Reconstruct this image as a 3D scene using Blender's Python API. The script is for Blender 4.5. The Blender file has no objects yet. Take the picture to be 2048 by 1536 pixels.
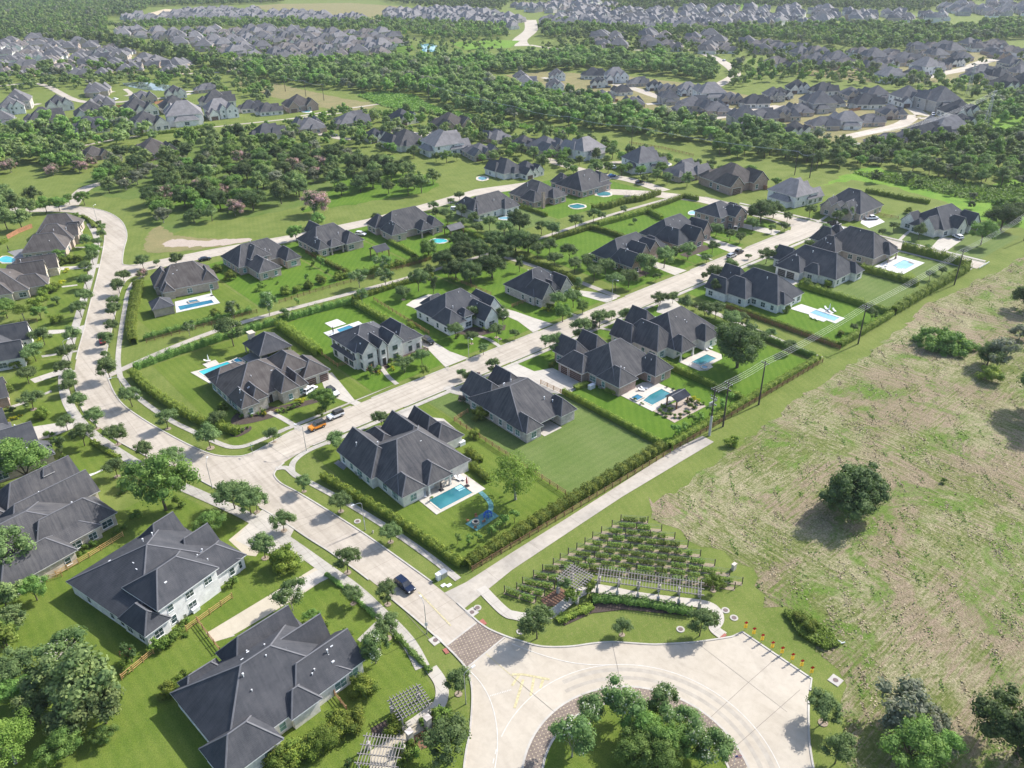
import bpy, math, random
import numpy as np
from mathutils import Vector, Matrix
from mathutils.geometry import tessellate_polygon
R = math.radians
scene = bpy.context.scene
COL = scene.collection
random.seed(7)
# ------------------------------------------------------------------ camera
HC = 110.0
YAW, PITCH, ROLL, FPX = R(40.2), R(29.61), R(-1.15), 1580.0
cam_d = bpy.data.cameras.new("camera")
cam = bpy.data.objects.new("camera", cam_d); COL.objects.link(cam)
cam_d.sensor_fit = 'HORIZONTAL'; cam_d.sensor_width = 36.0; cam_d.lens = FPX/2048*36.0
cam_d.clip_start = 0.5; cam_d.clip_end = 20000
cam.matrix_world = Matrix.Translation((0, 0, HC)) @ (Matrix.Rotation(-YAW, 4, 'Z') @ Matrix.Rotation(R(90)-PITCH, 4, 'X') @ Matrix.Rotation(ROLL, 4, 'Z'))
scene.camera = cam
# ------------------------------------------------------------------ light
SUN_AZ, SUN_EL = R(-6.0), R(40.0)      # azimuth measured from +X
sd = Vector((math.cos(SUN_EL)*math.cos(SUN_AZ), math.cos(SUN_EL)*math.sin(SUN_AZ), math.sin(SUN_EL)))
sun_d = bpy.data.lights.new("sun", 'SUN'); sun_d.energy = 4.1; sun_d.angle = R(0.55); sun_d.color = (1.0, 0.965, 0.91)
sun = bpy.data.objects.new("sun", sun_d); COL.objects.link(sun)
sun.rotation_euler = sd.to_track_quat('Z', 'Y').to_euler(); sun.location = (0, 0, 300)
world = bpy.data.worlds.new("World"); scene.world = world; world.use_nodes = True
wn = world.node_tree; wn.nodes.clear()
sky = wn.nodes.new('ShaderNodeTexSky'); sky.sky_type = 'NISHITA'; sky.sun_disc = False
sky.sun_elevation = SUN_EL; sky.sun_rotation = R(90)-SUN_AZ; sky.altitude = 100; sky.dust_density = 2.0; sky.ozone_density = 1.5
bg = wn.nodes.new('ShaderNodeBackground'); bg.inputs[1].default_value = 0.148
wo = wn.nodes.new('ShaderNodeOutputWorld')
wn.links.new(sky.outputs[0], bg.inputs[0]); wn.links.new(bg.outputs[0], wo.inputs[0])
vs = scene.view_settings
vs.view_transform = 'Standard'; vs.look = 'None'; vs.exposure = 0.74; vs.gamma = 1.0
scene.cycles.max_bounces = 5; scene.cycles.diffuse_bounces = 2; scene.cycles.glossy_bounces = 2
scene.cycles.transmission_bounces = 2; scene.cycles.volume_bounces = 0; scene.cycles.transparent_max_bounces = 8
scene.cycles.use_denoising = True
# ------------------------------------------------------------------ pixel -> ground survey (photo is 2048 wide)
_F = Vector((0, math.cos(PITCH), -math.sin(PITCH))); _R0 = Vector((1, 0, 0)); _U0 = _R0.cross(_F)
_r = math.cos(ROLL)*_R0 + math.sin(ROLL)*_U0; _u = -math.sin(ROLL)*_R0 + math.cos(ROLL)*_U0
_c, _s = math.cos(YAW), math.sin(YAW)
def G(x, y, z=0.0):
    d = _F*FPX + _r*(x-1024) - _u*(y-768)
    t = (HC-z)/-d.z
    gx, gy = d.x*t, d.y*t
    return (gx*_c+gy*_s, -gx*_s+gy*_c)
def GT(ox, oy, *pts, z=0.0):
    return [G(ox+x/4, oy+y/4, z) for x, y in pts]
def PX(X, Y, z=0.0):
    gx, gy = X*_c-Y*_s, X*_s+Y*_c
    v = Vector((gx, gy, z-HC)); f = v.dot(_F)
    return (1024+FPX*v.dot(_r)/f, 768-FPX*v.dot(_u)/f)
# ------------------------------------------------------------------ materials
MATS = {}
def N(nt, t, **kw):
    n = nt.nodes.new(t)
    for k, v in kw.items(): setattr(n, k, v)
    return n
def base_mat(name, rough=0.9, spec=0.2):
    m = bpy.data.materials.new(name); m.use_nodes = True; nt = m.node_tree
    b = nt.nodes['Principled BSDF']; b.inputs['Roughness'].default_value = rough; b.inputs['Specular IOR Level'].default_value = spec
    MATS[name] = m
    return m, nt, b
def ramp(nt, fac, stops, interp='LINEAR'):
    r = N(nt, 'ShaderNodeValToRGB'); el = r.color_ramp.elements; r.color_ramp.interpolation = interp
    while len(el) < len(stops): el.new(0.5)
    for e, (p, c) in zip(el, stops): e.position = p; e.color = (*c, 1) if len(c) == 3 else c
    nt.links.new(fac, r.inputs[0]); return r.outputs[0]
def pos(nt, scale=(1, 1, 1), rot=(0, 0, 0), obj=False):
    if obj: o = N(nt, 'ShaderNodeTexCoord').outputs['Object']
    else: o = N(nt, 'ShaderNodeNewGeometry').outputs['Position']
    mp = N(nt, 'ShaderNodeMapping'); mp.inputs['Scale'].default_value = scale; mp.inputs['Rotation'].default_value = rot
    nt.links.new(o, mp.inputs[0]); return mp.outputs[0]
def noise(nt, vec, scale, detail=3, rough=0.55, dist=0):
    n = N(nt, 'ShaderNodeTexNoise'); n.inputs['Scale'].default_value = scale; n.inputs['Detail'].default_value = detail
    n.inputs['Roughness'].default_value = rough; n.inputs['Distortion'].default_value = dist
    nt.links.new(vec, n.inputs['Vector']); return n.outputs['Fac']
def mix(nt, a, b, fac, mode='MIX'):
    m = N(nt, 'ShaderNodeMix', data_type='RGBA', blend_type=mode)
    for s, v in ((6, a), (7, b)):
        if isinstance(v, tuple): m.inputs[s].default_value = (*v[:3], 1)
        else: nt.links.new(v, m.inputs[s])
    if isinstance(fac, (int, float)): m.inputs[0].default_value = fac
    else: nt.links.new(fac, m.inputs[0])
    return m.outputs[2]
def math_(nt, op, a, b=None, clamp=False):
    m = N(nt, 'ShaderNodeMath', operation=op); m.use_clamp = clamp
    for i, v in enumerate((a, b)):
        if v is None: continue
        if isinstance(v, (int, float)): m.inputs[i].default_value = v
        else: nt.links.new(v, m.inputs[i])
    return m.outputs[0]
def bump(nt, b, h, strength=0.3, dist=0.1):
    bp = N(nt, 'ShaderNodeBump'); bp.inputs['Strength'].default_value = strength; bp.inputs['Distance'].default_value = dist
    nt.links.new(h, bp.inputs['Height']); nt.links.new(bp.outputs[0], b.inputs['Normal'])
def simple(name, col, rough=0.8, spec=0.3, metal=0.0, var=0.12, scale=1.5, obj=False):
    m, nt, b = base_mat(name, rough, spec); b.inputs['Metallic'].default_value = metal
    n = noise(nt, pos(nt, obj=obj), scale, 4)
    lo = tuple(c*(1-var) for c in col); hi = tuple(min(1, c*(1+var)) for c in col)
    nt.links.new(ramp(nt, n, [(0.3, lo), (0.7, hi)]), b.inputs['Base Color']); return m
def grass_mat(name, a, b_, c, stripe=None, amt=0.5, patch=0.35):
    m, nt, b = base_mat(name, 0.95, 0.1)
    p = pos(nt)
    n1 = noise(nt, p, 0.12, 5, 0.6); n2 = noise(nt, p, 1.7, 4, 0.7); n3 = noise(nt, p, 7.0, 2, 0.6)
    c1 = ramp(nt, n1, [(0.35, a), (0.65, b_)])
    c2 = mix(nt, c1, c, math_(nt, 'MULTIPLY', ramp(nt, n2, [(0.5, (0, 0, 0)), (0.72, (1, 1, 1))]), patch))
    if stripe is not None:
        w = N(nt, 'ShaderNodeTexWave'); w.inputs['Scale'].default_value = 0.16; w.inputs['Distortion'].default_value = 1.2; w.inputs['Detail'].default_value = 2
        w.inputs['Detail Scale'].default_value = 0.6
        nt.links.new(pos(nt, rot=(0, 0, stripe)), w.inputs[0])
        c2 = mix(nt, c2, mix(nt, c2, (0.72, 0.82, 0.72), 1.0, 'MULTIPLY'), math_(nt, 'MULTIPLY', w.outputs['Fac'], amt))
    d = ramp(nt, n3, [(0.3, (0.66, 0.68, 0.66)), (0.65, (1.18, 1.15, 1.12))])
    nt.links.new(mix(nt, c2, d, 1.0, 'MULTIPLY'), b.inputs['Base Color'])
    bump(nt, b, n3, 0.5, 0.08)
    return m
grass_mat('ground_grass', (0.120, 0.165, 0.034), (0.168, 0.205, 0.052), (0.26, 0.24, 0.10), 0.4, 0.25, 0.5)
grass_mat('lawn_bright', (0.084, 0.162, 0.017), (0.115, 0.192, 0.024), (0.16, 0.215, 0.045), 0.78, 0.5)
grass_mat('lawn_mid', (0.108, 0.162, 0.024), (0.145, 0.190, 0.036), (0.20, 0.22, 0.065), 0.0, 0.45)
grass_mat('lawn_soft', (0.112, 0.165, 0.042), (0.145, 0.190, 0.060), (0.19, 0.215, 0.09), 1.57, 0.35)
grass_mat('meadow', (0.11, 0.23, 0.025), (0.18, 0.29, 0.04), (0.08, 0.14, 0.02), None, 0, 0.8)
grass_mat('dry_grass', (0.20, 0.19, 0.085), (0.26, 0.22, 0.11), (0.12, 0.15, 0.05), None, 0, 0.6)
grass_mat('forest_floor', (0.09, 0.15, 0.028), (0.13, 0.18, 0.045), (0.22, 0.19, 0.11), None, 0, 0.5)
def field_mat():
    m, nt, b = base_mat('mown_field', 0.95, 0.1)
    p = pos(nt)
    st = pos(nt, scale=(0.10, 1.7, 1), rot=(0, 0, R(62))); st2 = pos(nt, scale=(1.7, 0.10, 1), rot=(0, 0, R(38)))
    big = noise(nt, p, 0.028, 5, 0.62, 0.8); mid = noise(nt, p, 0.20, 6, 0.74, 0.5); fine = noise(nt, p, 1.6, 5, 0.75)
    s1 = noise(nt, st, 1.0, 5, 0.65, 0.4); s2 = noise(nt, st2, 1.0, 5, 0.65, 0.4); tuft = noise(nt, p, 2.6, 5, 0.8)
    mm = N(nt, 'ShaderNodeMix', data_type='FLOAT'); nt.links.new(ramp(nt, noise(nt, p, 0.02, 2), [(0.45, (0, 0, 0)), (0.55, (1, 1, 1))]), mm.inputs[0]); nt.links.new(s1, mm.inputs[2]); nt.links.new(s2, mm.inputs[3]); streak = mm.outputs[0]
    green = ramp(nt, fine, [(0.3, (0.085, 0.11, 0.026)), (0.7, (0.20, 0.22, 0.07))])
    tan = ramp(nt, tuft, [(0.34, (0.13, 0.125, 0.05)), (0.6, (0.43, 0.375, 0.245))])
    brown = ramp(nt, tuft, [(0.32, (0.13, 0.09, 0.06)), (0.62, (0.36, 0.275, 0.20))])
    f = math_(nt, 'ADD', math_(nt, 'MULTIPLY', big, 0.25), math_(nt, 'MULTIPLY', mid, 0.25)); f = math_(nt, 'ADD', f, math_(nt, 'MULTIPLY', streak, 0.25)); f = math_(nt, 'ADD', f, math_(nt, 'MULTIPLY', fine, 0.25))
    c = mix(nt, green, tan, ramp(nt, f, [(0.465, (0, 0, 0)), (0.545, (1, 1, 1))]))
    kb = ramp(nt, math_(nt, 'ADD', math_(nt, 'MULTIPLY', noise(nt, p, 0.045, 4, 0.6, 1), 0.55), math_(nt, 'MULTIPLY', streak, 0.45)), [(0.49, (0, 0, 0)), (0.56, (0.8, 0.8, 0.8))])
    c = mix(nt, c, brown, kb)
    w = N(nt, 'ShaderNodeTexWave', wave_type='RINGS', rings_direction='SPHERICAL'); w.inputs['Scale'].default_value = 0.16; w.inputs['Distortion'].default_value = 6.0
    w.inputs['Detail'].default_value = 4; w.inputs['Detail Scale'].default_value = 0.5
    mp = N(nt, 'ShaderNodeMapping'); mp.inputs['Location'].default_value = (-138, -62, 0)
    nt.links.new(p, mp.inputs[0]); nt.links.new(mp.outputs[0], w.inputs[0])
    c = mix(nt, c, mix(nt, c, (0.80, 0.86, 0.76), 1, 'MULTIPLY'), math_(nt, 'MULTIPLY', w.outputs['Fac'], 0.7))
    gr = ramp(nt, math_(nt, 'ADD', math_(nt, 'MULTIPLY', noise(nt, p, 0.06, 5, 0.7, 1.5), 0.7), math_(nt, 'MULTIPLY', tuft, 0.3)), [(0.535, (0, 0, 0)), (0.60, (1, 1, 1))])
    c = mix(nt, c, ramp(nt, fine, [(0.3, (0.06, 0.12, 0.015)), (0.7, (0.14, 0.24, 0.03))]), math_(nt, 'MULTIPLY', gr, 0.8))
    nt.links.new(c, b.inputs['Base Color']); bump(nt, b, math_(nt, 'ADD', tuft, streak), 1.0, 0.22)
field_mat()
def concrete(name, a, b_, joints=None, stain=0.5, lane=None):
    m, nt, b = base_mat(name, 0.85, 0.25)
    p = pos(nt); n1 = noise(nt, p, 0.09, 5, 0.6); n2 = noise(nt, p, 0.8, 5, 0.65, 0.4)
    c = ramp(nt, n1, [(0.3, a), (0.7, b_)])
    c = mix(nt, c, ramp(nt, n2, [(0.25, (0.80, 0.79, 0.78)), (0.6, (1.04, 1.04, 1.04))]), stain, 'MULTIPLY')
    n4 = noise(nt, pos(nt, scale=(1, 0.25, 1)), 0.35, 5, 0.6, 0.8)
    c = mix(nt, c, ramp(nt, n4, [(0.30, (0.74, 0.73, 0.73)), (0.50, (1, 1, 1))]), 0.45, 'MULTIPLY')
    if lane:
        c = mix(nt, c, ramp(nt, noise(nt, pos(nt, scale=lane), 1.0, 4, 0.6), [(0.34, (0.82, 0.81, 0.80)), (0.56, (1.03, 1.03, 1.03))]), 0.8, 'MULTIPLY')
    if joints:
        br = N(nt, 'ShaderNodeTexBrick'); br.offset = 0.0; br.inputs['Scale'].default_value = 1.0
        br.inputs['Brick Width'].default_value = joints[0]; br.inputs['Row Height'].default_value = joints[1]; br.inputs['Mortar Size'].default_value = 0.045
        br.inputs['Color1'].default_value = br.inputs['Color2'].default_value = (1, 1, 1, 1); br.inputs['Mortar'].default_value = (0.72, 0.71, 0.70, 1)
        nt.links.new(pos(nt, rot=(0, 0, joints[2] if len(joints) > 2 else 0)), br.inputs[0]); c = mix(nt, c, br.outputs[0], 1.0, 'MULTIPLY')
    nt.links.new(c, b.inputs['Base Color']); bump(nt, b, noise(nt, p, 12, 3), 0.15, 0.02)
concrete('road_concrete', (0.41, 0.36, 0.295), (0.50, 0.445, 0.37), (4.5, 4.4), 0.55, (0.02, 0.75, 1))
concrete('road_boulevard', (0.395, 0.345, 0.28), (0.485, 0.43, 0.36), (30.0, 4.3, R(2)), 0.6, (0.75, 0.02, 1))
concrete('roundabout_concrete', (0.43, 0.375, 0.30), (0.50, 0.445, 0.365), None, 0.5)
concrete('walk_concrete', (0.36, 0.335, 0.29), (0.49, 0.455, 0.40), (1.5, 1.5), 0.6)
concrete('drive_concrete', (0.43, 0.395, 0.34), (0.52, 0.48, 0.42), (3.2, 3.2), 0.4)
concrete('drive_tan', (0.44, 0.385, 0.29), (0.52, 0.46, 0.355), None, 0.4)
concrete('trail_concrete', (0.33, 0.30, 0.26), (0.48, 0.43, 0.36), (12.0, 50.0), 0.8)
concrete('curb_concrete', (0.40, 0.37, 0.33), (0.52, 0.49, 0.44), None, 0.8)
concrete('deck_concrete', (0.50, 0.455, 0.39), (0.58, 0.535, 0.47), None, 0.35)
concrete('deck_white', (0.52, 0.505, 0.48), (0.60, 0.585, 0.56), None, 0.3)
concrete('patio_grey', (0.20, 0.20, 0.20), (0.28, 0.27, 0.265), (1.2, 1.2), 0.5)
def paver():
    m, nt, b = base_mat('paver', 0.85, 0.2)
    v = N(nt, 'ShaderNodeTexVoronoi', feature='F1', distance='MANHATTAN'); v.inputs['Scale'].default_value = 1.6; v.inputs['Randomness'].default_value = 0.0
    nt.links.new(pos(nt, rot=(0, 0, R(18))), v.inputs['Vector'])
    k = ramp(nt, v.outputs['Distance'], [(0.29, (1, 1, 1)), (0.34, (0, 0, 0))])
    br = N(nt, 'ShaderNodeTexBrick'); br.inputs['Scale'].default_value = 1.0; br.inputs['Brick Width'].default_value = 0.42; br.inputs['Row Height'].default_value = 0.21; br.inputs['Mortar Size'].default_value = 0.012
    br.inputs['Color1'].default_value = (0.21, 0.165, 0.135, 1); br.inputs['Color2'].default_value = (0.27, 0.215, 0.175, 1); br.inputs['Mortar'].default_value = (0.13, 0.11, 0.10, 1)
    nt.links.new(pos(nt, rot=(0, 0, R(18))), br.inputs[0])
    c = mix(nt, br.outputs[0], (0.52, 0.44, 0.30), math_(nt, 'MULTIPLY', k, 0.85))
    nt.links.new(mix(nt, c, ramp(nt, noise(nt, pos(nt), 0.5, 4), [(0.3, (0.8, 0.8, 0.8)), (0.7, (1.1, 1.1, 1.1))]), 1, 'MULTIPLY'), b.inputs['Base Color'])
paver()
def roof_mat(name, a, b_, streak=0.6):
    m, nt, b = base_mat(name, 0.95, 0.12)
    p = pos(nt); g = N(nt, 'ShaderNodeNewGeometry'); sx = N(nt, 'ShaderNodeSeparateXYZ'); nt.links.new(g.outputs['Position'], sx.inputs[0])
    sn = N(nt, 'ShaderNodeSeparateXYZ'); nt.links.new(g.outputs['True Normal'], sn.inputs[0])
    # stains stretched down the slope whichever way it faces
    vx = pos(nt, scale=(2.2, 0.13, 0.13)); vy = pos(nt, scale=(0.13, 2.2, 0.13))
    fx = math_(nt, 'GREATER_THAN', math_(nt, 'ABSOLUTE', sn.outputs[0]), math_(nt, 'ABSOLUTE', sn.outputs[1]))
    nx = noise(nt, vx, 1.0, 4, 0.6, 0.3); ny = noise(nt, vy, 1.0, 4, 0.6, 0.3)
    mm = N(nt, 'ShaderNodeMix', data_type='FLOAT'); nt.links.new(fx, mm.inputs[0]); nt.links.new(nx, mm.inputs[2]); nt.links.new(ny, mm.inputs[3])
    n0 = noise(nt, p, 0.35, 4, 0.6)
    c = ramp(nt, math_(nt, 'ADD', math_(nt, 'MULTIPLY', mm.outputs[0], streak), math_(nt, 'MULTIPLY', n0, 1-streak)), [(0.36, a), (0.62, b_)])
    w = math_(nt, 'SINE', math_(nt, 'MULTIPLY', sx.outputs[2], 2*math.pi/0.17))
    c = mix(nt, c, ramp(nt, math_(nt, 'ADD', math_(nt, 'MULTIPLY', w, 0.5), 0.5), [(0.1, (0.82, 0.82, 0.84)), (0.5, (1.05, 1.05, 1.05))]), 0.55, 'MULTIPLY')
    c = mix(nt, c, ramp(nt, noise(nt, p, 5.5, 3, 0.7), [(0.3, (0.78, 0.78, 0.8)), (0.7, (1.2, 1.2, 1.18))]), 0.7, 'MULTIPLY')
    nt.links.new(c, b.inputs['Base Color'])
roof_mat('shingle_charcoal', (0.0516, 0.0542, 0.0619), (0.0843, 0.0851, 0.092), 0.35)
roof_mat('shingle_dark', (0.022, 0.025, 0.035), (0.04, 0.045, 0.06), 0.3)
roof_mat('shingle_slate', (0.0585, 0.0619, 0.0714), (0.0963, 0.0972, 0.1032), 0.35)
roof_mat('shingle_brown', (0.0731, 0.0636, 0.0602), (0.129, 0.1161, 0.1084), 0.5)
roof_mat('shingle_weathered', (0.055, 0.0559, 0.0619), (0.1135, 0.1092, 0.1092), 0.55)
roof_mat('shingle_grey', (0.1075, 0.1049, 0.1118), (0.172, 0.1677, 0.172), 0.4)
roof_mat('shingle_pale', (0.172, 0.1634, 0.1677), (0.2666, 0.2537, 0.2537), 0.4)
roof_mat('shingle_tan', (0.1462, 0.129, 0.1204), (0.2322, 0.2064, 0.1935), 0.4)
def brick_mat(name, a, b_, c_, bw=0.6, rh=0.22, ms=0.02):
    m, nt, b = base_mat(name, 0.9, 0.2)
    g = N(nt, 'ShaderNodeNewGeometry'); s = N(nt, 'ShaderNodeSeparateXYZ'); nt.links.new(g.outputs['Position'], s.inputs[0])
    cb = N(nt, 'ShaderNodeCombineXYZ'); nt.links.new(math_(nt, 'ADD', s.outputs[0], s.outputs[1]), cb.inputs[0]); nt.links.new(s.outputs[2], cb.inputs[1])
    br = N(nt, 'ShaderNodeTexBrick'); br.inputs['Scale'].default_value = 1.0; br.inputs['Brick Width'].default_value = bw; br.inputs['Row Height'].default_value = rh; br.inputs['Mortar Size'].default_value = ms
    br.inputs['Color1'].default_value = (*a, 1); br.inputs['Color2'].default_value = (*b_, 1); br.inputs['Mortar'].default_value = (*c_, 1)
    nt.links.new(cb.outputs[0], br.inputs[0])
    n = noise(nt, pos(nt), 0.9, 4, 0.6)
    nt.links.new(mix(nt, br.outputs[0], ramp(nt, n, [(0.3, (0.82, 0.82, 0.82)), (0.7, (1.12, 1.12, 1.12))]), 1, 'MULTIPLY'), b.inputs['Base Color'])
brick_mat('wall_cream', (0.72, 0.69, 0.63), (0.77, 0.74, 0.69), (0.66, 0.63, 0.59))
brick_mat('wall_white', (0.74, 0.73, 0.71), (0.80, 0.79, 0.77), (0.68, 0.67, 0.66))
brick_mat('wall_red_brick', (0.34, 0.235, 0.195), (0.42, 0.30, 0.25), (0.42, 0.38, 0.34), 0.7, 0.3)
brick_mat('wall_tan_brick', (0.42, 0.33, 0.27), (0.50, 0.41, 0.34), (0.46, 0.42, 0.38), 0.7, 0.3)
brick_mat('wall_stone', (0.50, 0.43, 0.33), (0.64, 0.58, 0.48), (0.42, 0.37, 0.30), 0.9, 0.45, 0.03)
brick_mat('wall_grey_stone', (0.38, 0.34, 0.31), (0.55, 0.51, 0.47), (0.45, 0.42, 0.40), 0.6, 0.35, 0.03)
simple('trim_light', (0.60, 0.58, 0.55), 0.6); simple('trim_dark', (0.22, 0.20, 0.19), 0.6); simple('trim_white', (0.78, 0.78, 0.77), 0.5)
simple('ridge_cap', (0.15, 0.15, 0.16), 0.9)
def glass(name, col, rough=0.12, spec=0.8):
    m, nt, b = base_mat(name, rough, spec)
    n = noise(nt, pos(nt), 0.5, 2)
    nt.links.new(ramp(nt, n, [(0.35, tuple(c*0.6 for c in col)), (0.65, tuple(c*1.4 for c in col))]), b.inputs['Base Color'])
glass('window_glass', (0.05, 0.085, 0.09)); glass('window_teal', (0.13, 0.23, 0.22), 0.2); glass('car_glass', (0.02, 0.022, 0.026), 0.06, 1.0)
glass('dark_opening', (0.03, 0.03, 0.03), 0.9, 0.1)
def water(name, col, deep):
    m, nt, b = base_mat(name, 0.04, 0.6)
    n = noise(nt, pos(nt), 0.18, 2); nt.links.new(ramp(nt, n, [(0.35, deep), (0.6, col)]), b.inputs['Base Color'])
    bump(nt, b, noise(nt, pos(nt), 2.2, 3), 0.12, 0.05)
water('pool_water', (0.05, 0.215, 0.235), (0.03, 0.15, 0.18)); water('pool_turquoise', (0.07, 0.47, 0.47), (0.04, 0.38, 0.42)); water('pool_blue', (0.035, 0.22, 0.32), (0.02, 0.12, 0.22)); water('pool_pale', (0.20, 0.42, 0.50), (0.15, 0.35, 0.44)); water('pond_water', (0.20, 0.24, 0.24), (0.12, 0.15, 0.14))
simple('pool_tile', (0.05, 0.16, 0.26), 0.4); simple('pool_step', (0.35, 0.62, 0.66), 0.4)
simple('wood_brown', (0.23, 0.13, 0.07), 0.85); simple('wood_fence', (0.34, 0.20, 0.10), 0.85, var=0.25); simple('wood_fresh', (0.55, 0.34, 0.14), 0.8, var=0.2); simple('wood_grey', (0.46, 0.44, 0.42), 0.85, var=0.15)
simple('cedar_fence', (0.34, 0.17, 0.09), 0.85, var=0.25); simple('pole_dark', (0.075, 0.062, 0.055), 0.9); simple('bark', (0.11, 0.085, 0.065), 0.95, var=0.3); simple('bark_pale', (0.30, 0.27, 0.24), 0.95, var=0.3)
simple('metal_grey', (0.42, 0.43, 0.44), 0.45, 0.5, 0.6); simple('metal_white', (0.72, 0.73, 0.74), 0.4); simple('metal_black', (0.025, 0.025, 0.028), 0.5); simple('wire_metal', (0.62, 0.62, 0.62), 0.4, 0.5, 0.3)
simple('garage_brown', (0.10, 0.055, 0.045), 0.6); simple('garage_dark', (0.06, 0.055, 0.055), 0.6); simple('door_dark', (0.035, 0.03, 0.03), 0.5)
simple('tyre', (0.018, 0.018, 0.019), 0.85); simple('rim', (0.35, 0.35, 0.36), 0.35, 0.6, 0.8)
simple('paint_navy', (0.012, 0.022, 0.055), 0.18, 0.7, 0.3, 0.02); simple('paint_black', (0.014, 0.016, 0.022), 0.18, 0.7, 0.3, 0.02); simple('paint_orange', (0.72, 0.25, 0.012), 0.3, 0.6, 0, 0.04); simple('paint_white', (0.78, 0.79, 0.80), 0.3, 0.6, 0, 0.03); simple('paint_red', (0.28, 0.015, 0.025), 0.25, 0.6, 0, 0.04); simple('paint_blue', (0.02, 0.13, 0.42), 0.3, 0.6, 0, 0.04); simple('paint_silver', (0.42, 0.44, 0.46), 0.3, 0.6, 0.5, 0.04)
simple('soft_top', (0.05, 0.052, 0.056), 0.8)
simple('lamp_lens', (0.75, 0.75, 0.72), 0.2); simple('tail_red', (0.45, 0.02, 0.02), 0.3)
simple('mulch_pale', (0.30, 0.24, 0.18), 0.95, var=0.3, scale=5); simple('mulch', (0.20, 0.11, 0.07), 0.95, var=0.35, scale=6); simple('mulch_dark', (0.075, 0.055, 0.045), 0.95, var=0.35, scale=6); simple('bare_soil', (0.27, 0.22, 0.15), 0.95, var=0.2, scale=3); simple('gravel', (0.40, 0.33, 0.27), 0.95, var=0.3, scale=5)
simple('construction_soil', (0.50, 0.40, 0.27), 0.95, var=0.15, scale=0.1)
simple('manhole_metal', (0.16, 0.12, 0.11), 0.8); simple('line_white', (0.57, 0.54, 0.49), 0.8); simple('line_yellow', (0.48, 0.42, 0.25), 0.85, var=0.25, scale=2.5); simple('joint_dark', (0.20, 0.18, 0.16), 0.9); simple('tyre_stain', (0.385, 0.345, 0.29), 0.9, var=0.12, scale=0.8)
simple('marker_red', (0.55, 0.02, 0.02), 0.4, var=0.03); simple('marker_yellow', (0.80, 0.50, 0.02), 0.4, var=0.03); simple('sign_white', (0.75, 0.75, 0.75), 0.5); simple('sign_green', (0.02, 0.22, 0.14), 0.5)
simple('plastic_blue', (0.02, 0.12, 0.50), 0.4); simple('mat_teal', (0.10, 0.25, 0.25), 0.7); simple('cloth_red', (0.35, 0.02, 0.03), 0.8); simple('cloth_dark', (0.04, 0.03, 0.035), 0.85); simple('cloth_white', (0.78, 0.78, 0.78), 0.8); simple('cloth_blue', (0.30, 0.45, 0.62), 0.8); simple('terracotta', (0.36, 0.16, 0.08), 0.8)
simple('blue_siding', (0.32, 0.42, 0.50), 0.7); simple('trellis', (0.25, 0.23, 0.215), 0.8, var=0.12)
simple('stone_cap', (0.50, 0.42, 0.30), 0.9, var=0.2, scale=3); simple('stone_pale', (0.56, 0.50, 0.42), 0.9, var=0.2, scale=3); simple('detector_red', (0.33, 0.12, 0.09), 0.8)
simple('flag_red', (0.45, 0.05, 0.06), 0.8); simple('flag_blue', (0.03, 0.05, 0.20), 0.8)
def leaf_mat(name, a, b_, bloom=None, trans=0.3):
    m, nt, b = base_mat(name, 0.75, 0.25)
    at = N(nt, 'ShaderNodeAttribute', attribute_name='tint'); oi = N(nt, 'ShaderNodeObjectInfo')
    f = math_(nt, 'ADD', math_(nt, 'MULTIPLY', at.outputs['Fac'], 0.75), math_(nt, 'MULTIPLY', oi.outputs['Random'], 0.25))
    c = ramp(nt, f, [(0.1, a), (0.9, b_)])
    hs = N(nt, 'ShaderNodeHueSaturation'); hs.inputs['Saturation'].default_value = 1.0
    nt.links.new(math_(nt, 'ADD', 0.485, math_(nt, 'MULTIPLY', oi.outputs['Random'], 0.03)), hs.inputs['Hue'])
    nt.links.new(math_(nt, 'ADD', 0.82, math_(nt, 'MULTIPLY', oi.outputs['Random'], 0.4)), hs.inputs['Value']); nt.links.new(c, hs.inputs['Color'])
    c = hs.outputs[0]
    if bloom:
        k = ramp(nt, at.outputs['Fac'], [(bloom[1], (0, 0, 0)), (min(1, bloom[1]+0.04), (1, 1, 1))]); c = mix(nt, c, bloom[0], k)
    nt.links.new(c, b.inputs['Base Color'])
    tr = N(nt, 'ShaderNodeBsdfTranslucent'); ms = N(nt, 'ShaderNodeMixShader'); ms.inputs[0].default_value = trans
    nt.links.new(mix(nt, c, (1.1, 1.25, 0.6), 1, 'MULTIPLY'), tr.inputs[0])
    o = nt.nodes['Material Output']; nt.links.new(b.outputs[0], ms.inputs[1]); nt.links.new(tr.outputs[0], ms.inputs[2]); nt.links.new(ms.outputs[0], o.inputs[0])
leaf_mat('leaf_oak', (0.088, 0.142, 0.046), (0.215, 0.285, 0.105))
leaf_mat('leaf_dark', (0.055, 0.095, 0.032), (0.15, 0.205, 0.07))
leaf_mat('leaf_wood', (0.085, 0.14, 0.05), (0.28, 0.34, 0.12))
leaf_mat('leaf_green', (0.1, 0.19, 0.04), (0.24, 0.35, 0.085))
leaf_mat('leaf_lime', (0.13, 0.20, 0.035), (0.26, 0.34, 0.07), None, 0.35)
leaf_mat('leaf_grey', (0.14, 0.16, 0.1), (0.27, 0.27, 0.2))
leaf_mat('leaf_myrtle', (0.08, 0.13, 0.045), (0.16, 0.20, 0.08), ((0.52, 0.33, 0.34), 0.35))
leaf_mat('leaf_whitebloom', (0.09, 0.16, 0.05), (0.20, 0.27, 0.09), ((0.55, 0.56, 0.46), 0.80))
leaf_mat('leaf_redbloom', (0.06, 0.11, 0.03), (0.11, 0.16, 0.05), ((0.42, 0.05, 0.07), 0.70))
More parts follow.
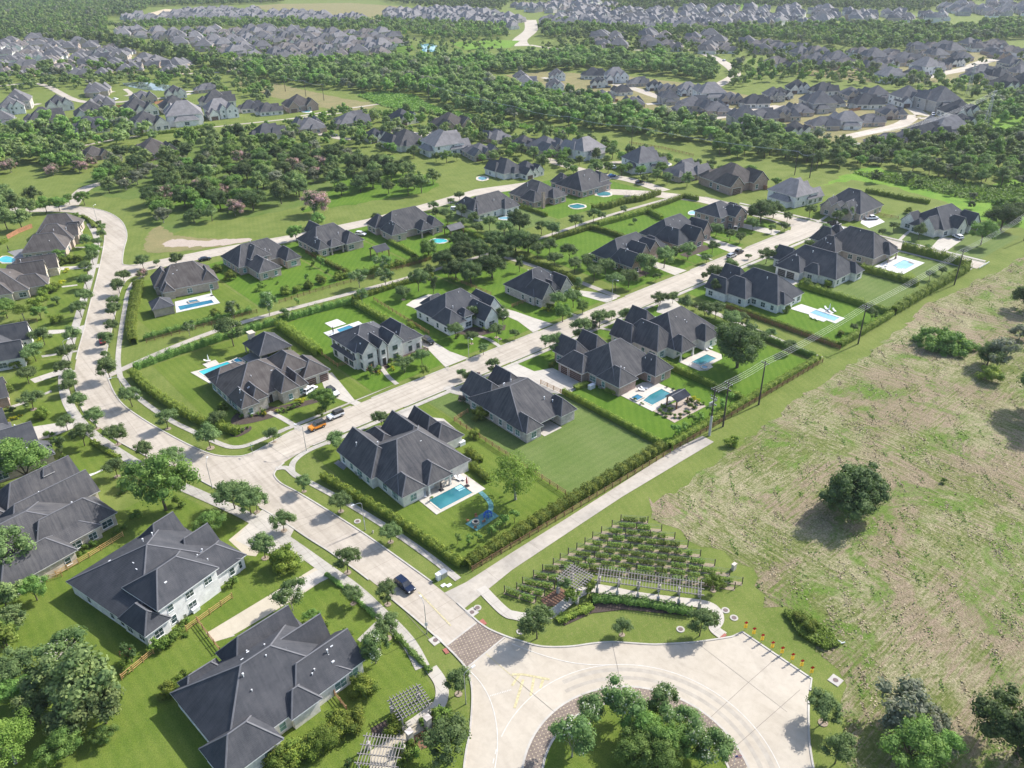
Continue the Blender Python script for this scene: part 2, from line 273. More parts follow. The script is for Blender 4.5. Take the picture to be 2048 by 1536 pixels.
leaf_mat('leaf_hedge', (0.09, 0.145, 0.02), (0.27, 0.31, 0.045), None, 0.2)
leaf_mat('leaf_boxwood', (0.08, 0.14, 0.02), (0.18, 0.25, 0.04), None, 0.15)
leaf_mat('leaf_straw', (0.26, 0.21, 0.12), (0.50, 0.44, 0.28), None, 0.1)
leaf_mat('leaf_vine', (0.095, 0.16, 0.025), (0.22, 0.29, 0.05))
leaf_mat('leaf_yellow', (0.32, 0.33, 0.02), (0.50, 0.45, 0.03))
# ------------------------------------------------------------------ mesh helpers
class MB:
    def __init__(s): s.v = []; s.f = []; s.m = []
    def add(s, vs, fs, mi=0):
        o = len(s.v); s.v += [tuple(v) for v in vs]; s.f += [tuple(i+o for i in f) for f in fs]; s.m += [mi]*len(fs)
    def box(s, x0, x1, y0, y1, z0, z1, mi=0, M=None):
        vs = [(x, y, z) for z in (z0, z1) for x, y in ((x0, y0), (x1, y0), (x1, y1), (x0, y1))]
        if M: vs = [M @ Vector(v) for v in vs]
        s.add(vs, [(3, 2, 1, 0), (4, 5, 6, 7), (0, 1, 5, 4), (1, 2, 6, 5), (2, 3, 7, 6), (3, 0, 4, 7)], mi)
    def bar(s, a, b, w=0.1, h=None, mi=0):
        a, b = Vector(a), Vector(b); d = b-a; L = d.length
        if L < 1e-6: return
        q = d.to_track_quat('X', 'Z').to_matrix().to_4x4(); h = h or w
        s.box(0, L, -w/2, w/2, -h/2, h/2, mi, Matrix.Translation(a) @ q)
    def tube(s, pts, r, n=6, mi=0, cap=True):
        pts = [Vector(p) for p in pts]; rr = r if isinstance(r, (list, tuple)) else [r]*len(pts); vs = []; fs = []
        for i, p in enumerate(pts):
            d = (pts[min(i+1, len(pts)-1)]-pts[max(i-1, 0)]).normalized(); q = d.to_track_quat('Z', 'Y')
            for k in range(n):
                a = 2*math.pi*k/n; vs.append(p+q @ Vector((math.cos(a)*rr[i], math.sin(a)*rr[i], 0)))
        for i in range(len(pts)-1):
            for k in range(n): fs.append((i*n+k, i*n+(k+1) % n, (i+1)*n+(k+1) % n, (i+1)*n+k))
        if cap: fs.append(tuple(range(n-1, -1, -1))); fs.append(tuple((len(pts)-1)*n+k for k in range(n)))
        s.add(vs, fs, mi)
    def poly(s, pts, z, mi=0, holes=()):
        rings = [[Vector((p[0], p[1], z)) for p in pts]]+[[Vector((p[0], p[1], z)) for p in h] for h in holes]
        flat = [v for r in rings for v in r]; tris = tessellate_polygon(rings); fs = []
        for t in tris:
            a, b, c = (flat[i] for i in t)
            fs.append(t if (b-a).cross(c-a).z > 0 else (t[0], t[2], t[1]))
        s.add(flat, fs, mi)
    def prism(s, pts, z0, z1, mi=0, ms=None, holes=()):
        s.poly(pts, z1, mi, holes)
        for ring in [pts, *holes]:
            n = len(ring); ar = sum(ring[i][0]*ring[(i+1) % n][1]-ring[(i+1) % n][0]*ring[i][1] for i in range(n))
            rg = ring if ar > 0 else ring[::-1]
            if ring is not pts: rg = rg[::-1]
            s.add([(p[0], p[1], z) for z in (z0, z1) for p in rg], [(i, (i+1) % n, n+(i+1) % n, n+i) for i in range(n)], mi if ms is None else ms)
    def build(s, name, mats, parent=None, smooth=False, loc=None):
        me = bpy.data.meshes.new(name); me.from_pydata(s.v, [], s.f)
        for m in (mats if isinstance(mats, (list, tuple)) else [mats]): me.materials.append(MATS[m])
        if any(s.m): me.polygons.foreach_set('material_index', s.m)
        if smooth: me.polygons.foreach_set('use_smooth', [True]*len(s.f))
        me.update()
        o = bpy.data.objects.new(name, me); COL.objects.link(o)
        if parent: o.parent = parent
        if loc: o.location = loc
        return o
def tag(o, label=None, cat=None, group=None, kind=None):
    for k, v in (('label', label), ('category', cat), ('group', group), ('kind', kind)):
        if v: o[k] = v
    return o
def empty(name, loc=(0, 0, 0), rz=0.0):
    o = bpy.data.objects.new(name, None); COL.objects.link(o); o.location = loc; o.rotation_euler = (0, 0, rz); o.empty_display_size = 0.5; return o
def inst(name, mesh, parent=None, loc=(0, 0, 0), rz=0.0, sc=None):
    o = bpy.data.objects.new(name, mesh); COL.objects.link(o); o.parent = parent; o.location = loc; o.rotation_euler = (0, 0, rz)
    if sc: o.scale = sc if isinstance(sc, tuple) else (sc, sc, sc)
    return o
def mesh_only(mb, name, mats, smooth=False):
    o = mb.build(name, mats, smooth=smooth); me = o.data; bpy.data.objects.remove(o); return me
def smooth_path(pts, n=6, closed=False):
    P = [Vector((p[0], p[1], 0)) for p in pts]; out = []; m = len(P)
    for i in range(m if closed else m-1):
        if closed: p0, p1, p2, p3 = P[(i-1) % m], P[i], P[(i+1) % m], P[(i+2) % m]
        else: p0, p1, p2, p3 = P[max(i-1, 0)], P[i], P[i+1], P[min(i+2, m-1)]
        for k in range(n):
            t = k/n; out.append(0.5*((2*p1)+(-p0+p2)*t+(2*p0-5*p1+4*p2-p3)*t*t+(-p0+3*p1-3*p2+p3)*t**3))
    if not closed: out.append(P[-1])
    return [(v.x, v.y) for v in out]
def strip(path, a, b):
    """polygon lying between offsets a and b (to the left of travel) of a polyline"""
    n = len(path); L = []; Rr = []
    for i in range(n):
        p0 = Vector(path[max(i-1, 0)][:2]); p1 = Vector(path[min(i+1, n-1)][:2]); d = (p1-p0).normalized(); nn = Vector((-d.y, d.x)); p = Vector(path[i][:2])
        L.append(p+nn*a); Rr.append(p+nn*b)
    return L, Rr
def ribbon(name, path, a, b, z0, z1, mat, kind='structure', parent=None):
    L, Rr = strip(path, a, b); mb = MB(); n = len(path)
    vs = [(p.x, p.y, z) for z in (z0, z1) for q in (L, Rr) for p in q]
    fs = []
    for i in range(n-1):
        fs += [(2*n+i+1, 2*n+i, 3*n+i, 3*n+i+1)]
        if z1 > z0: fs += [(i, i+1, 2*n+i+1, 2*n+i), (n+i+1, n+i, 3*n+i, 3*n+i+1)]
    mb.add(vs, fs)
    # make tops face up
    o = mb.build(name, mat, parent)
    if o.data.polygons[0].normal.z < 0: o.data.flip_normals()
    if kind: o['kind'] = kind
    return o
_zc = [0]
def sheet(name, pts, z, mat, kind='structure', holes=()):
    _zc[0] += 1; z += 0.0012*(_zc[0] % 11) if z > 0 else 0      # no two sheets share a plane
    mb = MB(); mb.poly(pts, z, 0, holes); o = mb.build(name, mat); o['kind'] = kind; return o
def slab(name, pts, z0, z1, mat, kind='structure', holes=()):
    mb = MB(); mb.prism(pts, z0, z1, 0, None, holes); o = mb.build(name, mat); o['kind'] = kind; return o
def rect(x0, x1, y0, y1): return [(x0, y0), (x1, y0), (x1, y1), (x0, y1)]
def rough(pts, amp=1.5, step=3.0, seed=1):
    rg = random.Random(seed); out = []
    for a, b in zip(pts, pts[1:]+pts[:1]):
        n = max(1, min(60, int(math.dist(a, b)/step)))
        for k in range(n): out.append((a[0]+(b[0]-a[0])*k/n+rg.uniform(-amp, amp), a[1]+(b[1]-a[1])*k/n+rg.uniform(-amp, amp)))
    return out
def inside(p, poly):
    x, y = p[0], p[1]; c = False; n = len(poly); j = n-1
    for i in range(n):
        xi, yi = poly[i][:2]; xj, yj = poly[j][:2]
        if (yi > y) != (yj > y) and x < (xj-xi)*(y-yi)/(yj-yi)+xi: c = not c
        j = i
    return c
# ================================================================== GROUND
Zg, Zl, Zp, Zr, Zd, Zw = 0.0, 0.02, 0.03, 0.045, 0.065, 0.085
o = sheet('ground', [(-3500, -400), (3500, -1200), (4500, 6000), (-3500, 6000)], 0.0, 'ground_grass')
def gp(*pts): return [G(*p) for p in pts]
# large areas -------------------------------------------------------
field = GT(1024, 768, (1075, 940), (1290, 880), (1480, 730), (1760, 520), (2048, 330)) + gp((1600, 795), (1680, 742), (1740, 705), (1800, 660), (1850, 610), (1905, 585), (1990, 545), (2070, 500), (2400, 480)) + [(420, -150), (90, -60), (70, 10)] + GT(1536, 1152, (640, 1536), (600, 1100), (560, 900), (560, 760), (420, 620), (260, 470), (150, 350), (120, 260)) + GT(1024, 768, (2048, 1770), (1900, 1500), (1700, 1370), (1400, 1240), (1200, 1130))
_fr = random.Random(2); _f2 = []
for _a, _b in zip(field, field[1:]+field[:1]):
    _n = max(1, int(math.dist(_a, _b)/2.2)) if max(_a[0], _b[0]) < 430 else 1
    for _k in range(_n): _f2.append((_a[0]+(_b[0]-_a[0])*_k/_n+_fr.uniform(-1.8, 1.8), _a[1]+(_b[1]-_a[1])*_k/_n+_fr.uniform(-.9, .9)))
field = _f2
sheet('field', field, Zl, 'mown_field')
# mown strip beside the hedge, wild ground beyond the last street
sheet('meadow', rough(gp((1640, 372), (1700, 360), (1780, 372), (1880, 400), (1960, 440), (2060, 460), (2200, 440), (2300, 360), (2048, 300), (1980, 380), (1900, 370), (1800, 350), (1740, 330)), 1.6, 3.5), Zl, 'meadow')
sheet('meadow', rough(gp((1985, 215), (2048, 222), (2200, 240), (2250, 300), (2048, 262), (1985, 262), (1960, 300), (1925, 290), (1955, 235)), 1.6, 3.5), Zl, 'meadow')
sheet('meadow', rough(gp((715, 190), (760, 182), (830, 190), (850, 205), (880, 215), (855, 222), (780, 214), (765, 200)), 1.6, 3.5), Zl+.02, 'meadow')
sheet('meadow', rough(gp((470, 152), (520, 160), (600, 178), (675, 195), (740, 205), (755, 215), (700, 222), (620, 212), (540, 192), (480, 172)), 1.6, 3.5), Zl, 'dry_grass')
sheet('meadow', rough(gp((215, 90), (300, 108), (350, 122), (350, 128), (300, 120), (250, 112), (225, 100)), 1.6, 3.5), Zl, 'dry_grass')
sheet('field', rough(gp((560, 8), (700, 6), (790, 12), (870, 22), (860, 36), (770, 42), (700, 36), (600, 28), (540, 22), (500, 12)), 1.6, 3.5), 0.12, 'dry_grass')
sheet('bare_ground', rough(gp((285, 30), (330, 18), (385, 22), (395, 34), (340, 42), (300, 45)), 1.6, 3.5), 0.15, 'construction_soil')
sheet('bare_ground', rough(gp((540, 24), (620, 30), (700, 36), (750, 42), (700, 44), (560, 36)), 1.6, 3.5), 0.2, 'construction_soil')
sheet('meadow', rough(gp((1220, 8), (1260, 7), (1310, 15), (1230, 16)), 1.6, 3.5), 0.15, 'meadow')
sheet('meadow', rough(gp((1460, 4), (1560, -6), (1540, 8), (1500, 20), (1455, 16)), 1.6, 3.5), 0.15, 'meadow')
sheet('meadow', rough(gp((900, 85), (990, 80), (1040, 82), (1020, 96), (930, 100)), 1.6, 3.5), 0.15, 'meadow')
sheet('meadow', rough(gp((760, 105), (820, 84), (830, 100), (790, 112)), 1.6, 3.5), 0.15, 'lawn_bright')
for nm, P in (('forest_floor', [(150, 370), (330, 290), (420, 270), (520, 280), (640, 300), (720, 320), (690, 345), (700, 372), (620, 408), (560, 425), (440, 440), (330, 470), (300, 450), (310, 420), (280, 395), (240, 400)]),):
    sheet(nm, rough(gp(*P), 2, 4), Zl, 'forest_floor')
sheet('park_lawn', rough(gp((640, 400), (690, 350), (760, 345), (860, 350), (880, 372), (840, 388), (760, 400), (690, 412), (600, 425)), 1.6, 3.5), Zl+.012, 'lawn_bright')
sheet('park_lawn', rough(gp((350, 392), (420, 375), (470, 380), (470, 410), (400, 425), (350, 412)), 1.6, 3.5), Zl+.012, 'lawn_bright')
sheet('bare_ground', rough(smooth_path(gp((288, 500), (296, 470), (318, 452), (350, 470), (430, 478), (500, 478), (470, 488), (400, 498), (320, 505)), 3, True), .9, 1.5), Zl+.02, 'dry_grass')
sheet('bare_ground', rough(smooth_path(gp((330, 492), (345, 478), (400, 482), (500, 476), (480, 486), (400, 494)), 3, True), .9, 1.5, 4), Zl+.035, 'gravel')
# lawns of every lot (world metres) ----------------------------------
LAWNS = [(66, 101, 98, 155.6, 'lawn_mid'), (101.6, 131, 98, 155.6, 'lawn_soft'), (132, 164, 98, 155.6, 'lawn_bright'), (165.5, 198, 98, 155.6, 'lawn_bright'), (212, 245, 98, 155.6, 'lawn_bright'), (246, 275, 98, 155.6, 'lawn_soft'), (276, 305, 98, 154, 'lawn_soft'),
         (53, 92.6, 170.6, 229, 'lawn_mid'), (93.4, 120.5, 170.6, 229, 'lawn_bright'), (121, 157, 170.6, 231, 'lawn_bright'), (158, 186, 170.6, 232, 'lawn_bright'), (199, 236, 170.6, 231, 'lawn_bright'), (237, 268, 170.6, 231, 'lawn_bright'), (269, 299, 176, 230, 'lawn_bright'),
         (61, 95, 248, 300, 'lawn_mid'), (96, 128, 248, 300, 'lawn_bright'), (129, 158, 248, 300, 'lawn_bright'), (159, 200, 248, 300, 'lawn_bright'), (203, 236, 246, 300, 'lawn_soft'), (237, 262, 246, 298, 'lawn_bright'), (263, 299, 244, 296, 'lawn_bright'),
         (318, 352, 150, 198, 'lawn_mid'), (318, 356, 100, 147, 'lawn_soft')]
for x0, x1, y0, y1, m in LAWNS: sheet('lawn', rect(x0, x1, y0, y1), Zl+.01, m)
sheet('lawn', [(-70, 10), (44, 10), (46.5, 70), (48, 84), (48.4, 100), (47, 112), (45.4, 124), (43, 138), (38.5, 150), (34, 165), (0, 160), (-40, 150)], Zl+.008, 'lawn_mid')
sheet('lawn', gp((130, 1240), (280, 1330), (500, 1200), (640, 1130), (560, 1075), (470, 1050), (350, 1010), (200, 1060), (60, 1180)), Zl+.014, 'lawn_mid')
sheet('lawn', gp((90, 990), (240, 900), (210, 880), (130, 930), (60, 950)), Zl+.014, 'lawn_bright')
for q in ([(22, 182), (33, 180), (28, 225), (20, 232), (15, 226)], [(20, 233), (27, 233), (33, 252), (27, 258), (18, 248)], [(27, 258), (34, 254), (46, 284), (36, 290)], [(38, 290), (48, 286), (64, 330), (52, 335)], [(60, 335), (68, 336), (80, 380), (72, 390)], [(20, 358), (45, 340), (52, 372), (30, 380)]):
    sheet('lawn', q, Zl+.014, 'lawn_mid')
# roads ------------------------------------------------------------------
west = gp((893, 1291), (867, 1267), (812, 1219.5), (729.5, 1152), (664.5, 1105.5), (617, 1075.5), (572, 1045.5), (512, 1010)) + [(42.7, 157.3), (39.5, 169.5), (35.3, 181.4), (32.0, 194), (30.2, 206), (29.9, 216), (31.9, 230.2), (34.6, 241.7), (38.7, 253.2), (43.8, 266.4), (52.0, 288.3), (66.6, 326.8), (77.5, 357.5), (81.4, 371.9), (83, 389.0), (81.6, 402.0), (77.3, 414), (62, 428), (40, 436)]
east_low = gp((954.5, 1244.5), (927, 1219.5), (889.5, 1186), (844.5, 1152), (787, 1110.5), (719.5, 1063), (644.5, 1015.5), (594.5, 985.5), (562, 968), (548, 953), (549.5, 943), (562, 930), (579.5, 918)) + [(67.1, 157.8)]
east_up = [(67.1, 167.4), (58, 165.4), (54, 165.0), (51.3, 166.3), (47.7, 170.5), (45.0, 178), (42.1, 190.1), (40.2, 199.9), (38.9, 209.2), (38.8, 216.7), (39.8, 226.1), (42.0, 237.9), (45.7, 248.8), (50.7, 261.2), (56.9, 277.0), (63.2, 293), (67, 301), (70.5, 306), (75, 308)]
east_up2 = [(78, 318), (74.6, 322), (74.8, 326.2), (80, 341), (86.0, 356), (89.5, 368.4), (91.8, 382.5), (91.7, 397), (89.0, 409), (84, 419), (74, 431), (60, 440), (40, 448)]
W_ = smooth_path(west, 5); EL = smooth_path(east_low, 5); EU = smooth_path(east_up, 5); EU2 = smooth_path(east_up2, 5)
sheet('road', W_ + EU2[::-1] + EU[::-1] + EL[::-1], Zr, 'road_boulevard')
X_END = 315.0
crossw = [(306.5, 88), (306.8, 150), (307, 153)]
sheet('road', [(60, 158.0), (67, 158.0), (303, 158.0), (306, 156), (307.3, 152), (307.5, 97), (315.5, 97), (314.5, 150), (313.0, 175), (311, 200), (310, 222), (300, 246), (284, 268), (264, 286), (257, 281), (276, 262), (291, 243), (301.5, 220), (303, 200), (305, 182), (304.5, 175), (301, 170), (297, 167.8), (67, 167.8), (60, 166.5)], Zr+.006, 'road_concrete')
# street behind the second row
sheet('road', [(68, 304), (76, 310.5), (110, 306), (140, 300.5), (175, 296.5), (205, 297.5), (232, 300.5), (262, 291), (272, 299), (240, 309), (205, 306.5), (175, 305.5), (140, 309.5), (110, 315.5), (78, 320), (73, 322)], Zr+.006, 'road_concrete')
# street north of it through the trees, and roads of the far subdivisions
def road_px(pts, w, z=Zr+.03, mat='road_concrete', n=5):
    p = smooth_path(gp(*pts), n); L, Rr = strip(p, w/2, -w/2); return sheet('road', [tuple(v) for v in L]+[tuple(v) for v in Rr][::-1], z, mat)
road_px([(142, 412), (170, 378), (230, 360), (300, 336), (360, 326)], 7)
for P, w in ((((612, 262), (660, 272), (700, 278), (760, 268), (800, 262), (850, 272)), 6), (((850, 272), (905, 240), (940, 262)), 5), (((600, 232), (690, 218), (760, 208)), 3.5), (((160, 293), (250, 276), (420, 255), (560, 240), (700, 224)), 3.0),
             (((1090, 318), (1180, 345), (1260, 360), (1330, 382)), 7), (((1180, 345), (1230, 325), (1300, 330)), 5),
             (((1230, 168), (1270, 178), (1330, 198), (1400, 210), (1470, 220), (1550, 216), (1640, 204), (1700, 196)), 9), (((1400, 240), (1450, 232), (1500, 222), (1560, 212)), 9), (((1690, 275), (1740, 264), (1800, 250), (1830, 232), (1850, 236), (1820, 212)), 9),
             (((1835, 158), (1880, 148), (1930, 138), (1975, 122), (2060, 110)), 12), (((1432, 172), (1470, 150), (1455, 130), (1420, 112), (1390, 100)), 10), (((1045, 92), (1040, 80), (1062, 60), (1060, 40)), 18), (((1060, 90), (1120, 98), (1250, 100), (1390, 100)), 6), (((0, 172), (80, 168), (150, 200), (220, 205), (330, 196)), 6), (((0, 110), (120, 112), (250, 112)), 6), (((325, 150), (400, 146), (465, 140), (480, 110), (600, 78), (640, 80)), 7), (((600, 84), (680, 108), (760, 108)), 7), (((250, 178), (262, 188), (250, 192)), 4),
             (((500, 34), (600, 34), (700, 30), (790, 22), (900, 26)), 10)):
    road_px(P, w)
# trails
def trail(pts, w, z=Zw, mat='trail_concrete'):
    L, Rr = strip(smooth_path(pts, 5), w/2, -w/2); sheet('path', [tuple(v) for v in L]+[tuple(v) for v in Rr][::-1], z, mat)
trail([(40, 231), (60, 236.5), (80, 239.3), (98.7, 238.6), (122.2, 236.4), (148.8, 234.2), (160, 234)], 2.6)
trail([(160, 234), (185, 233.2), (211.8, 232.9), (243.1, 234), (266.9, 233.8), (300, 232.0)], 2.2)
trail([(205, 155.8), (205.5, 140), (203.5, 115), (202, 98)], 2.4); trail([(192, 169), (191.5, 200), (188, 232)], 2.4)
sheet('path', [G(889, 1186), G(927, 1219)] + GT(1024, 768, (0, 1490), (540, 1130), (880, 905), (1615, 465), (1520, 415), (1310, 520), (765, 868), (440, 1075), (0, 1350)) + [G(932, 1165)], Zw, 'trail_concrete')
# sidewalks --------------------------------------------------------------
def walk(pts, w=1.5, mat='walk_concrete', sm=5, z=Zw+.012): trail(pts, w, z, mat) if sm else None
walk([(71, 156.2), (95, 156.4), (200, 156.4), (300, 156.3)]); walk([(67, 169.4), (120, 169.2), (290, 169.8), (298, 172), (302, 178), (302.5, 198)])
walk([(317.5, 98), (316.5, 150), (315.5, 178), (313.6, 205)]); walk([(305.5, 98), (305, 130), (303.5, 155)])
walk([(56.4, 154.9), (58.5, 153.5), (58.8, 149), (60.2, 143), (62.6, 131), (64.8, 116.4), (66.0, 104), (66.3, 96)]); walk([(58.7, 151), (61, 154.6), (66, 156.6), (75, 156.3)])
walk([(43.4, 228), (43.2, 213), (45.3, 196), (47.6, 186), (51.0, 174), (53.4, 170), (57.5, 168.9), (67, 169.5)]); walk([(43.4, 228), (46.5, 240), (52.5, 257), (60.5, 278), (66, 292), (71, 301), (76, 305)])
walk([(48.6, 83), (50.0, 90), (50.0, 100), (49.6, 108), (48.2, 117), (46.2, 130), (43.5, 143), (39.0, 157), (36, 166), (32.6, 178), (29.8, 191), (27.9, 203), (27.4, 215), (28.3, 227), (31, 240), (35.5, 253), (42.3, 271), (50.5, 292), (62, 322), (72, 350), (77, 368), (80, 388)], 2.6)
# roundabout ---------------------------------------------------------------
RC = Vector((60.3, 44.3))
def rad(px, py): return (Vector(G(px, py))-RC).length
def circ(r, a0=0, a1=360, n=72): return [(RC.x+r*math.cos(R(a0+(a1-a0)*i/n)), RC.y+r*math.sin(R(a0+(a1-a0)*i/n))) for i in range(n+1)]
RW = smooth_path(gp((893, 1291), (915, 1313), (934.5, 1337), (944, 1365), (946.5, 1402), (942, 1464), (935, 1500), (930, 1545), (935, 1600), (945, 1680)), 4)
RE = smooth_path(GT(512, 1152, (1770, 370), (1860, 430), (2000, 490)) + GT(1024, 1152, (60, 525), (180, 560), (300, 575), (480, 570), (640, 548), (800, 535), (960, 545), (1140, 555), (1300, 548), (1480, 535), (1690, 505)), 4) + GT(1024, 1152, (1765, 492), (1838, 452)) + GT(1536, 1152, (345, 828), (328, 915))
RE2 = smooth_path(GT(1536, 1152, (318, 985), (316, 1120), (320, 1300), (335, 1420), (360, 1560), (400, 1700)), 4)
sheet('road', RW + [(40, 10), (75, 5)] + RE2[::-1] + RE[::-1], Zr+.012, 'roundabout_concrete')
r_out, r_in = rad(1241.5, 1375), rad(1239, 1403)
sheet('paver_ring', circ(r_out)[:-1], Zr+.022, 'paver'); 
sheet('island_lawn', circ(r_in-.3)[:-1], Zr+.06, 'lawn_mid')
def band(name, r0, r1, a0, a1, z, mat, z0=None):
    mb = MB(); A = circ(r0, a0, a1); B = circ(r1, a0, a1); n = len(A)
    mb.add([(x, y, z) for x, y in A+B], [(i, n+i, n+i+1, i+1) for i in range(n-1)])
    if z0 is not None: mb.add([(x, y, q) for q in (z0, z) for x, y in B], [(i+1, i, n+i, n+i+1) for i in range(n-1)])
    ob = mb.build(name, mat); ob['kind'] = 'structure'
    if ob.data.polygons[0].normal.z < 0: ob.data.flip_normals()
    return ob
band('curb', r_in-.3, r_in+.05, 0, 360, .17, 'curb_concrete', .03); band('curb', r_out-.02, r_out+.35, 0, 360, Zr+.030, 'curb_concrete')
r_line = rad(1239, 1329.5)
band('road_marking', r_line-.07, r_line+.07, -60, 118, Zr+.030, 'line_white')
for k in range(9): band('road_marking', r_line-.09, r_line+.09, 124+k*4.2, 126.3+k*4.2, Zr+.030, 'line_white')
band('tyre_marks', r_out+1.6, r_out+2.3, -40, 80, Zr+.018, 'tyre_stain'); band('tyre_marks', r_out+3.3, r_out+4.1, -35, 78, Zr+.018, 'tyre_stain')
sheet('paver_crossing', gp((893, 1291), (934.5, 1335), (1012, 1276), (954.5, 1246)), Zr+.024, 'paver')
def pline(pts, w, mat, z=Zr+.03, name='road_marking', sm=1):
    p = smooth_path(pts, sm) if sm > 1 else pts
    L, Rr = strip(p, w/2, -w/2); return sheet(name, [tuple(v) for v in L]+[tuple(v) for v in Rr][::-1], z, mat)
pline(GT(512, 1152, (1530, 555), (1760, 378)), .35, 'curb_concrete', Zr+.028, 'curb'); pline(GT(512, 1152, (1685, 738), (1990, 490)), .3, 'curb_concrete', Zr+.028, 'curb')
pline(GT(512, 1152, (1700, 750), (1800, 860), (1880, 1010), (1925, 1200), (1930, 1400), (1900, 1600)), .16, 'line_white', sm=5)
pline(GT(1024, 1152, (0, 545), (230, 630), (450, 690), (640, 712), (800, 712)), .16, 'line_white', sm=5)
for a, b in (((1860, 965), (2048, 910)),):
    A, B = GT(512, 1152, a, b); d = (Vector(B)-Vector(A)); n = 14
    for k in range(n):
        p = Vector(A)+d*(k/n); pline([tuple(p), tuple(p+d*0.5/n)], .28, 'line_white')
pline(GT(512, 1152, (1830, 615), (2150, 890)), .14, 'line_yellow')
for P in (((0, 880), (60, 790)), ((20, 1060), (90, 830)), ((150, 960), (175, 820)), ((225, 900), (250, 830)), ((90, 790), (300, 830)), ((0, 790), (90, 790))): pline(GT(1024, 1152, *P), .45, 'line_yellow')
pline(GT(512, 1152, (1300, 130), (1560, 400)), .3, 'line_yellow')
for P in (((0, 805), (340, 1090)), ((800, 540), (840, 712), (872, 892)), ((1490, 545), (1900, 860), (2200, 1090)), ((1580, 1140), (1900, 845), (2180, 600))): pline(GT(1024, 1152, *P), .07, 'joint_dark', Zr+.026, 'road_joint')
pline(gp((1600, 1380), (1475, 1490)), .07, 'joint_dark', Zr+.026, 'road_joint')
# joints of the boulevard
for P in (((1200, 300), (1420, 540)),): pline(GT(512, 1152, *P), .07, 'joint_dark', Zr+.026, 'road_joint')
for P in (((300, 1100), (560, 1020)), ((560, 1310), (850, 1180)), ((110, 500), (260, 600))): pline(GT(512, 768, *P), .07, 'joint_dark', Zr+.026, 'road_joint')
# curbs -------------------------------------------------------------------
def curb(path, side=1): return ribbon('curb', path, 0.0, 0.32*side, Zr-.03, 0.16, 'curb_concrete')
def cut(path, gaps):
    out = []; cur = []
    for p in path:
        if any(abs(p[0]-g[0]) < g[2] and abs(p[1]-g[1]) < g[2] for g in gaps):
            if len(cur) > 1: out.append(cur)
            cur = []
        else: cur.append(p)
    if len(cur) > 1: out.append(cur)
    return out
for c_ in cut(EL[:-8], [(62.2, 95, 3.4)]): curb(c_, -1)
for c_ in cut(EU, []): curb(c_, -1)
curb(EU2, -1)
for c_ in cut(smooth_path(west, 8), [(53.4, 104.5, 3.0), (47.5, 124, 2.4), (45, 147, 2.6), (31, 222, 2), (30, 200, 2.2), (35, 245, 2.5)]): curb(c_, 1)
curb(RE, 1); curb(RW, -1); curb(RE2, 1)
DRV_S = [92, 129.8, 203, 240, 262, 283]; DRV_N = [88, 121, 156.5, 191, 227, 262, 290]
def dash(y, x0, x1, gaps, side):
    xs = [x0]+[v for g in gaps for v in (g-3.2, g+3.2)]+[x1]
    for a, b in zip(xs[::2], xs[1::2]):
        if b > a+1: curb([(a, y), (b, y)], side)
dash(158.0, 68, 300, DRV_S, -1); dash(167.8, 68, 296, DRV_N, 1)
curb([(315.5, 97), (314.5, 150), (313.0, 175), (311, 200), (310, 222)], -1); curb([(307.5, 98), (307.3, 150), (306.3, 155), (303, 158)], 1)
# driveways and front walks (photo survey) -----------------------------------
def drive(pts, mat='drive_concrete', z=Zd): sheet('driveway', pts, z, mat)
drive(gp((669, 795), (712, 812), (722, 805), (709, 800), (664, 745), (640, 752), (648, 775)))                     # two-door garage on the corner lot
drive([(117, 168.6), (125.5, 168.6), (124, 176), (124.5, 187), (120.5, 190), (119.8, 181)])
drive([(151.5, 168.5), (160.5, 168.5), (159, 176), (158, 184), (156, 192), (153, 192), (153.5, 178)])
drive([(185.5, 168.6), (191, 168.6), (190, 176), (184.5, 186), (182.5, 184)]); drive([(222, 168.6), (229, 168.6), (227.5, 182), (223, 182)])
drive([(256.5, 168.6), (264, 168.6), (265, 184), (268, 188), (264, 196), (259, 184)]); drive([(286, 168.6), (293, 170), (290, 186), (285, 184)])
drive([(91.2, 157.2), (97.2, 157.2), (97.4, 149), (99.6, 146), (99, 140), (96.6, 140), (96, 144), (91, 147)]); drive([(126.5, 157.2), (133.8, 157.2), (134.5, 149), (139.8, 147), (139.8, 134), (131.8, 133), (129, 138), (126, 149)])
drive([(203-3, 157.2), (203+2.4, 157.2), (202, 150), (199, 147), (193, 147), (192, 152)]); drive([(237, 157.2), (243, 157.2), (242, 150), (249.3, 145), (249.3, 134), (243, 134), (238, 146)])
drive([(262, 157.2), (268, 157.2), (272, 146), (277, 141), (277, 132), (271, 134), (264, 148)]); drive(GT(1536, 384, (740, 250), (810, 290), (935, 240), (860, 190), (760, 190)) , 'deck_white'); drive(GT(1536, 384, (1300, 450), (1420, 480), (1560, 380), (1380, 360)))
drive(GT(0, 1152, (1650, 460), (1715, 530), (1850, 485), (2100, 340), (2400, 160), (2700, -40), (2560, -90)), 'drive_tan'); drive(GT(0, 1152, (1648, 458), (1712, 530), (1880, 480), (1780, 390)), 'drive_concrete', Zd+.01)
drive(GT(512, 1152, (120, 150), (200, 210), (660, -20), (560, -60), (480, -40)), 'drive_concrete', Zd+.012)
drive(GT(0, 768, (1830, 1250), (1960, 1370), (2048, 1380), (2200, 1160), (2048, 1070)) , 'drive_tan'); drive(gp((560, 1115), (500, 1095), (470, 1080), (512, 1030), (527, 1018), (590, 1056)), 'drive_concrete', Zd+.01)
drive(GT(0, 768, (160, 380), (250, 345), (480, 310), (620, 240), (720, 330), (600, 350), (430, 420), (200, 480)), 'drive_concrete'); drive(GT(0, 768, (440, 850), (650, 740), (760, 710), (870, 660), (850, 680), (600, 800), (460, 880)), 'deck_white')
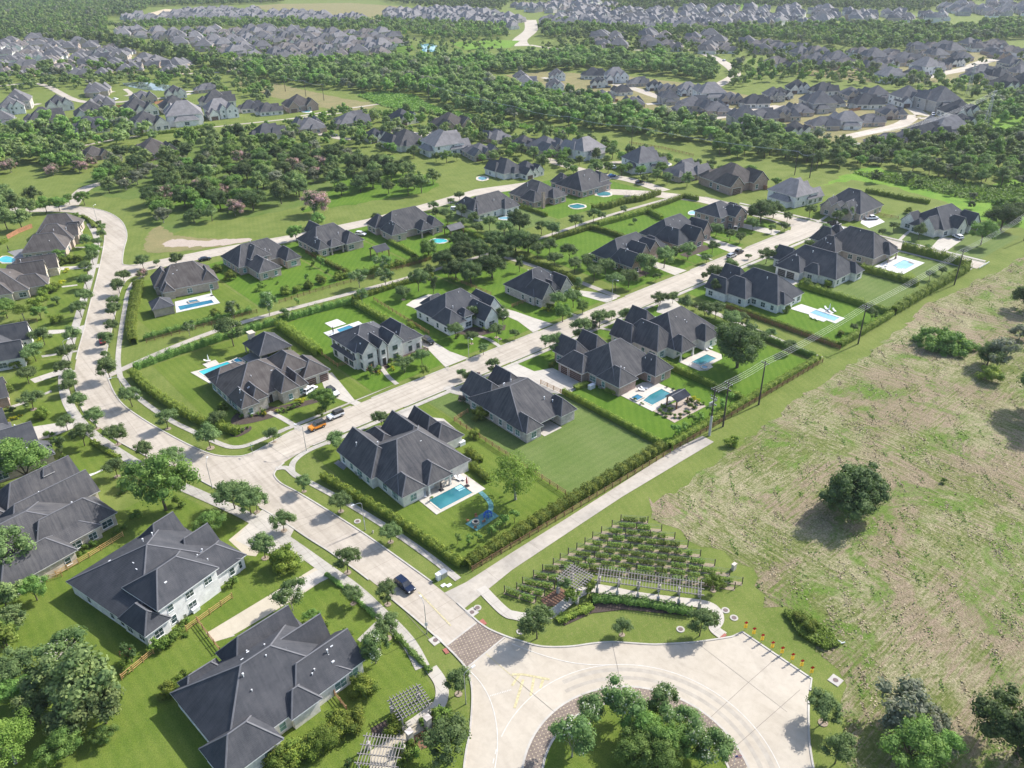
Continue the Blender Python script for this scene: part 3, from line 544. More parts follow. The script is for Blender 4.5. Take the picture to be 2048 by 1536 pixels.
drive(GT(0, 384, (240, 1115), (420, 1105), (560, 1100), (690, 1060), (670, 1130), (540, 1125), (400, 1140), (250, 1160))); drive(GT(0, 384, (240, 1500), (420, 1440), (560, 1400), (590, 1440), (460, 1470), (280, 1530)))
drive(GT(0, 384, (480, 600), (640, 592), (800, 575), (800, 605), (640, 615), (490, 625))); drive(GT(0, 384, (330, 1310), (630, 1265), (620, 1280), (340, 1325)), 'walk_concrete'); drive(GT(0, 384, (490, 755), (620, 740), (620, 750), (500, 765)), 'walk_concrete'); drive(GT(0, 384, (600, 440), (850, 438), (850, 446), (600, 448)), 'walk_concrete')
drive(GT(0, 768, (60, 185), (180, 145), (410, 50), (415, 65), (180, 165), (80, 200)), 'walk_concrete')
drive(gp((604, 1110), (575, 1130), (580, 1137), (615, 1118)), 'walk_concrete')
drive(GT(512, 1152, (960, 365), (1000, 400), (900, 480), (835, 530), (810, 510)), 'walk_concrete')
# walks to front doors
def fw(pts, w=1.3): trail(pts, w, Zd+.03, 'walk_concrete')
fw(GT(512, 768, (100, 225), (200, 270), (370, 370)), 1.5); fw(GT(512, 384, (1000, 1400), (1060, 1480), (1130, 1540))); fw(GT(512, 384, (1760, 1150), (1860, 1180), (1960, 1245)), 1.3)
fw(GT(1024, 384, (1480, 500), (1560, 530), (1600, 545))); fw(GT(1024, 384, (700, 1090), (800, 1110), (860, 1140))); fw(GT(1536, 384, (490, 180), (440, 215), (390, 245))); fw(GT(1536, 384, (1150, 300), (1090, 350), (1050, 390)))
fw(GT(1024, 384, (430, 960), (500, 985), (560, 1010))); fw(GT(512, 768, (1530, 20), (1600, 60), (1720, 80)), 3)
# curved walks around the vineyard
trail(GT(512, 1152, (1400, 740), (1470, 840), (1490, 940), (1460, 1040), (1380, 1100), (1300, 1160), (1150, 1260)), 2.2, Zw+.02, 'drive_concrete')
trail(GT(1024, 1152, (-250, 95), (-170, 180), (-88, 262), (-30, 305), (10, 315), (100, 330), (250, 330), (340, 290), (420, 230), (520, 150), (640, 100), (760, 110), (1000, 160), (1300, 200), (1540, 230), (1630, 280), (1650, 350), (1620, 420), (1690, 480)), 2.1, Zw+.02, 'drive_concrete')
sheet('path', GT(1024, 1152, (560, 110), (680, 90), (1480, 200), (1560, 230), (1440, 250), (1000, 180), (700, 150)), Zw+.03, 'drive_concrete')
sheet('path', GT(512, 1152, (1090, 1290), (1250, 1200), (1400, 1090), (1440, 1180), (1250, 1290), (1120, 1400), (1100, 1640), (900, 1640), (920, 1400)), Zw+.026, 'drive_tan')
# garden beds
def bed(pts, mat='mulch', z=Zd+.02): sheet('garden_bed', pts, z, mat)
bed(GT(1024, 1152, (230, 190), (380, 90), (460, 140), (400, 230), (270, 250))); bed(GT(1024, 1152, (380, 330), (560, 240), (900, 190), (1440, 270), (1400, 320), (900, 270), (640, 300), (420, 400)), 'mulch_dark')
bed(GT(512, 1152, (1250, 1300), (1400, 1200), (1460, 1080), (1620, 1180), (1560, 1260), (1380, 1370), (1150, 1450), (1150, 1350))); bed(GT(512, 1152, (920, 1220), (1080, 1130), (1190, 1180), (1080, 1270), (930, 1280)), 'mulch_dark')
bed(smooth_path(GT(512, 768, (1160, 205), (1300, 310), (1550, 180), (1470, 120), (1400, 100)), 1) if False else GT(1024, 768, (920, 120), (1080, 190), (1160, 235), (1300, 312), (1552, 180), (1440, 105), (1230, 20), (1200, 30), (1400, 110), (1180, 200), (1010, 130), (940, 110)), 'gravel')
bed(smooth_path(GT(0, 768, (1840, 410), (1870, 380), (1980, 340), (2015, 350), (1990, 385), (1900, 425)), 3, True), 'mulch_dark')
bed(smooth_path(gp((462, 842), (468, 850), (495, 848), (530, 840), (552, 832), (560, 815), (500, 815), (470, 830)), 3, True), 'mulch_dark'); bed(gp((552, 828), (625, 808), (655, 800), (640, 796), (560, 812)), 'mulch_dark')
bed(gp((735, 740), (745, 748), (770, 742), (790, 724), (840, 712), (858, 700), (850, 694), (780, 712), (740, 722)), 'mulch_dark'); bed(gp((905, 668), (960, 672), (1010, 660), (1012, 650), (960, 655), (900, 655)), 'mulch_dark')
for (a, b, c, d) in ((209, 217, 176, 180), (240, 256, 177, 181)): bed(rect(a, b, c, d), 'mulch_dark')
# a pond among the far houses
sheet('water', gp((245, 166), (290, 164), (345, 172), (330, 182), (290, 180), (250, 172)), .12, 'pond_water'); sheet('water', gp((840, 88), (870, 88), (885, 104), (845, 104)), .22, 'pool_pale')
sheet('water', gp((1010, 112), (1050, 106), (1060, 112), (1020, 116)), .2, 'pond_water')

for i, (x, y) in enumerate([(570, 455), (545, 490), (520, 520), (500, 545), (480, 570), (460, 600), (635, 465), (612, 495), (590, 522), (565, 545), (545, 575), (520, 600), (500, 640), (470, 660), (700, 680), (695, 720)]):
    c = GT(0, 1152, (x, y))[0]; m = MB(); a = R(20+i*7 % 25); hw, hd = (1.0 if i < 6 else .85), .42; m.prism([(hw*sx*math.cos(a)-hd*sy*math.sin(a), hw*sx*math.sin(a)+hd*sy*math.cos(a)) for sx, sy in ((-1, -1), (1, -1), (1, 1), (-.9, .9))], 0, .09); o = m.build('stepping_stone', 'stone_pale'); o.location = (*c, 0); tag(o, 'pale flat stepping stone under the trees left of the white two-storey house', 'stepping stone', 'stepping stones left of the white two-storey house')
# ================================================================== HOUSES
WIN = {}
def window_mesh(w, h, frame='trim_white', glass_='window_glass'):
    k = (round(w, 2), round(h, 2), frame, glass_)
    if k in WIN: return WIN[k]
    f = MB(); t = .09                      # built facing -Y, origin at the centre of the sill line
    f.box(-w/2-t, w/2+t, -.07, 0.02, -t, 0); f.box(-w/2-t, w/2+t, -.06, 0.02, h, h+t); f.box(-w/2-t, -w/2, -.06, 0.02, 0, h); f.box(w/2, w/2+t, -.06, 0.02, 0, h)
    f.box(-w/2-t-.05, w/2+t+.05, -.13, 0.02, -t-.06, -t)
    f.box(-.03, .03, -.05, 0.0, 0, h) if w > 1.3 else None
    f.box(-w/2, w/2, -.052, 0.0, h*.5-.025, h*.5+.025)
    g = MB(); g.box(-w/2, w/2, -.035, 0.0, 0, h)
    WIN[k] = (mesh_only(f, 'window_frame', frame), mesh_only(g, 'pane', glass_)); return WIN[k]
def roof_shell(mb, x0, x1, y0, y1, e, zr, kind, k=1.0, th=.2, caps=True):
    """kind: h hip, X/Y gable at both ends of a ridge along X/Y, X- X+ Y- Y+ gable at that end only, with hip on the other"""
    w, d = x1-x0, y1-y0
    ax = 'X' if kind[0] == 'X' else 'Y' if kind[0] == 'Y' else ('X' if w >= d else 'Y')
    if kind == 'hX': ax = 'X'
    if kind == 'hY': ax = 'Y'
    if ax == 'Y':       # swap to work along X
        m = MB(); roof_shell(m, y0, y1, x0, x1, e, zr, 'X'+kind[1:] if kind[0] == 'Y' else 'hX', k, th, caps)
        mb.v_off = len(mb.v); o = len(mb.v); mb.v += [(v[1], v[0], v[2]) for v in m.v]; mb.f += [tuple(i+o for i in f[::-1]) for f in m.f]; mb.m += m.m; return
    half = d/2; off = min(half*k, w/2-.01); ym = (y0+y1)/2
    ga = kind in ('X', 'X-'); gb = kind in ('X', 'X+')
    if kind[0] == 'h': ga = gb = False
    ra = x0 if ga else x0+off; rb = x1 if gb else x1-off
    if kind in ('hX', 'h', 'hY') and rb-ra < .05: ra = rb = (x0+x1)/2; rb += .01
    T = [(x0, y0, e), (x1, y0, e), (x1, y1, e), (x0, y1, e), (ra, ym, zr), (rb, ym, zr)]
    B = [(x, y, z-th) for x, y, z in T]
    top = [(0, 1, 5, 4), (2, 3, 4, 5)]; edge = [(0, 1), (2, 3)]
    if ga: edge += [(3, 4), (4, 0)]
    else: top.append((3, 0, 4)); edge.append((3, 0))
    if gb: edge += [(1, 5), (5, 2)]
    else: top.append((1, 2, 5)); edge.append((1, 2))
    mb.add(T+B, top+[tuple(i+6 for i in f[::-1]) for f in top], 0); mb.add(T+B, [(a, a+6, b+6, b) for a, b in edge], 1)
    if caps:
        up = Vector((0, 0, .035))
        segs = [(4, 5)]
        if not ga: segs += [(0, 4), (3, 4)]
        if not gb: segs += [(1, 5), (2, 5)]
        for a, b in segs: mb.bar(Vector(T[a])+up*.2, Vector(T[b])+up*.2, .26, .09, 2)
def gable_tri(mb, x0, x1, y0, y1, e, zr, kind, ins=.35):
    if kind[0] not in 'XY': return
    if kind[0] == 'X':
        for s, xe in (('-', x0+ins), ('+', x1-ins)):
            if kind == 'X' or kind[1:] == s:
                f = .12; mb.add([(xe+q, y, z) for q in (-.05, .05) for y, z in ((y0+ins, e-.05), (y1-ins, e-.05), ((y0+y1)/2, zr-.35))], [(0, 1, 2), (5, 4, 3)], 0)
    else:
        for s, ye in (('-', y0+ins), ('+', y1-ins)):
            if kind == 'Y' or kind[1:] == s:
                mb.add([(x, ye+q, z) for q in (-.05, .05) for x, z in ((x0+ins, e-.05), (x1-ins, e-.05), ((x0+x1)/2, zr-.35))], [(0, 1, 2), (5, 4, 3)], 0)
def house(name, label, cat, wings, wall='wall_cream', roof='shingle_charcoal', at=None, yaw=0, group=None, win='window_glass', frame='trim_white', trim='trim_light', garage=(), seed=1, vents=9, wdens=3.4, chimney=None, gdoor='garage_brown', doors=(), extra=(), wgap=None, detail=True, rootname='house'):
    rng = random.Random(seed)
    if at is None:
        a = wings[0]; at = ((a[0]+a[1])/2, (a[2]+a[3])/2); W = [(w[0]-at[0], w[1]-at[0], w[2]-at[1], w[3]-at[1], *w[4:]) for w in wings]; off = at
    else: W = [tuple(w) for w in wings]; off = (0, 0)
    root = empty(name, (at[0], at[1], 0), R(yaw)); tag(root, label, cat, group)
    wm = MB(); rm = MB(); boxes = []; ov = .5
    for i, w in enumerate(W):
        x0, x1, y0, y1, e, zr, kind = w[:7]; zr = e+(zr-e)*1.03; opt = w[7] if len(w) > 7 else {}
        j = .004*i
        roof_shell(rm, x0, x1, y0, y1, e+j, zr+j, kind, opt.get('k', .85), caps=detail)
        if not opt.get('open'):
            bx = [x0+ov+j+opt.get('ix0', 0), x1-ov-j-opt.get('ix1', 0), y0+ov+j+opt.get('iy0', 0), y1-ov-j-opt.get('iy1', 0)]
            wm.box(*bx, -.05, e-.12-j, 0); boxes.append((*bx, e)); gable_tri(wm, x0, x1, y0, y1, e, zr, kind)
    wo_ = wm.build('wall', wall, root); ro = rm.build('roof', [roof, trim, 'ridge_cap'], root)
    for i, w in enumerate(W):
        opt = w[7] if len(w) > 7 else {}
        if opt.get('open') or opt.get('posts'):
            P = opt.get('posts') or ((w[0]+.6, w[2]+.6), (w[1]-.6, w[2]+.6))
            if opt.get('posts') and opt.get('abs', True) and off != (0, 0): P = [(a-off[0], b-off[1]) for a, b in P]
            for px, py in P:
                m = MB(); m.box(px-.22, px+.22, py-.22, py+.22, 0, w[4]-.15); m.box(px-.3, px+.3, py-.3, py+.3, 0, .8); m.build('post', wall, root)
    # windows
    def free(x, y, z, me):
        for q, b in enumerate(boxes):
            if q != me and b[0]-.05 < x < b[1]+.05 and b[2]-.05 < y < b[3]+.05 and z < b[4]: return False
        for w in W:
            if len(w) > 7 and w[7].get('open') and w[0] < x < w[1] and w[2] < y < w[3]: return True
        return True
    gboxes = []
    for g in garage:       # (x, y, facing, width, height)
        x, y = g[0]-off[0], g[1]-off[1]; fc = g[2]; wd = g[3]; m = MB(); hh = g[4] if len(g) > 4 else 2.4
        m.box(-wd/2-.15, wd/2+.15, -.03, .05, 0, hh+.15, 1); m.box(-wd/2, wd/2, -.06, .0, .02, hh, 0)
        for q in range(1, 4): m.box(-wd/2, wd/2, -.072, -.055, hh*q/4-.02, hh*q/4+.02, 1)
        go = m.build('garage_door', [gdoor, trim], root); go.location = (x, y, 0); go.rotation_euler = (0, 0, {'-y': 0, '-x': -math.pi/2, '+y': math.pi, '+x': math.pi/2}[fc]); gboxes.append((x, y, wd/2+.8))
    for g in doors:
        x, y = g[0]-off[0], g[1]-off[1]; m = MB(); m.box(-.75, .75, -.05, .05, 0, 2.6, 1); m.box(-.55, .55, -.09, 0, .02, 2.4, 0)
        go = m.build('door', ['door_dark', trim], root); go.location = (x, y, .05); go.rotation_euler = (0, 0, {'-y': 0, '-x': -math.pi/2, '+y': math.pi}[g[2]]); gboxes.append((x, y, 1.2))
    nw = 0
    for i, b in enumerate(boxes):
        x0, x1, y0, y1, e = b
        for side in ('-y', '-x', '+x', '+y'):
            L = (x1-x0) if side[1] == 'y' else (y1-y0)
            if L < 2.0: continue
            dens = wdens if side[0] == '-' else wdens*2.2
            n = max(1, int(L/dens))
            for q in range(n):
                t = (q+.5)/n; wd = rng.choice((1.1, 1.6, 2.2)) if L/n > 2.8 else 1.1
                if side[1] == 'y': x, y = x0+L*t, (y0 if side == '-y' else y1)
                else: y, x = y0+L*t, (x0 if side == '-x' else x1)
                ox, oy = (0, -.4) if side == '-y' else (-.4, 0) if side == '-x' else (.4, 0) if side == '+x' else (0, .4)
                tx, ty = (wd/2, 0) if side[1] == 'y' else (0, wd/2)
                for st in ([0] if e < 4.4 else [0, 1]):
                    zz = .75 if st == 0 else 3.7
                    if not (free(x+ox, y+oy, zz+.5, i) and free(x+ox+tx, y+oy+ty, zz+.5, i) and free(x+ox-tx, y+oy-ty, zz+.5, i)): continue
                    if st == 0 and any(abs(x-a)+abs(y-c) < r for a, c, r in gboxes): continue
                    if rng.random() < .14 or nw > 46: continue
                    fm, pm = window_mesh(wd, 1.6 if st == 0 else 1.3, frame, win); rz = {'-y': 0, '-x': -math.pi/2, '+y': math.pi, '+x': math.pi/2}[side]
                    wo = inst('window', fm, root, (x, y, zz), rz); inst('pane', pm, wo); nw += 1
    for v in range(vents):
        w = W[rng.choice((0, 0, 0, 1, 2)) % len(W)]; x0, x1, y0, y1, e, zr = w[:6]; fx = rng.uniform(.25, .75); fy = rng.uniform(.2, .8)
        x = x0+(x1-x0)*fx; y = y0+(y1-y0)*fy
        hz = e+(zr-e)*min(1, min(fy, 1-fy)*2, min(fx, 1-fx)*(x1-x0)*2/min(x1-x0, y1-y0))
        inst('vent_pipe', VENT[rng.randrange(3)], ro, (x, y, hz-.15))
    if chimney:
        x, y, h = chimney[0]-off[0], chimney[1]-off[1], chimney[2]; m = MB(); m.box(x-.7, x+.7, y-.5, y+.5, 0, h); m.box(x-.8, x+.8, y-.6, y+.6, h-.2, h); m.build('chimney', wall, root)
    return root
def vent(kind):
    m = MB()
    if kind == 0: m.tube([(0, 0, -.3), (0, 0, .55)], .07, 6); m.tube([(0, 0, .5), (0, 0, .62)], .13, 6)
    elif kind == 1: m.tube([(0, 0, -.3), (0, 0, .95)], .09, 6); m.tube([(0, 0, .85), (0, 0, 1.05)], .17, 6); m.tube([(0, 0, .0), (0, 0, .12)], [.3, .12], 8)
    else: m.box(-.25, .25, -.25, .25, -.3, .22)
    return mesh_only(m, 'vent_pipe', 'metal_white')
VENT = [vent(0), vent(1), vent(2)]
op = dict(open=True)
O2 = dict(k=.68)
S = 'shingle_charcoal'; SL = 'shingle_slate'; SB = 'shingle_brown'; SW = 'shingle_weathered'
house('house', 'cream corner house with black roof, rectangular pool and teal play mat behind it', 'house',
  [(70.5, 90.7, 122.8, 144, 3.2, 9.4, 'hX', O2), (69.1, 79.3, 132, 147.6, 3.2, 7.7, 'Y+'), (80.8, 90.2, 134, 147.6, 3.2, 7.7, 'Y+'), (70.5, 77.0, 121.5, 129, 3.2, 6.1, 'h'), (77.2, 84.3, 121.2, 129, 3.2, 6.3, 'h', op), (88, 96.3, 132.5, 141, 3.0, 6.3, 'h'), (88.5, 94.8, 137.5, 147, 3.0, 6.8, 'Y+'), (77.5, 83, 141, 150, 3.1, 5.2, 'h')],
  'wall_cream', SW, win='window_teal', seed=3, garage=((96.0-.2, 137, '+x', 4.8),))
house('house', 'pale brick house with an empty mown back lawn beside the corner pool house', 'house',
  [(107.6, 124.9, 123.6, 146, 3.2, 9.3, 'hX', dict(k=.5, iy0=3.2)), (107.6, 113.4, 122.2, 130, 3.2, 6.0, 'h'), (119.4, 125.2, 122.2, 130, 3.2, 6.4, 'h'), (108.6, 117.2, 138, 150.5, 3.2, 7.6, 'Y+'), (117, 124.4, 140, 149.5, 3.2, 7, 'Y+')],
  'wall_grey_stone', SW, win='window_teal', seed=5)
house('house', 'brown brick house with two-door garage beside the pool and dark pergola', 'house',
  [(141.4, 160.4, 123.8, 143, 3.2, 10.0, 'hX', dict(k=.75, iy0=2.6)), (153.2, 161.0, 119.8, 129, 3.2, 7.0, 'h'), (141.2, 149, 122.3, 131, 3.2, 6.6, 'h'), (139.3, 147, 134.5, 145, 3.2, 6.6, 'h'), (143, 150, 141, 150.5, 3.2, 7.6, 'Y+'), (150.5, 157.5, 140, 149, 3.2, 7.2, 'Y+')],
  'wall_red_brick', SW, seed=8, garage=((139.8, 142.2, '-x', 2.7), (139.8, 137.6, '-x', 4.6)), win='window_teal')
house('house', 'white house with large black roof behind the pool and broad round shade tree', 'house',
  [(169.5, 190.8, 126.4, 145, 3.2, 10.0, 'hX', dict(k=.8)), (164.9, 175, 129, 144.3, 3.2, 8.6, 'h'), (169.7, 176.5, 123.9, 131, 3.2, 6.6, 'h', op), (180.5, 187.6, 123.6, 131, 3.2, 6.7, 'h'), (172.6, 180.6, 140, 149.5, 3.2, 8.0, 'Y+'), (163.5, 170, 138, 147, 3.2, 7.4, 'Y+')],
  'wall_cream', SW, seed=11, win='window_teal')
house('house', 'bright white house with black roof beside the long narrow pool', 'house',
  [(219.2, 234.9, 124, 146, 3.2, 9.8, 'hY', dict(k=.8)), (215.7, 226, 134, 147, 3.2, 7.9, 'h'), (224, 231.5, 142, 151.5, 3.2, 8.0, 'Y+'), (214.5, 221, 141, 150, 3.2, 7.2, 'Y+'), (221, 227, 122.6, 130, 3.2, 6.0, 'h')],
  'wall_white', SL, seed=12)
house('house', 'white house with three dark garage doors and plain lawn behind, no pool', 'house',
  [(252.8, 269.4, 122.6, 146.5, 3.2, 9.3, 'hY', O2), (249.3, 259, 134.5, 145, 3.2, 7.2, 'h'), (255.5, 262.5, 141, 150, 3.2, 7.6, 'Y+'), (263, 269, 120.6, 128, 3.2, 6.1, 'h'), (252.2, 258, 129, 136, 3.2, 6, 'h')],
  'wall_cream', SL, seed=14, garage=((249.8, 142, '-x', 3.0), (249.8, 138.4, '-x', 3.0)), gdoor='garage_dark')
house('house', 'brown brick house with white pool terrace and putting green', 'house',
  [(281.5, 300, 123.8, 146, 3.2, 9.8, 'hY', O2), (276.8, 286.5, 136.5, 147.2, 3.2, 7.6, 'h'), (285, 292.5, 143, 152.5, 3.2, 8.0, 'h'), (292.5, 299.6, 143.5, 151, 3.2, 7.4, 'h'), (289.2, 296.4, 121.4, 129, 3.2, 6.6, 'h', op)],
  'wall_tan_brick', SW, seed=15)
house('house', 'stone house with arched entry facing the end of the straight street', 'house',
  [(327.2, 347.6, 153.6, 173, 3.3, 10.2, 'hY', O2), (324, 334, 156, 163, 3.3, 8.0, 'X-'), (324.8, 334, 165, 171.5, 3.3, 7.6, 'X-'), (323.6, 330, 160.5, 166, 4.8, 7.2, 'X-')],
  'wall_tan_brick', SL, seed=16)
house('house', 'cream house with dark roof and dormer behind the last driveway near the field', 'house',
  [(-10, 12, -9, 9, 3.3, 9.4, 'hX', O2), (-13, -4, -7, 1, 3.3, 7.6, 'X-'), (-12.5, -4, 2, 9.6, 3.3, 7.2, 'X-'), (-4, 3, -11, -3, 3.3, 7.4, 'Y-'), (4, 11, -11.5, -2, 3.3, 7.8, 'Y-'), (-14.5, -9, -1.5, 4, 3.3, 6, 'h')],
  'wall_cream', SL, at=(343, 127.5), yaw=-10, seed=17, garage=((7.5, -11.0, '-y', 4.6),))
# north side of the street
house('house', 'stone and stucco house with turquoise pool on the corner by the curved road', 'house',
  [(60.2, 80, 184.2, 203, 3.3, 9.0, 'hX', dict(k=.9)), (60.2, 65.4, 181.2, 190, 3.3, 6.3, 'h'), (63.6, 68.4, 181.7, 190, 3.9, 6.7, 'h'), (71.4, 77, 180.9, 191, 3.8, 7.2, 'h'), (75.6, 80, 181.6, 192, 3.3, 6.4, 'h'), (74.6, 84.6, 187.6, 199, 5.3, 8.8, 'h'), (80, 88.6, 184.8, 196, 3.3, 6.5, 'h'), (60.4, 72, 198, 206.5, 3.3, 6.0, 'h', op)],
  'wall_stone', SB, seed=21, garage=((82.4, 185.25, '-y', 3.1), (86.4, 185.25, '-y', 2.6)), doors=((69.8, 184.65, '-y'),), win='window_teal')
house('house', 'two-storey grey stucco house with dark shutters and an arched front door', 'house',
  [(96.6, 112.4, 184.2, 199.4, 5.8, 9.9, 'hX', dict(k=.9)), (110, 119.5, 182.7, 197, 4.4, 8.4, 'h'), (97.6, 103.2, 181.9, 191, 5.8, 8.9, 'Y-'), (102.9, 106.2, 181.3, 190, 6.2, 8.4, 'Y-'), (105.8, 111.8, 181.6, 191, 5.8, 9.0, 'Y-'), (103.5, 112, 196, 203, 3.3, 6, 'h'), (96, 98.5, 185, 198, 3.2, 4.4, 'h')],
  'wall_cream', SL, seed=22, frame='trim_dark', doors=((104.5, 181.75, '-y'),), wdens=2.6)
house('house', 'white stone house with square entry tower and dormers next to the two-storey grey house', 'house',
  [(130.3, 150.2, 186, 203.4, 3.3, 9.4, 'hX', dict(k=.8)), (130, 137.2, 184, 193.4, 3.3, 7.0, 'h'), (141, 147.4, 179.6, 192, 3.3, 7.2, 'Y-'), (146, 152.6, 184.5, 197, 3.3, 7.6, 'Y-'), (136.4, 140.4, 184.3, 189.5, 4.6, 6.4, 'h'), (134.2, 142.5, 200, 206, 3.3, 6, 'h', op)],
  'wall_white', SL, seed=23)
house('house', 'grey stone house with steep gables standing alone between two trails', 'house',
  [(165.2, 181.4, 183, 199.4, 3.3, 9.4, 'hX', dict(k=.8)), (165.8, 172.6, 179.6, 190, 3.3, 8.1, 'Y-'), (176, 182.2, 181.4, 191, 3.3, 7.4, 'Y-'), (172.2, 176.6, 182, 189, 3.5, 6.4, 'h')],
  'wall_grey_stone', S, seed=24)
house('house', 'brick house with gables and pale freeform pool on its left side', 'house',
  [(209.7, 232, 184.6, 200, 3.3, 9.6, 'hX', O2), (209.8, 216.2, 179, 190.5, 3.3, 7.8, 'Y-'), (217.5, 222.8, 181.4, 191, 5.4, 9.0, 'Y-'), (223, 229.4, 182, 191, 5.4, 8.9, 'Y-'), (228.6, 237, 184.2, 194.6, 3.3, 7.2, 'h')],
  'wall_red_brick', SL, seed=25)
house('house', 'brick house with wide dark hipped roof, second brick one from the end of the street', 'house',
  [(240.6, 262, 186.4, 203, 3.3, 9.8, 'hX', O2), (240.6, 248.4, 182.4, 195, 3.3, 8.2, 'h'), (248.9, 255.2, 180.4, 191, 3.3, 8.0, 'Y-'), (257, 264, 183.6, 195, 3.3, 8.2, 'Y-')],
  'wall_red_brick', SL, seed=26)
house('house', 'two-storey brick house with curved pool at the end of the street', 'house',
  [(273.5, 288, 187, 201, 5.9, 10, 'hX', dict(k=.8)), (279.2, 287, 183.5, 193, 5.9, 9.3, 'Y-'), (287, 296, 188, 199, 3.3, 7.2, 'h')], 'wall_red_brick', SL, seed=27)
# the row behind
house('house', 'brown roofed brick house with pool and small cabana beside the curved road', 'house',
  [(-10, 9.5, -8.5, 9, 3.3, 9.2, 'hX', O2), (-11.5, -3, -3.5, 8.5, 3.3, 7.8, 'h'), (4, 10.2, -8, 3, 3.3, 7, 'h'), (-9.4, -5, -9.8, -3, 3.1, 5.6, 'h')],
  'wall_tan_brick', SB, at=(84.5, 282.6), yaw=-13, seed=31, win='window_teal')
house('house', 'brick house with upper dormer and stepping stone path on the bright lawn behind', 'house',
  [(103.2, 125.6, 279.4, 296.5, 3.3, 8.8, 'hX', O2), (106.2, 115.6, 268.8, 283, 3.3, 6.6, 'h'), (108, 116.6, 279, 290, 5.3, 8.8, 'h'), (119.5, 126, 273.4, 284, 3.3, 6.8, 'h')], 'wall_tan_brick', SW, seed=32, win='window_teal')
house('house', 'brick house with covered patio looking onto a lawn with a black garden pavilion', 'house',
  [(134.6, 153.6, 278, 294.6, 3.3, 8.9, 'hX', O2), (134.4, 139.6, 275.4, 285, 3.3, 6.4, 'h'), (146.2, 154.6, 274, 284, 3.3, 6.7, 'h'), (139.6, 145.8, 275, 281, 3.2, 5.5, 'h', op), (142, 148, 290, 302, 3.3, 7, 'Y+')], 'wall_tan_brick', SW, seed=33)
house('house', 'brick house with broad brown roof and turquoise pool in front of the oak clump', 'house',
  [(166.4, 189, 271, 288.4, 3.3, 9.6, 'hX', O2), (166, 173, 268.6, 280, 3.3, 7, 'h'), (177.6, 184, 265.8, 274, 3.3, 6.4, 'h', op), (165.4, 173, 281, 290, 3.3, 7.4, 'h')], 'wall_tan_brick', SW, at=(178, 279.5), yaw=0, seed=34) if False else \
house('house', 'brick house with broad brown roof and turquoise pool in front of the oak clump', 'house',
  [(-11.6, 11.4, -8.4, 9, 3.3, 9.6, 'hX', O2), (-12.4, -5, -10.8, 0, 3.3, 7, 'h'), (0, 6.6, -13.4, -5, 3.3, 6.4, 'h', op), (-13.4, -5, 2, 11, 3.3, 7.4, 'h'), (6, 12, -12, -3, 3.3, 6.4, 'h')], 'wall_tan_brick', SW, at=(178.6, 280), yaw=-5, seed=34)
house('house', 'long brown roofed house with white upper gable and chairs round its pool', 'house',
  [(208.4, 232, 267.2, 283, 3.3, 8.8, 'hX', O2), (208, 216, 270, 284, 4.4, 8, 'h'), (222, 231, 265, 274, 3.3, 6.6, 'h')], 'wall_cream', SW, seed=35)
house('house', 'brick house with chimney, screened by young trees from its small pool', 'house',
  [(240, 259, 265.4, 284, 3.3, 9.2, 'hY', O2), (238.4, 246, 264, 274, 3.3, 7, 'h'), (249, 258, 262, 270, 3.3, 6.6, 'h')], 'wall_red_brick', SW, seed=36, chimney=(243, 262.6, 7.5))
house('house', 'brick house with turret-like bay by the side street, curved pool and trampoline behind', 'house',
  [(266.6, 287.4, 261, 280, 3.3, 9.8, 'hX', O2), (281, 289, 263, 273, 5.0, 8.2, 'h'), (268, 276, 276, 285, 3.3, 7.4, 'h')], 'wall_red_brick', SW, seed=37)
# left side of the curving road
house('house', 'cream house with big charcoal roof filling the bottom left by the pergolas', 'house',
  [(0.8, 24.0, -1.8, 16.4, 3.3, 9.4, 'hX', dict(k=.98)), (13, 27.0, -1.5, 7.4, 3.25, 7.2, 'X+'), (12, 25.6, 6.2, 11.6, 3.3, 7.6, 'X+'), (10, 23, 11.4, 18.6, 3.3, 7.4, 'X+'), (11.6, 17.4, -2.7, 3, 3.2, 5.8, 'h'), (-0.9, 9, -4.6, 3.4, 3.2, 6.8, 'h'), (2.6, 9.6, 14, 17.6, 3.2, 5.0, 'h')],
  'wall_cream', S, at=(14.0, 87.4), yaw=5.5, seed=41, win='window_teal', vents=13, trim='trim_white')
house('house', 'white two-storey house with long charcoal roof and orange rail fence beside it', 'house',
  [(0, 22.6, .6, 24.2, 3.3, 9.6, 'hX', dict(k=1.0, iy0=0)), (3.6, 17, -.5, 10.5, 5.9, 9.5, 'hX'), (12, 24.0, .7, 9, 3.3, 6.6, 'h'), (15, 23.6, 7.5, 14.5, 3.3, 7.0, 'X+'), (14, 21.8, 16, 23.4, 3.3, 7.4, 'X+'), (-.2, 5.4, -1.2, 7, 3.25, 6.0, 'h')],
  'wall_white', S, at=(14.1, 119.9), yaw=15.6, seed=42, vents=13, trim='trim_white')
house('house', 'large weathered brown roof house with small window dormer left of the leafy tree', 'house',
  [(-16, 10, -9, 12, 3.3, 8.0, 'hX', dict(k=.9)), (-3, 14.2, -7.5, 2, 3.3, 7.4, 'h'), (-3, 16, 3, 11.4, 3.3, 7.2, 'X+'), (0, 16.6, 12.0, 20.6, 3.3, 7.0, 'X+'), (-9, 0, 11, 24, 3.3, 7.4, 'Y+'), (-12, 3.0, -12.4, -4, 3.25, 6.6, 'h'), (9.6, 12.2, 14.4, 16.6, 6.0, 7.2, 'X+')],
  'wall_stone', SW, at=(6.5, 163.0), yaw=12, seed=43, vents=7)
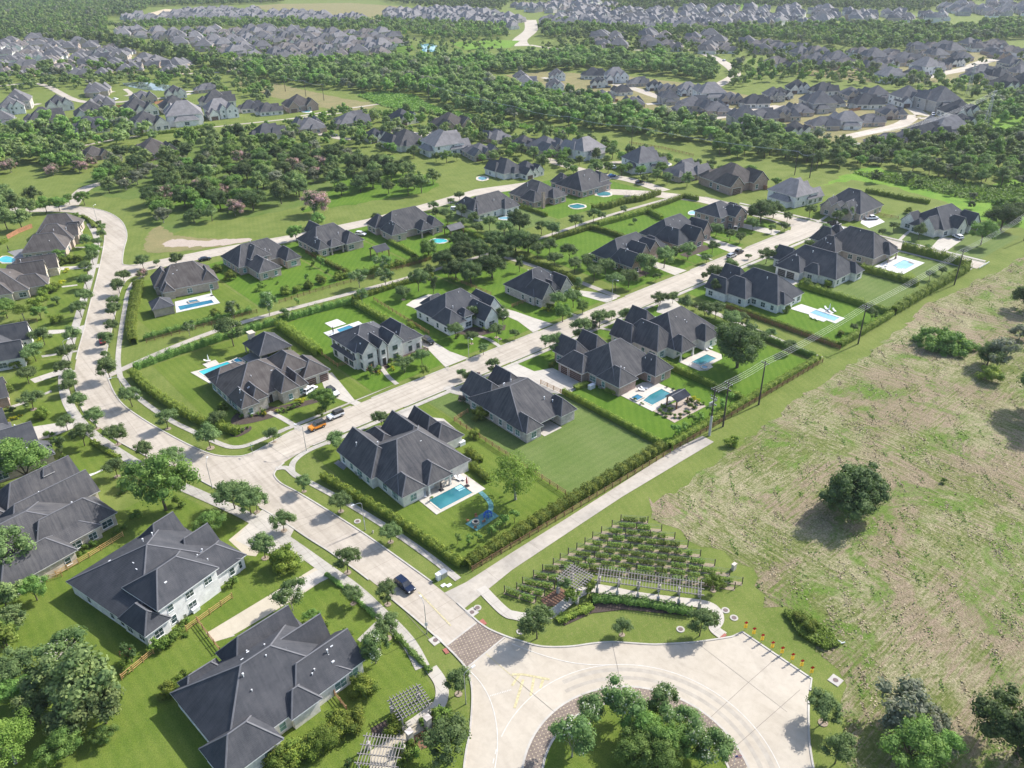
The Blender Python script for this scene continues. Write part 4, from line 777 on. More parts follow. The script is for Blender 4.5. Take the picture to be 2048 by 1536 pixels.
house('house', 'brick and stucco house behind clipped yellow shrubs at the left edge', 'house',
  [(-16, 4, -10, 9, 3.3, 9.0, 'hX', dict(k=.9)), (-6, 8.2, -6, 3, 3.3, 7.0, 'X+'), (-4, 10.4, -14, -7, 3.2, 6.4, 'h'), (-6, 3.4, 6, 15, 3.3, 7.0, 'X+')], 'wall_tan_brick', SL, at=(8.5, 207), yaw=-4, seed=44)
house('house', 'brick house with steep gable cut off by the left edge above the round clipped bush', 'house',
  [(-14, 6, -7, 9, 3.3, 8.6, 'hX'), (0, 8.4, -6, 3, 3.3, 7.2, 'X+')], 'wall_red_brick', SW, at=(8.4, 238), yaw=-8, seed=45)
house('house', 'white house with steep gables and a red roofed bay along the curving road', 'house',
  [(-16, 3, -10, 10, 3.3, 9.2, 'hX', dict(k=.9)), (-6, 6.6, -10.6, -4.4, 3.3, 7.6, 'X+'), (-5, 7.2, 2.4, 9.4, 3.3, 7.8, 'X+'), (-14, -4, 8, 15, 3.3, 7, 'h')], 'wall_white', SL, at=(21.6, 266), yaw=-17, seed=46)
house('house', 'brown roofed brick house with twin front gables behind the dark shrubs', 'house',
  [(-17, 4, -10, 10, 3.3, 9.4, 'hX', dict(k=.95)), (-6, 9, 2, 9.4, 3.3, 8.2, 'X+'), (-4, 12.4, 10, 17.4, 3.3, 7.6, 'X+'), (-2, 10, -8, 0, 3.3, 6.8, 'h'), (-8, -1, -11.5, -4, 3.3, 6.6, 'h')], 'wall_stone', SB, at=(38, 322), yaw=-17, seed=47)
house('house', 'long brick house with freeform turquoise pool at the bend of the road', 'house',
  [(-8.5, 8, -19, -5, 3.3, 8.4, 'hX', O2), (-7, 9, -8, 6, 3.6, 8.8, 'h'), (4, 10.6, -4, 3, 4.2, 8, 'X+'), (-8, 8.8, 7, 21, 3.3, 8.8, 'hX', O2), (3, 10.2, 3, 8, 3.3, 7, 'X+')], 'wall_tan_brick', SB, at=(61, 368.5), yaw=-24, seed=48)
def pavilion(name, label, x0, x1, y0, y1, e, zr, kind, roof, post='wood_brown', yaw=0, group=None, n=2):
    cx, cy = (x0+x1)/2, (y0+y1)/2; r = empty(name, (cx, cy, 0), R(yaw)); tag(r, label, 'pavilion', group)
    m = MB(); w, d = (x1-x0)/2, (y1-y0)/2; roof_shell(m, -w, w, -d, d, e, zr, kind, 1.0); m.build('roof', [roof, 'trim_dark', 'ridge_cap'], r)
    for sx in (-1, 1):
        for sy in (-1, 1): b = MB(); b.box(sx*(w-.5)-.16, sx*(w-.5)+.16, sy*(d-.5)-.16, sy*(d-.5)+.16, 0, e-.05); b.build('post', post, r)
    b = MB(); b.box(-w+.4, w-.4, -d+.4, -d+.6, e-.35, e-.12); b.box(-w+.4, w-.4, d-.6, d-.4, e-.35, e-.12); b.build('beam', post, r)
    return r
pv = pavilion('pavilion', 'hip roofed outdoor kitchen pavilion with stone chimney behind the corner house', 77, 87.6, 206.2, 218, 3.3, 7.4, 'h', S, 'wall_stone')
m = MB(); m.box(-3.4, -1.8, 3.5, 5.6, 0, 6.6); m.box(-3.6, -1.6, 3.3, 5.8, 6.4, 6.7); m.build('chimney', 'wall_stone', pv)
m = MB(); m.box(-4, 4.4, 4.6, 5.0, 0, 3.1); m.box(4.2, 4.6, -5, 5, 0, 3.1); m.build('wall', 'wall_stone', pv)
pavilion('pavilion', 'black roofed gable pergola between the swimming pool and the rock garden', 147.6, 153.2, 107.6, 111.8, 2.7, 3.7, 'X', 'shingle_dark')
pavilion('pavilion', 'black gable garden pavilion standing on the lawn with a fire pit', *[v for v in (G(760, 512)[0]-3.2, G(760, 512)[0]+3.2, G(760, 512)[1]-3, G(760, 512)[1]+3)], 3.0, 4.6, 'X', 'shingle_charcoal')
cb = pavilion('pavilion', 'small grey roofed brick cabana at the end of the pool by the curved road', 66, 73.2, 262.2, 270.4, 3.0, 5.4, 'h', SL, 'wall_tan_brick', -10)
m = MB(); m.box(-3, 3.0, -3.4, 3.4, 0, 2.9); m.build('wall', 'wall_tan_brick', cb)
pavilion('pavilion', 'grey gable roofed pool shelter next to the turquoise pool by the oaks', 187, 194.5, 259, 264.5, 3.0, 4.6, 'X', 'shingle_grey')
# ================================================================== POOLS
def pool(label, deck, water_, wmat='pool_water', dmat='deck_concrete', spa=None, extra=(), step=True, small=False):
    cx = sum(p[0] for p in water_)/len(water_); cy = sum(p[1] for p in water_)/len(water_)
    r = empty('swimming_pool', (cx, cy, 0)); tag(r, label, 'pool', 'swimming pools behind the houses')
    lo = lambda P: [(p[0]-cx, p[1]-cy) for p in P]
    d, w = lo(deck), lo(water_)
    c = Vector((0, 0)); big = [tuple(Vector(p)+Vector(p).normalized()*.4) for p in w]
    holes = [w]; sp = None
    if spa: sp = lo(spa)
    m = MB(); m.prism(d, -.05, .13, 0, None, ()) if not all(inside(p, d) for p in big) else m.prism(d, -.05, .13, 0, None, [big])
    m.build('deck', dmat, r)
    m = MB(); m.prism(big, 0, .19, 0, None, [w]); m.build('coping', 'stone_pale' if dmat != 'deck_white' else 'deck_white', r)
    m = MB(); m.poly(w, .145 if not all(inside(p, d) for p in big) else .10); m.build('water', wmat, r)
    if not small: m = MB(); m.add([(p[0]*.999, p[1]*.999, z) for z in (.09, .18) for p in w], [(i, (i+1) % len(w), len(w)+(i+1) % len(w), len(w)+i) for i in range(len(w))]); m.build('tile_band', 'pool_tile', r)
    if sp:
        big2 = [tuple(Vector(p)*1.0+(Vector(p)-sum((Vector(q) for q in sp), Vector((0, 0)))/len(sp)).normalized()*.35) for p in sp]
        m = MB(); m.prism(big2, 0, .5, 0, None, [sp]); s_ = m.build('spa', 'stone_pale', r); m = MB(); m.poly(sp, .42); m.build('spa_water', 'pool_blue', s_)
    if step and not small:
        a, b_ = Vector(w[2]), Vector(w[1]); e = (Vector(w[3])-a).normalized(); f = (b_-a).normalized()
        for k in range(3):
            m = MB(); q = [a+e*.3, a+e*.3+f*.1, ]; u = a+e*(1.0-.3*k)+f*.2; v = a+e*(.2)+f*(1.6-.3*k)
            m.poly([tuple(a+e*.15+f*.15), tuple(a+e*(1.9-.45*k)+f*.15), tuple(a+e*(1.9-.45*k)+f*(1.9-.45*k)), tuple(a+e*.15+f*(1.9-.45*k))], .108+.006*k); m.build('step', 'pool_step', r)
    for i, (P, mt) in enumerate(extra): m = MB(); m.prism(lo(P), -.05, .125+.008*(i % 3), 0); m.build('terrace', mt, r)
    return r
pool('rectangular blue-green pool with corner steps beside the corner house with the blue play mat', rect(74.9, 88.7, 115.1, 123.6), [(76.6, 120.3), (76.6, 115.9), (85.6, 115.9), (85.6, 120.3)][::-1][::1] if False else [(76.6, 115.9), (85.6, 115.9), (85.6, 120.3), (76.6, 120.3)], 'pool_water', spa=None)
pool('L-shaped pool with raised square spa next to the black roofed pergola', [(142.6, 111.6), (153.9, 111.2), (155.4, 112), (155.4, 121), (152.5, 123.6), (142.6, 123.6)], [(145, 113.7), (153.4, 113.7), (153.4, 117.6), (148.6, 117.6), (145, 116.9)], 'pool_water', spa=[(143.4, 117.7), (146.0, 117.7), (146.0, 119.8), (143.4, 119.8)], step=False)
pool('pool with small round spa between the white house and the broad round tree', [(169.6, 117.2), (171.5, 115.8), (174.4, 115.9), (175, 117.2), (180.5, 117.2), (182.6, 119), (182.6, 124), (169.6, 124.6)], [(172.2, 118.4), (179.4, 118.4), (179.4, 121.9), (172.2, 121.9)], 'pool_water', spa=[(172.0+.9*math.cos(a*.7), 117.1+.9*math.sin(a*.7)) for a in range(9)], step=False)
pool('long narrow rectangular pool with white stepped terrace and grey loungers', [(226.9, 107.4), (232.6, 107.4), (232.6, 109), (232.6, 112), (234.2, 112), (234.2, 117), (232.4, 117), (232.4, 123), (226.3, 123.6), (226.9, 117), (225.2, 115.5), (225.2, 110.6), (226.9, 110.6)], [(228.2, 108.6), (231.5, 108.6), (231.5, 117.2), (228.2, 117.2)], 'pool_pale', 'deck_white', step=False)
pool('stepped outline pool with broad white terrace at the far end of the row', rect(282.4, 299.6, 112.6, 123.4), [(288.4, 114.4), (295.4, 114.4), (295.4, 117), (296.6, 117), (296.6, 119.2), (288.4, 119.2), (288.4, 117.6), (287.2, 117.6), (287.2, 115.4), (288.4, 115.4)], 'pool_pale', 'deck_white', step=False)
pool('long turquoise pool left of the stone corner house, with one white parasol', GT(0, 384, (1525, 1445), (1680, 1536), (1830, 1480), (1970, 1360), (1920, 1325), (1755, 1375), (1725, 1345), (1620, 1380), (1660, 1410)), GT(0, 384, (1590, 1440), (1680, 1500), (1900, 1400), (1820, 1362)), 'pool_turquoise', 'deck_concrete', spa=GT(0, 384, (1865, 1355), (1910, 1382), (1945, 1360), (1900, 1338)), step=False,
     extra=((GT(0, 384, (1930, 1330), (2000, 1290), (2110, 1260), (2150, 1330), (2000, 1370)), 'patio_grey'),))
pool('deep blue corner pool with white terrace behind the two-storey grey house', GT(512, 384, (540, 1128), (640, 1200), (760, 1150), (890, 1080), (820, 1035), (700, 1075)), GT(512, 384, (645, 1105), (700, 1150), (800, 1090), (745, 1070)), 'pool_blue', 'deck_white', step=False, extra=((GT(512, 384, (550, 1052), (650, 1018), (722, 1056), (610, 1090)), 'deck_white'),))
pool('narrow blue pool with raised fountain wall in front of the brick cabana', GT(0, 384, (1398, 880), (1410, 968), (1762, 890), (1692, 812)), GT(0, 384, (1425, 918), (1442, 948), (1712, 888), (1692, 866)), 'pool_blue', 'deck_white', step=False, spa=GT(0, 384, (1505, 880), (1520, 893), (1590, 880), (1575, 868)))
def ell(px, py, rx, ry, n=12, wob=.12, seed=1):
    rg = random.Random(seed); return [G(px+rx*math.cos(2*math.pi*k/n)*(1+rg.uniform(-wob, wob)), py-ry*math.sin(2*math.pi*k/n)*(1+rg.uniform(-wob, wob))) for k in range(n)]
for i, (px, py, rx, ry, wm_, dm, lb) in enumerate([(878, 482, 17, 4.5, 'pool_turquoise', 'deck_concrete', 'turquoise pool beside the grey pool shelter near the oak clump'), (1190, 511, 13, 5.5, 'pool_pale', 'deck_concrete', 'freeform pool on the bright lawn left of the gabled brick house'), (1389, 426, 13, 3.5, 'pool_pale', 'deck_white', 'curved pool left of the two-storey brick house at the street end'),
        (1155, 413, 17, 4.5, 'pool_water', 'stone_pale', 'blue pool ringed by palms and rocks below the turret bay house'), (1207, 388, 17, 5, 'pool_water', 'stone_pale', 'freeform pool beside the trampoline near the side street'), (1020, 437, 24, 3, 'pool_pale', 'deck_white', 'pool with white chairs behind the long brown roofed house'),
        (14, 520, 17, 7, 'pool_turquoise', 'deck_concrete', 'freeform turquoise pool at the left edge by the bend of the road'), (862, 624, 16, 5, 'pool_pale', 'deck_concrete', 'small play pool with pink sprayer behind the white stone house'), (965, 357, 11, 4, 'pool_water', 'stone_pale', 'small pool under trees behind the brown roofed row'),
        (944, 246, 12, 3, 'pool_water', 'deck_concrete', 'pool beside a wooden fence in the far middle'), (613, 223, 9, 1.6, 'pool_turquoise', 'deck_white', 'tiny turquoise pool beside the white far house'), (1332, 329, 9, 3, 'pool_pale', 'deck_concrete', 'pool between two houses right of the blue car')]):
    pool(lb, ell(px, py, rx*.92+3, ry*.92+1.5, 12, .12, i+9), ell(px, py, rx*.92, ry*.92, 12, .18, i), wm_, dm, small=True)
o = slab('putting_green', smooth_path(GT(1536, 384, (985, 640), (1060, 620), (1150, 645), (1190, 690), (1150, 700), (1060, 685)), 3, True), 0, .1, 'lawn_mid')
slab('patio', GT(0, 384, (60, 480), (180, 455), (215, 520), (170, 570), (90, 575), (110, 510)), 0, .08, 'patio_grey'); slab('patio', GT(512, 768, (625, 635), (660, 610), (730, 660), (700, 690)), 0, .08, 'patio_grey')
slab('patio', rect(113.5, 119.5, 122.0, 127.5), 0, .1, 'drive_concrete'); slab('patio', rect(77, 84.6, 121.6, 126.4), 0, .155, 'deck_concrete'); slab('patio', GT(512, 384, (1200, 905), (1290, 940), (1330, 915), (1480, 830), (1380, 820), (1250, 870)), 0, .09, 'deck_concrete')
# ================================================================== FENCES
def rail_fence(label, pts, mat='wood_fence', h=1.25, step=2.6, thin=.13, group='wooden rail fences between the lots', cat='fence'):
    P = [Vector((p[0], p[1], 0)) for p in pts]; o0 = P[0].copy(); r = empty('rail_fence', o0); tag(r, label, cat, group)
    pm = MB(); pm.box(-thin*.6, thin*.6, -thin*.6, thin*.6, 0, h+.1); pme = mesh_only(pm, 'post', mat)
    rails = [MB(), MB(), MB()]; n = 0
    for a, b in zip(P, P[1:]):
        d = b-a; k = max(1, round(d.length/step))
        for i in range(k+(b is P[-1])):
            if n < 100: inst('post', pme, r, tuple(a+d*i/k-o0)); n += 1
        for q, mbr in enumerate(rails):
            z = h*(.32+.31*q); mbr.bar(a-o0+Vector((0, 0, z)), b-o0+Vector((0, 0, z)), .05, thin)
    for mbr in rails: mbr.build('rail', mat, r)
    return r
FL = [('weathered three-rail fence right of the corner pool house, ending by the lime green tree', gp((936, 826), (909, 843), (1131, 990)), 'wood_fence'),
 ('short rail fence joining the hedge beside the double garage driveway', GT(1024, 768, (230, 0), (440, 100)), 'wood_fence'),
 ('fresh orange rail fence between the large brown roof and the white two-storey house', GT(0, 768, (455, 1540), (720, 1390), (990, 1222)), 'wood_fresh'),
 ('fresh orange rail fence piece beside the dark bush at lower left', GT(0, 1152, (978, 832), (1232, 622)), 'wood_fresh'),
 ('fresh orange rail fence running along the tan driveway past the air conditioners', GT(0, 1152, (1495, 442), (1862, 180)), 'wood_fresh'),
 ('brown rail fence casting a ladder shadow at the driveway end', GT(0, 1152, (1580, 368), (1765, 612)), 'wood_fence'),
 ('fresh orange rail fence piece under the big round tree at the left', GT(0, 768, (380, 782), (462, 738)), 'wood_fresh'),
 ('short rail fence by the teal window of the bottom-left house', GT(512, 1152, (630, 958), (728, 1082)), 'wood_fence'),
 ('small orange rail fence corner among the bottom left trees', GT(0, 1152, (375, 45), (500, 5)), 'wood_fresh'),
 ('long brown rail fence above the grassy trail left of the oak clump', GT(512, 384, (187, 890), (480, 800), (760, 725), (940, 690)), 'wood_brown'),
 ('brown rail fence above the trail between white flowering tree and oaks', GT(512, 384, (1080, 640), (1400, 545)), 'wood_brown'),
 ('rail fence between the two lawns in the second row', GT(512, 384, (400, 490), (725, 662)), 'wood_brown'),
 ('rail fence under the hedge right of the grey house lawn', GT(512, 384, (945, 870), (1385, 1142)), 'wood_fence'),
 ('rail fence corner between the stone corner house and the grey house', GT(512, 384, (528, 1310), (655, 1402), (750, 1380)), 'wood_fence'),
 ('rail fence left of the grey stone gabled house', GT(1024, 384, (0, 925), (130, 875)), 'wood_fence'),
 ('rail fence behind the white stone house under the oaks', GT(512, 384, (1540, 688), (1880, 830)), 'wood_fence'),
 ('long rail fence along the outside of the bushy hedge beside the concrete trail', [(69.8, 96.0), (131, 96.1)], 'wood_brown'),
 ('rail fence under the trimmed hedge beside the grass strip near the power lines', [(211.0, 141), (211.0, 97.0)], 'wood_brown'),
 ('rail fence below the hedge of the pool shelter lots', [(132.5, 96.2), (200, 96.2)], 'wood_brown'),
 ('rail fence below the trimmed hedge above the grassy trail near the curved road', [(57, 245.8), (93, 243.2)], 'wood_brown'),
 ('rail fence beside the cream house at the end of the side street', GT(1536, 384, (870, 190), (1040, 218)), 'wood_fence'),
 ('far rail fence across the green field left of the dark woods', GT(1024, 0, (0, 985), (200, 1015), (410, 1060)), 'wood_fence'),
 ('far rail fence beyond the playground trees', GT(1024, 0, (940, 1150), (1200, 1190), (1450, 1250)), 'wood_fence'),
 ('rail fence on the left of the white house beside its pool terrace', GT(0, 384, (170, 1045), (300, 1040)), 'wood_brown')]
for lb, P, mt in FL: rail_fence(lb, P, mt, h=1.35)
def board_fence(label, P, h=1.9, mat='cedar_fence'):
    m = MB(); a0 = Vector((P[0][0], P[0][1], 0)); rg = random.Random(3)
    r = empty('board_fence', a0); tag(r, label, 'fence')
    for p, q in zip(P, P[1:]):
        a, b = Vector((*p, 0))-a0, Vector((*q, 0))-a0; n = max(2, int((b-a).length/.6))
        for i in range(n): u = a+(b-a)*(i+.02)/n; v = a+(b-a)*(i+.98)/n; hh = h+rg.uniform(-.03, .03); m.add([(x.x, x.y, z) for z in (0, hh) for x in (u, v)], [(0, 1, 3, 2)]); m.bar(u+Vector((0, 0, hh/2)), v+Vector((0, 0, hh/2)), .05, hh)
    m.build('boards', mat, r)
    m = MB(); m.bar(Vector((*P[0], h))-a0, Vector((*P[-1], h))-a0, .12, .08) if len(P) == 2 else None
    if m.v: m.build('cap', mat, r)
for lb, P in (('tall orange board fence behind the long brick house at the left', GT(0, 384, (60, 378), (150, 330), (262, 285))), ('board fence beside the far pool in the middle distance', GT(512, 0, (1700, 1010), (1825, 995))), ('dark board fence along the distant grey house yards', GT(1024, 0, (720, 800), (850, 815))), ('board fence behind the far right brown houses', GT(1536, 0, (640, 900), (740, 880))), ('red-brown fence behind the far white houses', GT(0, 0, (850, 875), (1010, 855))), ('red-brown fence beside far gabled houses', GT(0, 0, (1240, 835), (1310, 820))), ('wooden gate fence at the side of the far house', GT(1024, 0, (1960, 1500), (2040, 1520)))): board_fence(lb, P)
# ================================================================== POLES AND LAMPS
def power_pole(label, x, y, h, arms=((.95, 2.4),), yaw=90, equip=False, wood='pole_dark', base=None, group='power line poles along the hedge', cat='power pole'):
    r = empty('power_pole', (x, y, 0), R(yaw)); tag(r, label, cat, group)
    m = MB(); m.tube([(0, 0, -.3), (0, 0, h*.45), (0, 0, h)], [.24, .2, .15], 8); m.build('pole', wood, r)
    if base: m = MB(); m.tube([(0, 0, 0), (0, 0, h*.42)], [.34, .3], 8); m.build('sleeve', base, r)
    for fz, w in arms:
        m = MB(); m.box(-w/2, w/2, -.08, .08, h*fz-.09, h*fz+.09); m.build('crossarm', wood, r)
        for q in (-.5, -.17, .17, .5):
            i_ = MB(); i_.tube([(q*w*.95, 0, h*fz+.08), (q*w*.95, 0, h*fz+.34)], [.07, .04], 6); i_.build('insulator', 'metal_white', r)
    if equip:
        for k in range(3): m = MB(); m.tube([(.55, (k-1)*.55, h*.62), (.55, (k-1)*.55, h*.70)], .22, 8); m.tube([(-.5, (k-1)*.5, h*.74), (-.5, (k-1)*.5, h*.80)], .12, 6); m.build('transformer', 'metal_grey', r)
        m = MB(); m.box(-.9, .9, -.06, .06, h*.66, h*.69); m.box(-.9, .9, -.06, .06, h*.76, h*.79); m.build('bracket', 'metal_grey', r)
    return r
PP = [(144.4, 94.6, 13.6), (150.3, 94.8, 13.2), (166.1, 94.9, 13.2), (218.6, 95.3, 13.0), (286.0, 95.9, 13.2), (352, 97.2, 13), (430, 99, 13)]
LB = ['grey power pole with transformers at the end of the concrete trail', 'dark power pole just right of the one with transformers', 'power pole behind the hedge corner below the broad round tree', 'power pole at the hedge corner near the long narrow pool', 'power pole at the hedge by the dead end of the side street', 'far power pole beyond the dead end under the round tree', 'farthest pole of the hedge power line']
for i, (x, y, h) in enumerate(PP): power_pole(LB[i], x, y, h, ((.95, 2.3), (.82, 1.8)) if i < 2 else ((.95, 2.2),), 90, i == 0, base='wood_grey' if i == 0 else None)
def wires(label, A, B, n=4, w=2.1, sag=1.2, z0=.95, r=.022, group='overhead power wires', yd=(0, 1)):
    root = empty('power_line', (A[0], A[1], 0)); tag(root, label, 'power line', group)
    for k in range(n):
        off = (k/(n-1)-.5)*w*.95 if n > 1 else 0; pts = []
        for i in range(13):
            t = i/12; pts.append((A[0]+(B[0]-A[0])*t+yd[0]*off-A[0], A[1]+(B[1]-A[1])*t+yd[1]*off-A[1], A[2]*z0+.3+(B[2]-A[2])*z0*t-sag*4*t*(1-t)))
        m = MB(); m.tube(pts, r, 4); m.build('wire', 'wire_metal', root)
for i in range(len(PP)-1): wires(['short wires between the two poles at the trail end', 'wires from the second to the third pole over the hedge', 'wires spanning the round tree lot and the grass strip', 'wires crossing the lawns of the long pool lots', 'wires over the dead end road', 'farthest wires of the hedge power line'][i], PP[i], PP[i+1], sag=.15+.012*(PP[i+1][0]-PP[i][0]))
FP = [('distant pole in the meadow left of the woods', 571, 183), ('distant pole beside the tan drainage strip', 612, 193), ('distant pole in front of the woodland edge', 648, 201), ('distant pole at the corner of the green field', 858, 200), ('distant pole left of the field fence', 1030, 251), ('distant pole behind the grey roofed row', 1137, 273), ('distant pole right of the tall green tree', 1263, 294), ('distant pole in the grass below the dense trees', 1589, 350), ('distant pole among the bushes at right', 1619, 356)]
fpw = []
for lb, px, py in FP:
    X, Y = G(px, py); power_pole(lb, X, Y, 12.5, ((.94, 2.2),), -30, group='distant power poles'); fpw.append((X, Y, 12.5))
for i in range(len(fpw)-1):
    if i in (2, ): continue
    wires('distant wires reaching the %s' % FP[i+1][0].replace('distant ', ''), fpw[i], fpw[i+1], 3, 2, 1.4, .94, .03, yd=(.5, .86))
def tower(label, px, py, h):
    X, Y = G(px, py); r = empty('lattice_tower', (X, Y, 0)); tag(r, label, 'pylon', 'lattice towers on the right'); m = MB()
    for k in range(6):
        z0, z1 = h*k/6, h*(k+1)/6; a, b_ = 1.6*(1-k/6.5), 1.6*(1-(k+1)/6.5)
        for sx in (-1, 1):
            for sy in (-1, 1): m.bar((sx*a, sy*a, z0), (sx*b_, sy*b_, z1), .14); m.bar((sx*a, sy*a, z0), (-sx*b_, sy*b_, z1), .08); m.bar((sx*a, sy*a, z0), (sx*b_, -sy*b_, z1), .08)
    m.build('mast', 'metal_grey', r)
    for z in (.75, .86, .97): m = MB(); m.box(-3.4, 3.4, -.12, .12, h*z-.1, h*z+.1); m.build('crossarm', 'metal_grey', r)
    return (X, Y, h)
ta = tower('taller lattice transmission tower between the houses and the right woods', 1968, 262, 24); tb = tower('farther lattice tower behind the right woods', 1935, 190, 22)
wires('silvery transmission wires from the lattice tower toward the right bushes', (*G(1700, 330), 16), (ta[0], ta[1], 22), 4, 5, 5, 1, .04, yd=(.6, .8))
def street_lamp(label, X, Y, h=7.4, d=(0, 0), banner=False, arm=1.7):
    ang = math.atan2(d[1], d[0]); r = empty('street_lamp', (X, Y, 0), ang); tag(r, label, 'street lamp', 'street lamps')
    m = MB(); m.tube([(0, 0, 0), (0, 0, .5), (0, 0, h-.3)], [.14, .09, .06], 8); m.build('pole', 'metal_grey', r)
    m = MB(); m.tube([(0, 0, h-.35), (.25, 0, h-.05), (.7, 0, h+.08), (arm, 0, h+.05)], .045, 6); m.build('arm', 'metal_grey', r)
    m = MB(); m.box(arm-.1, arm+.55, -.13, .13, h-.02, h+.13); hd = m.build('lamp_head', 'metal_white', r); m = MB(); m.box(arm, arm+.4, -.09, .09, h-.06, h-.02); m.build('lens', 'lamp_lens', hd)
    if banner: m = MB(); m.box(-.03, .03, -.28, .28, 1.9, 2.7); m.build('sign_plate', 'sign_white', r)
for lb, px, py, d, bn in (('street lamp beside the paver crossing near the roundabout', 854, 1267, (.3, 1), True), ('street lamp with small white sign on the grass beside the corner hedge', 730.7, 1060, (-1, .2), True), ('street lamp on the inside of the junction corner', 613, 902, (-.6, 1), False), ('street lamp beside the western walk facing the junction', 425, 977, (.5, .8), False),
        ('street lamp at the trail crossing in the middle of the straight street', 1224, 599, (.2, -1), False), ('street lamp on the lawn edge before the white stone house', 938, 719, (0, -1), False), ('street lamp on the west verge of the curved road', 139, 726, (1, .2), False), ('street lamp at the hedge on the curve by the junction', 250, 800, (-1, .2), False), ('street lamp on the inner bend far left', 195, 444, (.6, .6), False), ('dark street lamp by the roundabout kerb', 932, 1408, (1, 0), False)):
    street_lamp(lb, *G(px, py), d=d, banner=bn)
m = MB(); X, Y = G(1004, 908) if False else G(1004.5, 907.5); r = empty('street_sign', (X*0+G(506, 909)[0], G(506, 909)[1], 0)); tag(r, 'green street name sign on a pole at the junction corner', 'sign'); m.tube([(0, 0, 0), (0, 0, 2.9)], .05, 6); m.build('pole', 'metal_grey', r)
for k, a in enumerate((0, 90)): m = MB(); m.box(-.45, .45, -.015, .015, 2.5+.25*k, 2.7+.25*k); q = m.build('sign_plate', 'sign_green', r); q.rotation_euler = (0, 0, R(a))
